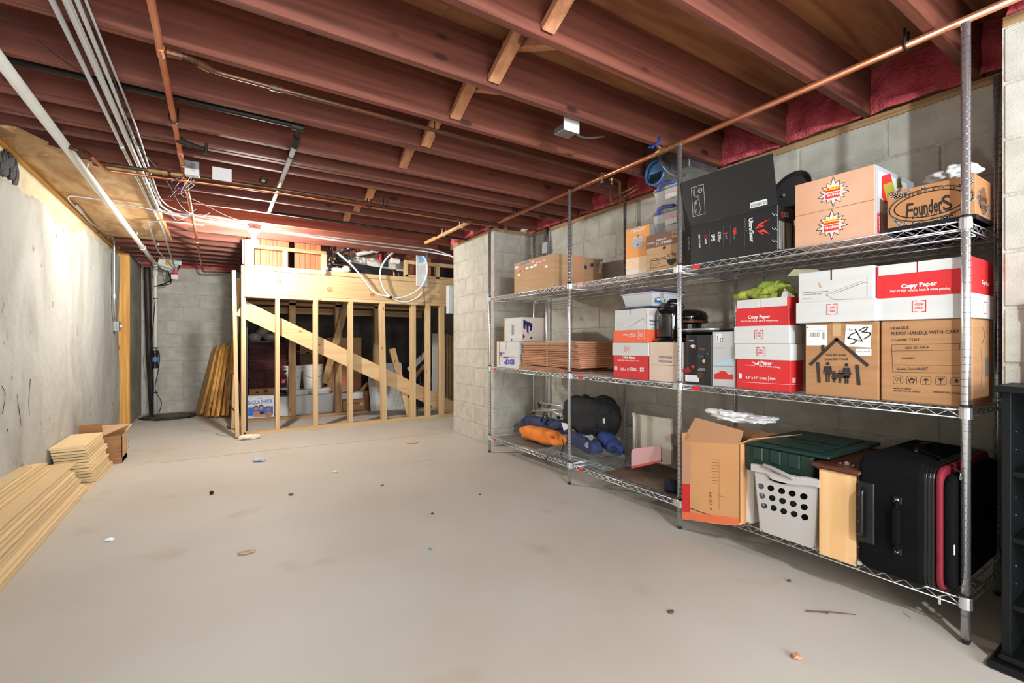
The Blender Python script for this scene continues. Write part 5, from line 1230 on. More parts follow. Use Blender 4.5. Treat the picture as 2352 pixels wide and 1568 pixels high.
# fragile carton
b = carton('cardboard_box', 'large brown carton printed fragile please handle with care, near end of the middle shelf', 2.292, 2022, 2234, ZM, (2234, 730), (2280, 0), CARD, bev=.006)
r, Fc = b['root'], b['F']
Fc.text(HI, 'FRAGILE', (2046, 757), (2088, 755), bold=.015); Fc.text(HI, 'PLEASE HANDLE WITH CARE', (2047, 770), (2203, 765), h=.0135, bold=.015); Fc.text(HI, 'THANK YOU', (2048, 784), (2111, 782), bold=.015)
Fc.line(HI, [(2048, 792), (2210, 788)], .0014); Fc.line(HI, [(2048, 806), (2210, 803)], .0014); Fc.line(HI, [(2050, 838), (2210, 839)], .0014); Fc.line(HI, [(2051, 854), (2212, 857)], .0014); Fc.line(HI, [(2048, 792), (2051, 854)], .0014); Fc.line(HI, [(2204, 789), (2204, 803)], .0014)
Fc.text(HI, 'SKU:  EC-G05-9', (2080, 801), (2133, 800), h=.0085); Fc.text(HI, 'EAN/UPC:', (2072, 825), (2104, 825), h=.0085); Fc.text(HI, 'Quality Controlled', (2060, 849), (2120, 849), h=.0085); Fc.line(HI, [(2123, 843), (2130, 843), (2129, 850), (2122, 850)], .001, True); Fc.line(HI, [(2123, 845), (2125, 848), (2132, 843)], .0014)
for i, cx in enumerate((2063, 2094, 2127, 2161, 2197)):
    cy = 872 + i * .9; w_ = 11 + i * .5
    Fc.line(HI, [(cx - w_ + 3, cy - 9), (cx + w_ - 3, cy - 9), (cx + w_, cy - 6), (cx + w_, cy + 6), (cx + w_ - 3, cy + 9), (cx - w_ + 3, cy + 9), (cx - w_, cy + 6), (cx - w_, cy - 6)], .0012, True)
    if i == 0: Fc.line(HI, [(cx - 7, cy - 5), (cx - 5, cy + 1), (cx - 1, cy + 2), (cx + 1, cy - 5)], .0012, True); Fc.line(HI, [(cx - 3, cy + 2), (cx - 3, cy + 7)], .0012); Fc.line(HI, [(cx + 5, cy - 6), (cx + 5, cy + 6)], .0016)
    if i == 1: Fc.circ(HI, (cx, cy - 3), .0055, n=12); Fc.line(HI, [(cx - 7, cy - 2), (cx - 3, cy + 6)], .004); Fc.line(HI, [(cx + 7, cy - 2), (cx + 3, cy + 6)], .004)
    if i == 2: Fc.poly(HI, [(cx - 8, cy + 0), (cx - 4, cy - 4), (cx, cy - 5), (cx + 4, cy - 4), (cx + 8, cy + 0)][::-1]); Fc.line(HI, [(cx, cy), (cx, cy + 7)], .0015)
    if i == 3: Fc.poly(HI, [(cx - 7, cy - 6), (cx + 7, cy - 6), (cx + 2, cy), (cx - 2, cy)][::-1]); Fc.line(HI, [(cx, cy), (cx, cy + 6)], .0016); Fc.line(HI, [(cx - 4, cy + 7), (cx + 4, cy + 7)], .0016)
    if i == 4: Fc.poly(HI, [(cx - 6, cy - 2), (cx, cy - 7), (cx + 6, cy - 2), (cx + 4, cy - 2), (cx + 4, cy + 3), (cx - 4, cy + 3), (cx - 4, cy - 2)][::-1])
Fc.text(HI, 'MADE IN CHINA', (2053, 893), (2093, 894), h=.0058); Fc.text(HI, 'DELIVER TO THE WORLD', (2053, 899), (2114, 901), h=.0058); Fc.text(HI, 'DESIGNED BY LOVECASE', (2143, 901), (2214, 906), h=.0062)
Fc.emit(r); Sc = b['S']; Sc.rect(GI, (2263, 865), (2270, 820)); Sc.line(HI, [(2255, 790), (2262, 770), (2257, 752)], .002); Sc.line(HI, [(2252, 890), (2256, 845), (2252, 800)], .0015); Sc.emit(r)
c2 = b
# printer paper carton on the house-print carton
b = lidbox('printer_paper_box', 'white printer paper box with a paper drawing, on the house-print carton', 2.275, 1834, 2006, c1['z1'] + .001, (2006, 608), .40, WCARD, WCARD, (2006, 684), lid_top=False, over=.008)
Fc, Sc, r = b['F'], b['S'], b['root']
y = Yx(1909.5, b['x0']); obj('slot', M().box(b['x0'] - .001, b['x0'] + .002, y - .0025, y + .0025, b['z1'] - .045, b['z1'] + .0005), INK, r)
Fc.line(GI, [(1898, 680), (1898, 676), (1978, 646), (1993, 650)], .0014); Fc.line(GI, [(1898, 677), (1917, 688), (1960, 686)], .0014); Fc.line(GI, [(1992, 636), (1992, 683)], .0012)
for k in range(9): Fc.line(GI, [(1914 + k * 7, 675 - k * 2.7), (1932 + k * 7, 668.5 - k * 2.6)], .0009)
Fc.poly(CARDL, [(1879, 649), (1883, 650), (1888, 660), (1884, 662)]); Fc.text(GI, 'Engineered to prevent jamming', (1846, 673), (1903, 669), h=.0045); Fc.text(GI, '92 Bright / 20 LB, 75 g/m', (1845, 678), (1888, 675), h=.0045); Fc.text(GI, '8.5 in x 11 in', (1845, 687), (1863, 686), h=.0045)
Fc.emit(r); brackets(b['FL'], 1911, 710, 12, 11.5, RI, True); b['FL'].emit(r, 'logo')
cz_ = at(1852, 622, X=2.4); tag(obj('card_tag', M().prism([V((2.32, cz_.y + .05, b['z1'] + .0)), V((2.45, cz_.y - .06, b['z1'] + .005)), V((2.42, cz_.y - .04, b['z1'] + .03)), V((2.36, cz_.y + .04, b['z1'] + .035))], (.004, .002, .002)), mat('olive_card', (150, 146, 120), .7)), 'grey cardboard hang tag lying on the white printer paper box', 'tag')
# large copy paper box on the fragile carton
b = lidbox('copy_paper_box', 'large red and white copy paper box on the fragile carton by the near post', 2.292, 2013, 2232, c2['z1'] + .001, (2232, 587), (2282, 0), RED, WCARD, (2232, 672), lid_top=False)
Fc, Sc, r = b['F'], b['S'], b['root']; top_flaps(b, WCARD, (2018, 2107, 2228), 613, r)
Fc.text(PAPER, 'Copy Paper', (2070, 662), (2153, 654), bold=.04); Fc.text(PAPER, 'Best for high volume, black & white printing', (2045, 671), (2183, 664), h=.0095, bold=.02); Fc.emit(r)
Sc.text(PAPER, 'Copy Paper', (2255, 651), (2272, 657), bold=.03); Sc.emit(r)
brackets(b['FL'], 2111, 703, 15.5, 12.5, RI, True); b['FL'].emit(r, 'logo'); brackets(b['SL'], 2263, 707, 4, 13, RI, word=False); b['SL'].emit(r, 'logo')
dk = at(1980, 597, X=2.5); tag(obj('black_tray', M().blob((2.52, Yx(2040, 2.52), at(2006, 608, X=2.275).z + .018), (.10, .14, .012), .2, 9, 8), BLACK, smooth=True), 'flat black bag lying on the white printer paper box at the back', 'bag')

# ================= BOTTOM SHELF =================
ZB = ZS['bot']
def cloth(name, col, rough=.85): return mat(name, col, rough, col2=tuple(int(c * .8) for c in col), scale=(7, 7, 7), bump=.3, bscale=25, rnd=0)
ORC = cloth('orange_nylon', (246, 138, 52)); NVC = cloth('navy_nylon', (56, 66, 112)); BKC = cloth('black_nylon', (34, 32, 34)); BLC = cloth('blue_nylon', (44, 70, 140)); DKN = cloth('dark_navy', (30, 36, 70))
def bag(name, label, a, b_, ra, rb, m, seed, cat='bag', amp=.16, flat=1.0, par=None):
    a, b_ = V(a), V(b_); d = b_ - a; L = d.length; q = V((1, 0, 0)).rotation_difference(d.normalized())
    fn = lambda p: V((p.x, p.y * (1 + (rb / ra - 1) * (p.x / L + .5)), p.z * flat * (1 + (rb / ra - 1) * (p.x / L + .5))))
    mb = M().blob((a + b_) / 2, (L / 2, ra, ra), amp, 9, seed, e=3.2, nu=44, nv=26, q=q, fn=fn)
    if par: return obj(name, mb, m, par, smooth=True)
    r = thing(name, ((a.x + b_.x) / 2, (a.y + b_.y) / 2, ZB), label, cat); obj('fabric', mb, m, r, smooth=True); return r
A, B = at(1197, 988, X=2.46), at(1295, 1012, X=2.40)
r = bag('sleeping_bag_sack', 'bright orange drawstring sack lying on the bottom shelf of the far unit', A, B, .058, .068, ORC, 1)
r['label'] = 'bright orange drawstring sack lying on the bottom shelf of the far unit'
obj('drawstring', M().tube(spline([at(1292, 1008, X=2.34), at(1294, 1022, X=2.34), at(1291, 1038, X=2.34), at(1286, 1046, X=2.33)], 5), .0035, 5), RUBBER, r)
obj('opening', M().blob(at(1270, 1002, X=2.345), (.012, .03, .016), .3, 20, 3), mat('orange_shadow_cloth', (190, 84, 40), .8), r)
A, B = at(1203, 968, X=2.62), at(1310, 985, X=2.56)
r = bag('folding_chair_bag', 'navy carry bag with black strap behind the orange sack', A, B, .07, .07, NVC, 2)
obj('strap', M().tube(spline([at(1243, 968, X=2.5), at(1250, 952, X=2.5), at(1258, 962, X=2.5), at(1252, 975, X=2.5), at(1262, 983, X=2.5), at(1285, 984, X=2.5)], 6), .009, 6), BLACK, r, smooth=True)
cf = thing('folding_chair', (2.65, 3.3, ZB + .1), 'bundle of bright aluminium chair legs with black joints lying above the navy bag', 'folding chair')
for a, b_, rd in (((1240, 925), (1312, 935), .012), ((1240, 935), (1315, 962), .012), ((1225, 944), (1300, 941), .011), ((1224, 952), (1300, 968), .011), ((1262, 934), (1312, 940), .008), ((1255, 930), (1290, 958), .008)):
    obj('tube', M().tube([at(*a, X=2.64), at(*b_, X=2.60)], rd, 8), EMT, cf, smooth=True)
for p in ((1238, 927), (1240, 934), (1224, 948), (1283, 958), (1300, 934), (1262, 934)): obj('joint', M().blob(at(*p, X=2.635), (.018, .02, .018), 0, nu=10, nv=8), BLACK, cf)
c = at(1350, 948, X=2.58)
r = thing('black_duffel_bag', (2.58, c.y, ZB), 'big slumped black duffel bag on the bottom shelf behind the post', 'bag')
obj('fabric', M().blob(c + V((0, 0, -.02)), (.13, .26, .16), .17, 6, 6, e=2.5, nu=72, nv=40).blob(at(1390, 955, X=2.66), (.1, .16, .17), .18, 7, 12, nu=48, nv=28), BKC, r, smooth=True)
obj('top_folds', M().blob(at(1322, 922, X=2.60), (.06, .06, .05), .4, 14, 4).blob(at(1343, 918, X=2.62), (.06, .05, .05), .4, 14, 7), mat('black_vinyl', (38, 42, 44), .3, rnd=0), r, smooth=True)
obj('buckle', M().box(2.42, 2.43, Yx(1386, 2.42) - .01, Yx(1386, 2.42) + .01, at(1386, 972, X=2.42).z, at(1386, 960, X=2.42).z, .002), CHROME, r)
tag(obj('care_tag', M().prism([at(1289, 970, X=2.46), at(1301, 972, X=2.46), at(1306, 984, X=2.46), at(1295, 989, X=2.46)], (.003, 0, 0)), PAPER), 'small white tag hanging between the navy and black bags', 'tag')
A, B = at(1318, 1005, X=2.50), at(1375, 1030, X=2.40)
r = bag('folding_chair_bag', 'navy chair bag with two round chair feet poking out', A, B, .055, .06, NVC, 8)
for a, b_, rr_ in (((1340, 1000), (1357, 1004), .021), ((1345, 1020), (1349, 1022), .02)):
    p = at(*b_, X=2.36); d = (p - at(*a, X=2.44)).normalized(); f = obj('chair_foot', M().tube([p - d * .012, p + d * .004], rr_, 16), mat('dull_cap', (110, 106, 92), .5), r); obj('leg_tube', M().tube([at(*a, X=2.44), p], .009, 8), EMT, f, smooth=True)
A, B = at(1380, 1000, X=2.62), at(1422, 1034, X=2.42)
r = bag('folding_chair_bag', 'bright blue carry bag at the right end of the bag pile', A, B, .062, .05, BLC, 11)
obj('mouth', M().blob(at(1410, 1030, X=2.385), (.02, .035, .018), .3, 14, 3), DKN, r, smooth=True)
tag(obj('navy_cloth', M().blob((2.36, Yx(1545, 2.36), ZB + .038), (.06, .06, .042), .3, 12, 15), DKN, smooth=True), 'small crumpled navy cloth on the bottom shelf left of the open carton', 'cloth')
# boards standing against the wall
def panel(name, label, pts, x, t, m, cat='board', rad=0):
    P = [at(p[0], p[1], X=x) for p in pts]; return tag(obj(name, M().prism(P, (t, 0, 0)), m), label, cat)
panel('white_board', 'large cream board with rounded corner standing behind the pink one', [(1457, 950), (1540, 962), (1542, 1066), (1524, 1066), (1462, 1046), (1457, 1040)], 2.62, .02, mat('cream_board', (206, 200, 184), .6))
tag(obj('board_edge_pipe', M().tube([at(1455, 948, X=2.60), at(1457, 955, X=2.6), at(1457, 1035, X=2.6)], .012, 8), PVC, smooth=True), 'white pipe standing at the left edge of the cream board', 'pipe')
pk = thing('pink_cutting_board', tuple(at(1485, 1072, X=2.44)), 'pink cutting board with rounded corners standing on the bottom shelf', 'cutting board')
P = [(1450, 1040), (1453, 1034), (1458, 1032), (1510, 1026), (1516, 1027), (1518, 1032), (1518, 1058), (1450, 1072)]
obj('board', M().prism([at(a, b_ - 2, X=2.44) for a, b_ in P], (.012, 0, 0)), mat('pink_plastic', (226, 178, 182), .4, rnd=0), pk)
obj('red_edge', M().prism([at(a, b_, X=2.437) for a, b_ in ((1450, 1070), (1518, 1056), (1518, 1061), (1450, 1076))], (.016, 0, 0)), mat('coral_edge', (214, 96, 88), .4, rnd=0), pk)
# liner sheet on bottom shelf
lin_ = thing('shelf_liner', (2.55, 2.3, ZB), 'dirty brown plastic liner sheet on the middle of the bottom shelf', 'shelf liner')
obj('sheet', M().grid(lambda u, v: V((2.30 + .50 * u, 1.80 + .62 * v + .04 * noise.noise(V((u * 4, 1, 1))), ZB + .004 + .003 * noise.noise(V((u * 7, v * 7, 0))))), 10, 12), mat('brown_liner', (128, 106, 92), .35, col2=(96, 78, 66), scale=(5, 5, 5), lo=.3, hi=.7, rnd=0), lin_)
lin2 = obj('shelf_liner', M().grid(lambda u, v: V((2.30 + .50 * u, 3.25 + .62 * v, ZB + .003)), 4, 4), mat('grey_liner', (120, 112, 104), .3, rnd=0)); tag(lin2, 'flat grey liner sheet on the left part of the far bottom shelf', 'shelf liner')
# open carton at the middle post
x0 = 2.20; ya, yb = Yx(1699, x0), Yx(1566, x0)
zt = at(1690, 1018, X=x0).z; zz0 = ZB + .002
CO = mat('orange_kraft', (208, 154, 104), .8, col2=(200, 142, 92), scale=(20, 2, 2), rnd=0)
r = thing('cardboard_box', (2.4, (ya + yb) / 2, zz0), 'tall open carton with red corner print beside the middle post on the bottom shelf', 'box')
obj('front_panel', M().prism([at(1566, 1015, X=x0), at(1699, 1019, X=x0), at(1699, 1200, X=x0), at(1694, 1207, X=x0), at(1645, 1203, X=x0), at(1566, 1191, X=x0)], (.005, 0, 0)), CO, r)
obj('side_panel', M().box(x0, x0 + .42, ya, ya + .005, zz0, zt, .001), CO, r); obj('side_panel', M().box(x0, x0 + .42, yb - .005, yb, zz0, zt, .001), CARD, r); obj('back_panel', M().box(x0 + .415, x0 + .42, ya, yb, zz0, zt, .001), CARD, r)
obj('base_panel', M().box(x0, x0 + .42, ya, yb, zz0, zz0 + .004), CARD, r)
Fc = Face((x0, yb, zz0), (0, -1, 0))
Fc.poly(RED, [(1567, 1110), (1585, 1112), (1585, 1176), (1567, 1174)]); Fc.poly(mat('brown_panel_print', (190, 142, 116), .8, rnd=0), [(1567, 1016), (1586, 1020), (1585, 1110), (1567, 1108)]); Fc.poly(mat('orange_panel_print', (226, 112, 72), .7, rnd=0), [(1567, 1174), (1698, 1190), (1698, 1206), (1567, 1192)])
for k in range(9): Fc.line(CARDD, [(1634 + (k % 3), 1054 + k * 7), (1650, 1055 + k * 7)], .0018)
Fc.text(CARDD, '6 12 24', (1636, 1172), (1634, 1130), h=.014); Fc.line(CARDD, [(1652, 1058), (1652, 1170)], .0012); Fc.line(CARDD, [(1650, 1138), (1664, 1140)], .0014); Fc.emit(r)
fm = mat('flap_kraft', (192, 142, 104), .8, rnd=0)
obj('flap', M().prism([at(1566, 1016, X=x0), at(1699, 1020, X=x0), V((x0 + .08, ya + .03, zt + .05)), V((x0 + .09, yb - .02, zt + .08))], (.004, 0, .002)), fm, r)
obj('flap', M().prism([V((x0, ya, zt)), V((x0 + .42, ya, zt)), V((x0 + .40, ya - .10, zt + .02)), V((x0 + .02, ya - .05, zt + .03))], (0, .002, .004)), fm, r)
tag(obj('white_papers', M().blob((2.40, ya + .10, zt + .10), (.12, .17, .02), .5, 14, 2, nu=28).blob((2.32, ya + .16, zt + .125), (.04, .12, .016), .5, 18, 5), PAPER), 'torn white packaging paper lying on the open carton', 'paper')
tag(obj('dark_scrap', M().blob(at(1676, 960, X=2.36), (.016, .02, .014), .3, 30, 3), DKN), 'small dark blue scrap on the white paper', 'scrap')
tag(obj('white_tub', M().box(2.26, 2.62, Yx(1738, 2.30), Yx(1704, 2.30), ZB + .002, .50, .012), WHITEP), 'pale grey plastic tub squeezed between the open carton and the laundry basket', 'storage bin')
# laundry basket
GRY = mat('grey_plastic', (188, 183, 180), .45, rnd=0)
x0 = 2.205; ya, yb = Yx(1880, x0), Yx(1731, x0); zt = at(1731, 1070, X=x0).z; zb = ZB + .004
lb = thing('laundry_basket', (2.42, (ya + yb) / 2, zb), 'light grey laundry basket with dark oval holes on the bottom shelf', 'basket')
def frontP(u, v): # tapered front panel
    t = .02 * (1 - v); return V((x0 + .02 * (1 - v), yb - t - u * (yb - ya - 2 * t), zb + (zt - zb) * v))
Fq = Face((x0, yb, zb), (0, -1, 0)); outer = [(0, 1), (0, .12), (.03, .03), (.10, 0), (.90, 0), (.97, .03), (1, .12), (1, 1)][::-1]
hol = []
for r_, row in enumerate((((1743, 1116), (1767, 1121), (1793, 1128), (1818, 1134), (1846, 1141)), ((1744, 1138), (1769, 1144), (1794, 1151), (1820, 1158), (1847, 1166)), ((1747, 1161), (1771, 1167), (1796, 1175), (1822, 1182), (1849, 1190)))):
    for px, py in row:
        u, v = Fq.uv((px, py)); hol.append([(u / (yb - ya) + .062 * math.cos(a) * (1), v / (zt - zb) + .047 * math.sin(a) + .012 * math.cos(a)) for a in [k * math.pi / 7 for k in range(14)]])
P3 = lambda L: [frontP(u, v) for u, v in L]
hu, hv = Fq.uv((1785, 1090)); hh = [(hu / (yb - ya) + .17 * math.cos(a), hv / (zt - zb) + .035 * math.sin(a)) for a in [k * math.pi / 8 for k in range(16)]]
hol.append([(.40 + .17 * math.cos(a), .87 + .045 * math.sin(a)) for a in [k * math.pi / 8 for k in range(16)]])
obj('front_wall', M().prism(P3(outer), (.004, 0, 0), [P3(h) for h in hol]), GRY, lb)
obj('side_wall', M().prism([V((x0 + .02, ya + .02, zb)), V((x0 + .55, ya + .02, zb)), V((x0 + .57, ya, zt)), V((x0, ya, zt))], (0, .004, 0)), GRY, lb)
obj('side_wall', M().prism([V((x0 + .02, yb - .02, zb)), V((x0 + .55, yb - .02, zb)), V((x0 + .57, yb, zt)), V((x0, yb, zt))], (0, -.004, 0)), GRY, lb)
obj('back_wall', M().box(x0 + .555, x0 + .56, ya + .01, yb - .01, zb, zt), GRY, lb); obj('base', M().box(x0 + .02, x0 + .55, ya + .02, yb - .02, zb, zb + .004), GRY, lb)
rim = M(); rp = [(x0 - .01, yb + .008, zt), (x0 - .01, yb - .07, zt + .004), (x0 - .012, (ya + yb) / 2 + .05, zt - .015), (x0 - .012, (ya + yb) / 2 - .03, zt - .018), (x0 - .01, ya + .04, zt - .004), (x0 - .01, ya - .008, zt - .004)]
sp2 = spline(rp, 5)
for a, b_ in zip(sp2, sp2[1:]): rim.box(a.x, a.x + .018, b_.y, a.y + .0002, min(a.z, b_.z) - .022, max(a.z, b_.z) + .01)
obj('rim', rim, GRY, lb)
lab(obj('handle', M().tube(spline([(x0 - .014, yb - .055, zt + .018), (x0 - .018, yb - .09, zt + .016), (x0 - .018, yb - .15, zt + .002), (x0 - .012, yb - .19, zt - .012)], 5), .010, 8), mat('dark_grey_grip', (150, 146, 146), .5, rnd=0), lb, smooth=True), 'darker grey grip')
obj('inside_dark', M().box(x0 + .06, x0 + .5, ya + .04, yb - .04, zb + .01, zt - .1, .01), mat('dark_infill', (34, 36, 38), .8), lb)  # plain dark block filling the basket behind the holes
# green tote
GT = mat('dark_green_plastic', (26, 52, 46), .4, rnd=0)
x0 = 2.235; ya, yb = .93, Yx(1718, 2.26); 
gt = thing('green_tote', (2.5, (ya + yb) / 2, zt - .02), 'dark green lidded tote sitting in the laundry basket', 'storage bin')
z1 = .588
obj('tub', M().box(2.235, 2.74, Yx(1878, 2.235) + .02, yb, zt - .035, z1 - .014, .008), GT, gt)
obj('lid', M().box(2.225, 2.76, Yx(1878, 2.235) - .05, yb + .004, z1 - .016, z1, .005), GT, gt)
for k in range(3):
    yy = yb - .04 - k * .085; obj('rib', M().box(2.228, 2.236, yy - .05, yy, z1 - .085, z1 - .02, .004), GT, gt)
obj('lid_panel', M().box(2.27, 2.46, ya + .08, yb - .05, z1, z1 + .006, .003).box(2.50, 2.72, ya + .08, yb - .05, z1, z1 + .006, .003), GT, gt); obj('lid_handle', M().box(2.40, 2.44, ya + .14, yb - .14, z1 + .006, z1 + .010, .002), GT, gt)
# wooden cabinet
LW = wood('birch_panel', (232, 190, 138), (222, 174, 118), 2, None, .45, grain=5, rnd=0)
DW = wood('walnut_top', (98, 56, 40), (76, 42, 30), 0, None, .3, grain=6, rnd=0)
x0 = 2.20; ya, yb = Yx(1974, x0), Yx(1881, x0); zb = ZB + .003; zt = at(1881, 1070, X=x0).z
cbt = thing('small_cabinet', (2.42, (ya + yb) / 2, zb), 'small birch cabinet with dark walnut top and clasps, left of the black suitcase', 'cabinet')
obj('body', M().box(x0, 2.70, ya + .012, yb, zb, zt, .002), LW, cbt)
obj('top', M().box(x0 - .022, 2.72, ya - .01, yb + .022, zt, zt + .016, .005), DW, cbt)
obj('top_moulding', M().box(x0 - .012, 2.71, ya - .002, yb + .012, zt - .008, zt, .003), DW, cbt)
st_ = obj('metal_strip', M().box(x0 + .004, x0 + .012, ya - .006, ya + .012, zb, zt - .008, .001), mat('dark_strip', (60, 44, 36), .4, .3, rnd=0), cbt)
for k in range(7): z = zb + .03 + k * (zt - zb - .06) / 6; obj('rivet', M().lathe([(.004, 0), (.003, .003)], (x0 + .003, ya + .004, z), 8, (-1, 0, 0)), BRASS, st_)
obj('corner_bolt', M().lathe([(.010, 0), (.008, .006)], (x0 + .0, ya + .0, zb + .02), 12, (-1, 0, 0)), CHROME, cbt)
for cx_, cy_ in ((x0 + .05, (ya + yb) / 2 - .01), (x0 + .34, (ya + yb) / 2 - .02)):
    k_ = obj('clasp', M().box(cx_ - .012, cx_ + .012, cy_ - .032, cy_ + .032, zt + .016, zt + .019, .001), BRASS, cbt)
    obj('clasp_knob', M().lathe([(.009, 0), (.011, .006), (.004, .012)], (cx_, cy_, zt + .019), 12), CHROME, k_); obj('clasp_screw', M().lathe([(.006, 0), (.003, .004)], (cx_, cy_ + .024, zt + .019), 8), CHROME, k_); obj('clasp_screw', M().lathe([(.006, 0), (.003, .004)], (cx_, cy_ - .024, zt + .019), 8), CHROME, k_)
# suitcase
SK = mat('suitcase_fabric', (10, 10, 13), .9, spec=.15, col2=(7, 7, 9), scale=(90, 90, 90), bump=.25, bscale=420, rnd=0)
TR = mat('suitcase_trim', (16, 16, 17), .3, rnd=0)
x0, x1 = 2.19, 2.80; ya, yb = .625, .825; zb, zt = ZB + .004, .628
sc = thing('suitcase', (2.5, .73, zb), 'black fabric suitcase with red panel on the bottom shelf by the near post', 'suitcase')
def rbox(x0, x1, y0, y1, z0, z1, r, seg=5, ry=.02):
    """box rounded in the XZ outline, small bevel in Y"""
    loop = []
    for cx_, cz_, a0 in ((x1 - r, z1 - r, 0), (x0 + r, z1 - r, 90), (x0 + r, z0 + r, 180), (x1 - r, z0 + r, 270)):
        for k in range(seg + 1): a = math.radians(a0 + 90 * k / seg); loop.append((cx_, cz_, math.cos(a), math.sin(a)))
    mb = M(); n = len(loop); prof = [(y0, -ry), (y0 + ry * .3, -ry * .3), (y0 + ry, 0), (y1 - ry, 0), (y1 - ry * .3, -ry * .3), (y1, -ry)]
    vs = [V((cx_ + (r + o_) * c_, y, cz_ + (r + o_) * s_)) for y, o_ in prof for cx_, cz_, c_, s_ in loop]
    fs = [(i * n + k, i * n + (k + 1) % n, (i + 1) * n + (k + 1) % n, (i + 1) * n + k) for i in range(len(prof) - 1) for k in range(n)] + [tuple(range(n)), tuple(range((len(prof) - 1) * n, len(prof) * n))]
    return mb.add(vs, fs)
obj('shell', rbox(x0, x1, ya, yb + .015, zb, zt, .055, ry=.02), SK, sc, smooth=False)
for y in (ya + .002, ya - .009, ya - .019): obj('zip_track', rbox(x0 + .004, x1 - .004, y - .005, y + .005, zb + .004, zt - .004, .055, ry=.003), TR, sc)
lab(obj('expansion_panel', rbox(x0 + .012, x1 - .012, ya - .044, ya - .025, zb + .008, zt - .006, .05, ry=.006), mat('crimson_fabric', (122, 18, 36), .7, rnd=0), sc), 'dark red expansion panel')
obj('front_pocket', rbox(x0 + .02, x1 - .03, ya - .072, ya - .044, zb + .02, zt - .03, .045, ry=.010), SK, sc)
# recessed handle cup on the near-left edge
py1 = Yx(1975, x0); z_a, z_b = at(1985, 1105, X=x0).z, at(1985, 1245, X=x0).z
obj('handle_plate', M().box(x0 - .006, x0 + .002, yb - .045, yb + .008, z_b, z_a, .004), BLACK, sc)
obj('pull_handle', M().tube(fillet([(x0 - .008, yb - .01, z_a - .03), (x0 - .022, yb - .008, z_a - .04), (x0 - .022, yb - .008, z_b + .04), (x0 - .008, yb - .01, z_b + .03)], .01), .009, 8), TR, sc, smooth=True)
# carry handle in the middle
hy = Yx(2062, x0); ha, hb_ = at(2062, 1148, X=x0).z, at(2062, 1265, X=x0).z
for z in (ha, hb_): tb_ = obj('handle_tab', M().box(x0 - .006, x0 + .001, hy - .013, hy + .013, z - .014, z + .014, .002), TR, sc); obj('stud', M().lathe([(.006, 0), (.004, .003)], (x0 - .006, hy, z), 10, (-1, 0, 0)), CHROME, tb_)
obj('carry_handle', M().box(x0 - .026, x0 - .012, hy - .012, hy + .012, hb_ + .03, ha - .03, .005).tube([(x0 - .018, hy, hb_ + .035), (x0 - .004, hy, hb_)], .006, 6).tube([(x0 - .018, hy, ha - .035), (x0 - .004, hy, ha)], .006, 6), SK, sc)
tph = obj('top_handle', M().tube(spline([(2.42, .72, zt), (2.45, .72, zt + .022), (2.55, .72, zt + .022), (2.58, .72, zt)], 5), .009, 7), TR, sc, smooth=True)
pz_ = at(2208, 1095, Y=ya - .08)
lk = obj('padlock', M().box(pz_.x - .008, pz_.x + .008, ya - .084, ya - .074, pz_.z - .012, pz_.z + .004, .002), GALV, sc); obj('shackle', M().tube([(pz_.x - .005, ya - .079, pz_.z), (pz_.x - .005, ya - .079, pz_.z + .012), (pz_.x + .005, ya - .079, pz_.z + .012), (pz_.x + .005, ya - .079, pz_.z)], .0018, 6), CHROME, lk)
obj('zip_pull', M().tube([at(2185, 1073, Y=ya - .04), (pz_.x, ya - .09, pz_.z + .012)], .0022, 5), CHROME, sc)
zp_ = at(2190, 1262, Y=ya - .088); obj('zip_pull', M().box(zp_.x - .004, zp_.x + .004, ya - .092, ya - .088, zp_.z - .018, zp_.z + .018, .002), CHROME, sc)
zp_ = at(2158, 1378, X=2.19); obj('zip_pull', M().box(2.187, 2.19, zp_.y - .004, zp_.y + .004, zp_.z - .014, zp_.z + .016, .001), CHROME, sc)
# ================= BOOKCASE AND FRAME AT THE RIGHT EDGE =================
KB = mat('black_laminate', (12, 15, 17), .5, spec=.25, col2=(10, 13, 14), scale=(30, 30, 30), rnd=0)
bk = thing('black_bookcase', (2.29, .2, 0), 'empty black bookcase at the right edge of the view', 'bookcase')
xa, xb_, y1_, y0_ = 2.205, 2.40, .432, -.45
obj('side_panel', M().box(xa, xb_, y1_ - .022, y1_, .045, .915, .001), KB, bk); obj('side_panel', M().box(xa, xb_, y0_, y0_ + .022, .045, .915, .001), KB, bk)
obj('back_panel', M().box(xb_ - .006, xb_, y0_, y1_, .045, .915), KB, bk)
obj('top_board', M().box(xa - .03, xb_ + .01, y0_ - .02, y1_ + .016, .915, .936, .003), KB, bk)
for z in (.655, .437, .215): obj('shelf_board', M().box(xa + .012, xb_ - .006, y0_ + .022, y1_ - .022, z - .018, z, .001), KB, bk)
obj('plinth', M().box(xa - .045, xb_, y0_ - .02, y1_ + .028, 0, .026, .008).box(xa - .02, xb_, y0_, y1_ + .006, .026, .05, .008), KB, bk)
for z in (.78, .72, .56, .5, .33, .27): obj('shelf_pin', M().lathe([(.002, 0), (.0015, .002)], (xa + .06, y1_ - .022, z), 6, (0, -1, 0)), GALV, bk)
fr = thing('framed_board', (2.40, .2, .936), 'white-framed board with blue-grey face standing on the black bookcase', 'framed board')
AX = 2.418
obj('frame_side', M().box(AX - .012, AX, .372, .41, .937, 1.226, .003), WHITEP, fr); obj('frame_top', M().box(AX - .012, AX, -.3, .41, 1.198, 1.226, .003), WHITEP, fr); obj('frame_side', M().box(AX - .012, AX, -.3, -.27, .937, 1.2, .003), WHITEP, fr)
obj('inner_lip', M().box(AX - .008, AX, .355, .372, .937, 1.198, .001), PAPER, fr)
obj('panel', M().box(AX - .006, AX - .001, -.27, .36, .937, 1.198), mat('slate_panel', (84, 92, 120), .5, rnd=0), fr)
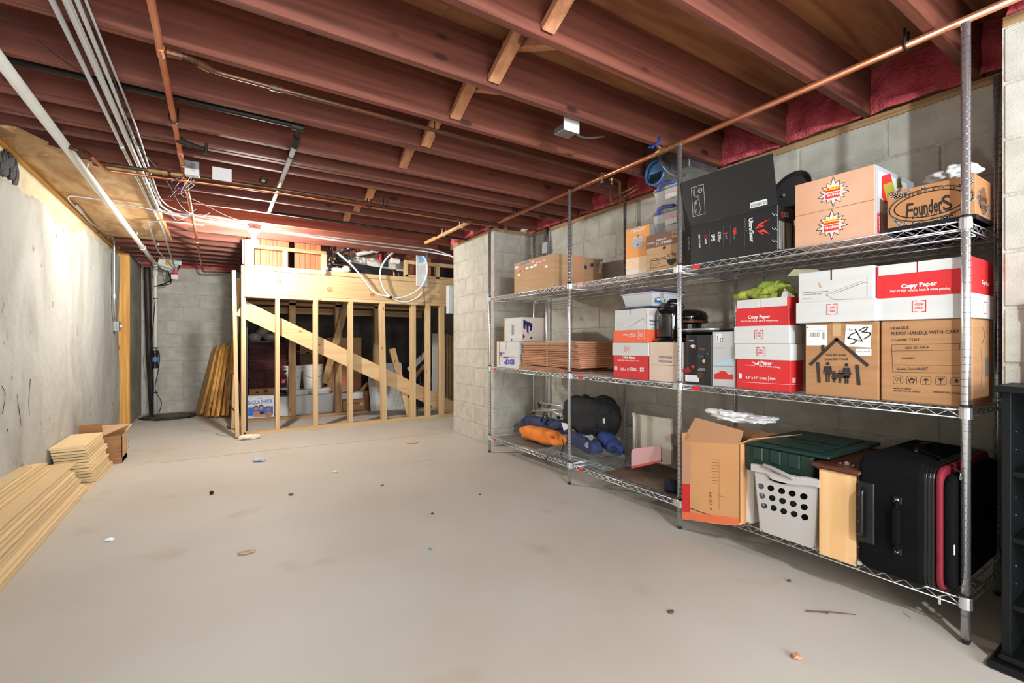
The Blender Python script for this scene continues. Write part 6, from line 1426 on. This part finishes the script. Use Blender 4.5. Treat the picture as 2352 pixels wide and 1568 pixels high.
bkt = obj('corner_bracket', M().box(AX - .0145, AX - .012, .398, .412, 1.17, 1.229, .001).box(AX - .0145, AX - .012, .30, .412, 1.214, 1.229, .001), GALV, fr)
for y, z in ((.405, 1.18), (.35, 1.221)): obj('screw', M().lathe([(.003, 0), (.002, .002)], (AX - .0145, y, z), 8, (-1, 0, 0)), IRON, bkt)
# ================= UNDER-STAIR CUPBOARD BEHIND THE STUDS =================
def cb_box(name, label, pl, pr, pt, pb, Y, depth, m, cat='box', z0=None, group=None):
    """box facing the room (face at Y); pixel extents"""
    x0, x1 = Xy(pl, Y), Xy(pr, Y); z1 = at((pl + pr) / 2, pt, Y=Y).z; zb = at((pl + pr) / 2, pb, Y=Y).z if z0 is None else z0
    r = thing(name, ((x0 + x1) / 2, Y + depth / 2, max(zb, 0)), label, cat, group)
    obj('body', M().box(x0, x1, Y, Y + depth, max(zb, 0), z1, .003), m, r)
    return r, Face((x0, Y, max(zb, 0)), (1, 0, 0)), (x0, x1, max(zb, 0), z1)
r, Fx, d = cb_box('pool_chemical_box', 'white box with blue band and a printed photo of three people', 567, 630, 909, 962, 7.32, .2, WCARD, z0=.0)
BLU = mat('band_blue', (20, 100, 190), .5, rnd=0)
Fx.text(BLU, 'BAQUA SHOCK', (570, 929), (626, 925), h=.055, bold=.02); Fx.rect(BLU, (570, 955), (627, 932))
for cx, hy, c in ((588, 937, (176, 120, 90)), (600, 935, (184, 130, 100)), (616, 938, (170, 116, 88))):
    sk = mat('skin_%d' % c[0], c, .6, rnd=0); Fx.circ(mat('hair_dark', (60, 40, 30), .7, rnd=0), (cx, hy - 1), .03); Fx.circ(sk, (cx, hy + 1), .025); Fx.poly(sk, [(cx - 8, 957), (cx - 5, 945), (cx + 5, 944), (cx + 9, 952), (cx + 6, 957)][::-1])
Fx.poly(INK, [(596, 945), (606, 944), (606, 950), (597, 952)][::-1]); Fx.line(GI, [(588, 960), (612, 959)], .006); Fx.line(GI, [(572, 912), (578, 912)], .004); Fx.text(GI, 'HTH', (590, 916), (602, 915), h=.012); Fx.emit(r)
# brown carton with the tile stack and plastic lump
r, Fx, dd = cb_box('cardboard_box', 'brown carton under the tall stack of dark carpet tiles', 572, 640, 892, 940, 7.62, .45, CARD, z0=0)
Fx.poly(INK, [(606, 900), (611, 893.5), (616, 900)]); Fx.poly(INK, [(586, 903), (591, 897), (596, 903)]); Fx.emit(r)
TL = mat('maroon_tile', (74, 34, 34), .85, rnd=.25); me = None; N_ = 40; z = dd[3]; ztop = at(605, 786, Y=7.62).z; th = (ztop - z) / N_; rr = random.Random(2)
for i in range(N_):
    if me is None:
        mb = M().box(0, .5, 0, .5, 0, th * .86, .002); me = bpy.data.meshes.new('carpet_tile'); me.from_pydata(mb.v, [], mb.f); me.update(); me.materials.append(TL)
    o = bpy.data.objects.new('carpet_tile', me); C.objects.link(o); o.location = (dd[0] - .01 + rr.uniform(-.012, .012), 7.60 + rr.uniform(-.012, .012), z + .001 + i * th)
    tag(o, 'dark maroon carpet tile in the tall stack behind the first studs', 'carpet tile', 'stacked maroon carpet tiles')
me2 = me
x_ = Xy(655, 7.85)
for i in range(36):
    o = bpy.data.objects.new('carpet_tile', me); C.objects.link(o); o.location = (x_ + rr.uniform(-.012, .012) - .25, 8.1 + rr.uniform(-.012, .012), .33 + i * th)
    tag(o, 'dark maroon carpet tile in the second stack further back', 'carpet tile', 'second stack of maroon carpet tiles')
tag(obj('dark_crate', M().box(x_ - .26, x_ + .26, 8.1, 8.6, 0, .325, .004), mat('dark_crate', (70, 50, 40), .8)), 'dark crate under the second stack of carpet tiles', 'box')
c = at(603, 774, Y=7.8); zt0 = ztop + .002
pl = thing('plastic_fitting', (c.x, 7.82, zt0), 'grey plastic ducting fittings on a tray on top of the carpet tiles', 'duct fitting')
GP = mat('grey_film', (170, 166, 164), .4, rnd=0)
obj('tray', M().lathe([(.16, .0), (.24, .012), (.25, .02)], (c.x, 7.82, zt0), 24), GP, pl)
obj('cup', M().lathe([(.075, .02), (.09, .07), (.085, .12), (.04, .14)], (c.x - .10, 7.78, zt0), 16), GP, pl, smooth=True)
obj('duct_stub', M().tube([(c.x - .05, 7.8, zt0 + .12), (c.x + .06, 7.78, zt0 + .22)], .065, 16), GP, pl, smooth=True); obj('bundle', M().blob((c.x + .12, 7.82, zt0 + .08), (.11, .1, .07), .15, 8, 3), GP, pl, smooth=True)
# buckets
BW = mat('bucket_white', (222, 220, 214), .45, rnd=0)
def bucket(label, px, pt, pb, Y, rad, z0, logo=False, text=None):
    c = at(px, pb, Y=Y); z1 = at(px, pt, Y=Y).z; h = z1 - z0
    r = thing('bucket', (c.x, Y, z0), label, 'bucket')
    obj('pail', M().lathe([(rad * .85, 0), (rad, h * .78), (rad, h * .8)], (c.x, Y, z0), 22), BW, r, smooth=False)
    obj('lid', M().lathe([(rad * 1.05, h * .78), (rad * 1.05, h * .86), (rad * 1.0, h * .87), (rad * 1.05, h * .93), (rad * 1.05, h), (rad * .9, h)], (c.x, Y, z0), 22), BW, r)
    obj('bail', M().tube([(c.x - rad * 1.04, Y, z0 + h * .8)] + [(c.x + rad * 1.05 * -math.cos(a), Y - rad * 1.05 * math.sin(a) * .9, z0 + h * (.8 - .35 * math.sin(a))) for a in [k * math.pi / 10 for k in range(1, 10)]] + [(c.x + rad * 1.04, Y, z0 + h * .8)], .003, 4), GALV, r)
    if logo:
        Fx = Face((c.x - rad, Y - rad * .97, z0), (1, 0, 0)); Fx.rect(RED, (647, 880), (656, 870)); Fx.line(PAPER, [(648, 878), (651, 873), (655, 878)], .008); Fx.line(INK, [(645, 884), (654, 884)], .005)
        Fx.emit(r, 'logo')
    return r
base_z = at(660, 893, Y=7.65).z
tub = thing('long_white_box', (1.0, 7.8, 0), 'long low white box on the floor behind the rear studs', 'box')
wx0, wx1 = Xy(634, 7.5), Xy(835, 7.5); wz = at(700, 908, Y=7.5).z
obj('front_panel', M().box(wx0, wx1, 7.5, 7.504, 0, wz), WCARD, tub); obj('back_panel', M().box(wx0, wx1, 8.0, 8.004, 0, wz), WCARD, tub); obj('side_panel', M().box(wx0, wx0 + .004, 7.5, 8, 0, wz), WCARD, tub); obj('side_panel', M().box(wx1 - .004, wx1, 7.5, 8, 0, wz), WCARD, tub); obj('top_panel', M().box(wx0, wx1, 7.51, 8, wz - .008, wz - .003), WCARD, tub)
for px, lb_ in ((685, 'white round lid-topped tub under the left bucket'), (735, 'white round lid-topped tub under the right bucket')):
    c = at(px, 908, Y=7.75); t_ = thing('plastic_tub', (c.x, 7.75, wz), lb_, 'tub')
    obj('tub', M().lathe([(.15, 0), (.16, .05)], (c.x, 7.75, wz), 20), BW, t_); obj('lid', M().lathe([(.172, .05), (.172, .075), (.16, .08)], (c.x, 7.75, wz), 20), BW, t_)
bz_ = wz + .082
bucket('white plastic bucket with a red square logo behind the second stud', 666, 839, 905, 7.75, .165, bz_, True)
bucket('plain white plastic bucket with a double-ring lid right of the logo bucket', 718, 836, 895, 7.75, .15, bz_)
# cartons at the back
r, Fx, d = cb_box('cardboard_box', 'brown carton printed modular carpet behind the buckets', 678, 746, 805, 900, 8.25, .16, CARD, z0=0)
Fx.poly(INK, [(700, 813), (704, 807), (710, 807), (714, 813)][::-1]); Fx.text(INK, 'MILLIKEN', (695, 820), (722, 820), h=.05); Fx.text(INK, 'MODULAR CARPET', (690, 826), (720, 826), h=.03); Fx.text(INK, 'FOR RESIDENTIAL USE', (682, 831), (722, 831), h=.03); Fx.emit(r)
cb_box('cardboard_box', 'brown open-topped carton high behind the buckets', 690, 722, 768, 790, 8.42, .25, CARD, z0=0)
r, Fx, d = cb_box('cardboard_box', 'tall brown carton column with orange print behind the right rear stud', 752, 830, 775, 925, 7.95, .4, CARD, z0=0)
Fx.text(ORG, 'FLI', (783, 885), (797, 878), h=.1, bold=.03); Fx.text(INK, 'CARPET', (784, 828), (800, 828), h=.03); Fx.text(INK, 'CARPET', (784, 905), (800, 905), h=.03); Fx.emit(r)
r, Fx, d = cb_box('cardboard_box', 'small brown carton on the floor with a black word and two triangle marks', 787, 838, 918, 945, 7.35, .25, CARD, z0=0)
Fx.text(INK, 'Tepa', (810, 929), (826, 926), h=.035, bold=.02); Fx.poly(RI, [(797, 933), (800, 926), (803, 932)][::-1]); Fx.poly(PAPER, [(828, 930), (830, 923), (834, 929)][::-1]); Fx.emit(r)
r = thing('cardboard_box', (Xy(845, 7.6), 7.7, 0), 'open brown carton with raised flap beside the white grid panel', 'box')
xx = Xy(834, 7.6); obj('body', M().box(xx, xx + .2, 7.6, 7.8, 0, .30, .002), CARDD, r); obj('flap', M().prism([V((xx, 7.6, .3)), V((xx + .10, 7.58, .42)), V((xx + .10, 7.78, .42)), V((xx, 7.8, .3))], (.004, 0, -.003)), CARD, r)
# white grid panel (egg-crate light diffuser)
gp = thing('grid_panel', (Xy(890, 7.45), 7.45, 0), 'white egg-crate grid panel leaning behind the middle studs', 'panel')
x0, x1 = Xy(853, 7.3), Xy(932, 7.3); hgt = at(870, 836, Y=7.35).z
gm = M(); nx, nz = 26, 34
P_ = lambda x, z: V((x, 7.32 + .22 * z / hgt, z + .004))
for i in range(nx + 1): x = x0 + (x1 - x0) * i / nx; gm.beam(P_(x, 0), P_(x, hgt), .004, .012, up=(0, 1, 0), bev=0)
for k in range(nz + 1): z = hgt * k / nz; gm.beam(P_(x0, z), P_(x1, z), .012, .004, up=(0, 0, 1), bev=0)
stuff(obj('grid', gm, WHITEP, gp)); obj('backing', M().prism([P_(x0, 0) + V((0, .01, 0)), P_(x1, 0) + V((0, .01, 0)), P_(x1, hgt) + V((0, .01, 0)), P_(x0, hgt) + V((0, .01, 0))], (0, .003, 0)), mat('diffuser_back', (206, 204, 208), .5, rnd=0), gp)
A, B = at(939, 850, Y=7.3), at(982, 808, Y=7.5)
tag(obj('white_downspout', M().beam(A, B, .09, .07, up=(0, -1, 0), bev=.02), WHITEP), 'white gutter downspout leaning diagonally behind the right-hand studs', 'downspout')
A, B = at(945, 872, Y=7.3), at(975, 838, Y=7.5)
tag(obj('tan_tube', M().beam(A + V((0, 0, -.02)), B, .06, .05, up=(0, -1, 0), bev=.02), CARDL), 'tan tube leaning below the white downspout', 'tube')
x0, x1 = Xy(994, 7.2), Xy(1016, 7.2); zt = at(1005, 766, Y=7.2).z
tag(obj('white_board', M().box(x0, x1, 7.2, 7.23, 0, zt, .003), WCARD), 'tall white board standing behind the last studs', 'board')
tag(obj('white_board', M().box(x1 + .01, x1 + .05, 7.18, 7.5, 0, zt - .01, .003), mat('mauve_board', (186, 172, 172), .7)), 'narrow greyish board beside the tall white board', 'board')
for k in range(3):
    xx = x1 + .07 + k * .055; tag(obj('brown_board', M().box(xx, xx + .04, 7.2 + .02 * k, 7.6, 0, zt - .02 * k, .002), PINED[2]), ['leftmost brown board by the block stub behind the studs', 'middle brown board by the block stub behind the studs', 'rightmost brown board by the block stub behind the studs'][k], 'board')
tag(obj('black_bin', M().box(Xy(958, 7.4), Xy(992, 7.4), 7.4, 7.7, 0, .42, .02), BLACK), 'black bin in the dark behind the right-hand studs', 'bin')
gl = at(1008, 716, Y=8.3); tag(obj('indicator_lamp', M().lathe([(.014, 0), (.010, .008)], gl, 10, (0, -1, 0)), mat('green_led', (20, 190, 90), .4, emit=6, rnd=0)), 'tiny green indicator light in the dark cupboard', 'light')
# ================= PLUMBING OPENING ABOVE THE HEADER =================
YO = YW + .16
po = thing('plumbing_panel', (Xy(840, YO), YO + .3, 1.985), 'cream tub wall with pipes, wires and black grille in the opening above the header', 'plumbing')
x0, x1 = Xy(752, YO + .3), Xy(930, YO + .3)
CRM = mat('cream_acrylic', (226, 218, 202), .4, rnd=0)
obj('tub_wall', M().box(x0, x1, YO + .3, YO + .33, 1.985, 2.45), CRM, po)
obj('grey_backing', M().box(x0 + .01, x0 + .30, YO + .27, YO + .30, 2.05, 2.45), mat('mauve_grey', (140, 126, 122), .8), po)
obj('black_ledge', M().prism([at(808, 603, Y=YO), at(930, 624, Y=YO), at(930, 637, Y=YO), at(808, 625, Y=YO)], (0, .04, 0)), BLACK, po)
gx0, gx1 = at(878, 568, Y=YO + .1), at(892, 612, Y=YO + .1); g = M()
g.box(gx0.x, gx1.x, YO + .1, YO + .12, gx1.z, gx0.z + .02)
obj('black_rack', g, BLACK, po); g = M()
for k in range(9): z = gx1.z + .02 + k * .022; g.beam((gx0.x + .02, YO + .095, z), (gx1.x - .01, YO + .095, z + .014), .004, .006)
obj('rack_slots', g, mat('grey_slot', (96, 96, 100), .5), po)
rr = random.Random(17)
def pl_tube(pts, r_, m, nm='pipe', yy=.12): obj(nm, M().tube(spline([at(p[0], p[1], Y=YO + yy) for p in pts], 6), r_, 8), m, po, smooth=True)
pl_tube([(818, 585), (830, 582), (850, 578), (878, 568)], .03, PVC); pl_tube([(762, 600), (764, 585), (778, 578), (800, 572)], .012, GALV, 'hose')
pl_tube([(792, 558), (790, 566), (785, 575)], .02, GALV); pl_tube([(803, 558), (800, 572)], .018, PVC); pl_tube([(762, 555), (760, 575)], .016, BLACK); pl_tube([(760, 588), (757, 600)], .02, BRASS)
for pts in ([(796, 556), (802, 572), (800, 590), (812, 615), (835, 628)], [(812, 556), (808, 578), (810, 600), (816, 612)], [(820, 558), (818, 575), (808, 592), (812, 604)], [(800, 560), (803, 580), (795, 592), (780, 594)], [(812, 590), (822, 595), (830, 588)]): pl_tube(pts, .005, RUBBER, 'cable', .08)
pl_tube([(762, 606), (778, 608), (800, 612), (812, 614)], .02, BRASS); pl_tube([(768, 600), (790, 598), (805, 603)], .028, mat('dark_pump', (50, 42, 38), .5)); obj('pump_body', M().blob(at(784, 590, Y=YO + .14), (.06, .05, .045), .1, 9, 3), mat('steel_pump', (120, 118, 116), .35, .6, rnd=0), po, smooth=True)
for px, py in ((757, 606), (765, 602), (768, 594), (812, 613), (803, 600)): obj('fitting', M().blob(at(px, py, Y=YO + .06), (.018, .02, .02), 0, nu=8, nv=6), WHITEP, po)
for pts in ([(832, 562), (845, 572), (858, 566)], [(842, 560), (852, 575), (866, 580), (872, 572)]): pl_tube(pts, .006, WHITEP, 'tubing')
obj('red_part', M().blob(at(874, 592, Y=YO + .08), (.02, .02, .06), .3, 14, 3), RED, po); obj('maroon_cloth', M().blob(at(898, 580, Y=YO + .08), (.06, .03, .07), .3, 12, 5), mat('maroon_cloth', (116, 48, 44), .8), po, smooth=True)
obj('white_canister', M().lathe([(.035, 0), (.04, .01), (.04, .12), (.03, .13)], at(897, 597, Y=YO + .05), 16, (1, 0, -.1)), WHITEP, po)
obj('tan_paper', M().blob(at(838, 571, Y=YO + .05), (.05, .02, .03), .4, 12, 6), YEL[2], po); obj('copper_stub', M().tube([at(905, 625, Y=YO), at(906, 636, Y=YO)], .014, 8), COPPER, po); obj('black_collar', M().tube([at(905, 619, Y=YO), at(905, 625, Y=YO)], .03, 10), BLACK, po)
obj('black_valve', M().box(at(914, 628, Y=YO).x, at(928, 628, Y=YO).x, YO - .02, YO + .04, at(914, 636, Y=YO).z, at(914, 626, Y=YO).z, .004), BLACK, po)
c = at(747, 620, Y=YW - .03)
tag(obj('paper_cup', M().lathe([(.022, -.05), (.032, .05)], c, 14, (-.5, -.6, -.5)), PAPER), 'small white paper cup perched on the header beam', 'cup')
c = at(782, 622, Y=YW + .03); rg = thing('white_rag', (c.x, c.y, 1.985), 'rolled white rag and packing lying on the header beam', 'rag')
obj('cloth', M().blob((c.x, c.y, 2.01), (.11, .045, .028), .3, 12, 3).blob((Xy(795, YW + .03), c.y, 2.03), (.05, .045, .045), .25, 16, 6), mat('off_white_cloth', (224, 214, 196), .8), rg, smooth=True)
# blue-white softener panel and hose
YH = YW - .03
wp = thing('water_filter_panel', (Xy(968, YH), YH, 1.66), 'long white panel with a light blue printed top hanging over the header beam', 'panel')
a, b_ = at(955, 574, Y=YH), at(981, 659, Y=YH)
obj('panel', M().box(a.x, b_.x, YH - .02, YH, b_.z, a.z + .02, .006), WCARD, wp)
Fx = Face((a.x, YH - .02, b_.z), (1, 0, 0)); Fx.rect(mat('sky_blue_print', (140, 186, 220), .5, rnd=0), (962, 603), (981, 574)); Fx.rect(BLU, (963, 583), (979, 576)); Fx.text(PAPER, 'FRESH', (964, 579.5), (978, 580), h=.022, bold=.02); Fx.text(BLU, 'WATER', (965, 585), (978, 585.5), h=.018); Fx.poly(PAPER, [(962, 606), (981, 598), (981, 604), (962, 612)][::-1]); Fx.rect(mat('pale_label', (200, 216, 228), .5, rnd=0), (967, 640), (978, 630)); Fx.emit(wp)
hs = thing('white_hose_coil', (Xy(925, YH), YH - .03, 1.62), 'white hose hanging in one large loop over the header beam', 'hose')
pts = [(775, 580), (805, 606), (830, 634), (860, 670), (893, 681), (915, 684), (945, 675), (970, 655), (981, 625), (977, 595), (955, 575), (930, 571), (900, 582), (880, 605), (873, 630), (880, 660), (895, 680), (915, 691), (938, 692), (960, 682), (970, 670)]
obj('hose', M().tube(spline([at(p[0], p[1], Y=YH - .03 - .012 * (i > 12)) for i, p in enumerate(pts)], 8), .012, 8), WHITEP, hs, smooth=True)
obj('hose_tie', M().tube([at(896, 680, Y=YH - .06), at(899, 686, Y=YH - .06)], .018, 8), BLACK, hs)
tag(obj('hanging_cable', M().tube(spline([at(974, 660, Y=YH), at(975, 700, Y=YH), at(972, 760, Y=YW + .1), at(968, 820, Y=YW + .2), at(964, 900, Y=YW + .2), at(958, 952, Y=YW + .2)], 6), .005, 5), RUBBER), 'black cord dropping from the white panel behind the studs', 'cable')
p0, p1 = at(1029, 658, Y=5.30), at(1029, 721, Y=5.30)
eb = thing('breaker_panel', (2.40, 5.25, p1.z), 'pale grey electrical panel edge projecting beside the far block stub', 'electrical box')
xx0 = Xy(1027.5, 5.2); obj('body', M().box(xx0, SX + .2, 5.162, 5.24, p1.z, p0.z, .004), mat('grey_enamel', (176, 182, 184), .4, rnd=0), eb); obj('door', M().box(xx0 + .015, SX - .002, 5.156, 5.162, p1.z + .02, p0.z - .02, .002), MATS['grey_enamel'], eb)
# ================= FLOOR DEBRIS =================
def scrap(name, label, px, py, s, col, seed, flat=.35, amp=.45, elong=1, cat='scrap'):
    c = at(px, py, Z=0); tag(obj(name, M().blob((c.x, c.y, s[2]), s, amp, 1.6 / max(s), seed, nu=18, nv=10), mat('scrap_%d_%d_%d' % col, col, .8)), label, cat)
scrap('crumpled_paper', 'crumpled white paper at the foot of the stud partition', 573, 1009, (.09, .05, .028), (226, 220, 200), 1)
scrap('foil_scrap', 'pale blue crumpled wrapper on the far floor', 596, 1059, (.055, .04, .016), (176, 196, 212), 2)
scrap('orange_scrap', 'orange twist of plastic near the block stub on the floor', 946, 1018, (.06, .02, .008), (226, 170, 120), 3)
scrap('white_scrap', 'small white scrap on the middle of the far floor', 770, 1084, (.02, .02, .006), (224, 224, 220), 4)
scrap('dark_pebble', 'small black lump on the floor left of the middle', 486, 1135, (.014, .012, .012), (40, 30, 26), 5)
scrap('wood_chip', 'reddish wood chip on the floor near the black lump', 668, 1137, (.016, .01, .006), (120, 70, 44), 6)
scrap('leaf_scrap', 'dry beige leaf scrap on the left foreground floor', 566, 1270, (.035, .018, .006), (190, 160, 130), 7)
scrap('chalk_stub', 'white stub with dark end on the left foreground floor', 253, 1241, (.018, .01, .008), (236, 236, 240), 8)
scrap('green_bead', 'tiny green bead on the foreground floor', 989, 1262, (.007, .007, .005), (70, 150, 120), 9)
scrap('dark_grit', 'small dark grit on the floor right of the middle', 993, 1180, (.008, .006, .004), (40, 34, 30), 10)
scrap('leaf_crumb', 'brown crumpled leaf at the lower right floor', 1830, 1513, (.016, .014, .010), (190, 140, 110), 11)
scrap('dark_leaf', 'dark dry leaf fragment on the floor below the shelving', 1541, 1406, (.014, .010, .004), (84, 72, 62), 12)
scrap('tiny_screw', 'small dark screw on the floor in front of the middle shelves', 1813, 1335, (.012, .006, .005), (70, 66, 64), 13)
scrap('brown_fleck', 'brown fleck on the floor in front of the far shelving unit', 878, 1115, (.012, .01, .004), (130, 96, 70), 14)
scrap('dark_fleck', 'dark fleck beside the far shelving unit on the floor', 1102, 1136, (.008, .007, .003), (60, 50, 44), 15)
A, B = at(1850, 1403, Z=.003), at(1965, 1411, Z=.003)
tag(obj('twig', M().tube([A, (A + B) / 2 + V((0, .004, .002)), B], [.0022, .0028, .0015], 6).tube([A + V((.01, -.002, 0)), (A + B) / 2 + V((-.01, .002, .001))], .0018, 5), mat('twig_brown', (96, 72, 58), .8)), 'thin brown twig on the floor in front of the suitcase', 'twig')
for o in list(bpy.data.objects):
    if '_w' in o: del o['_w']
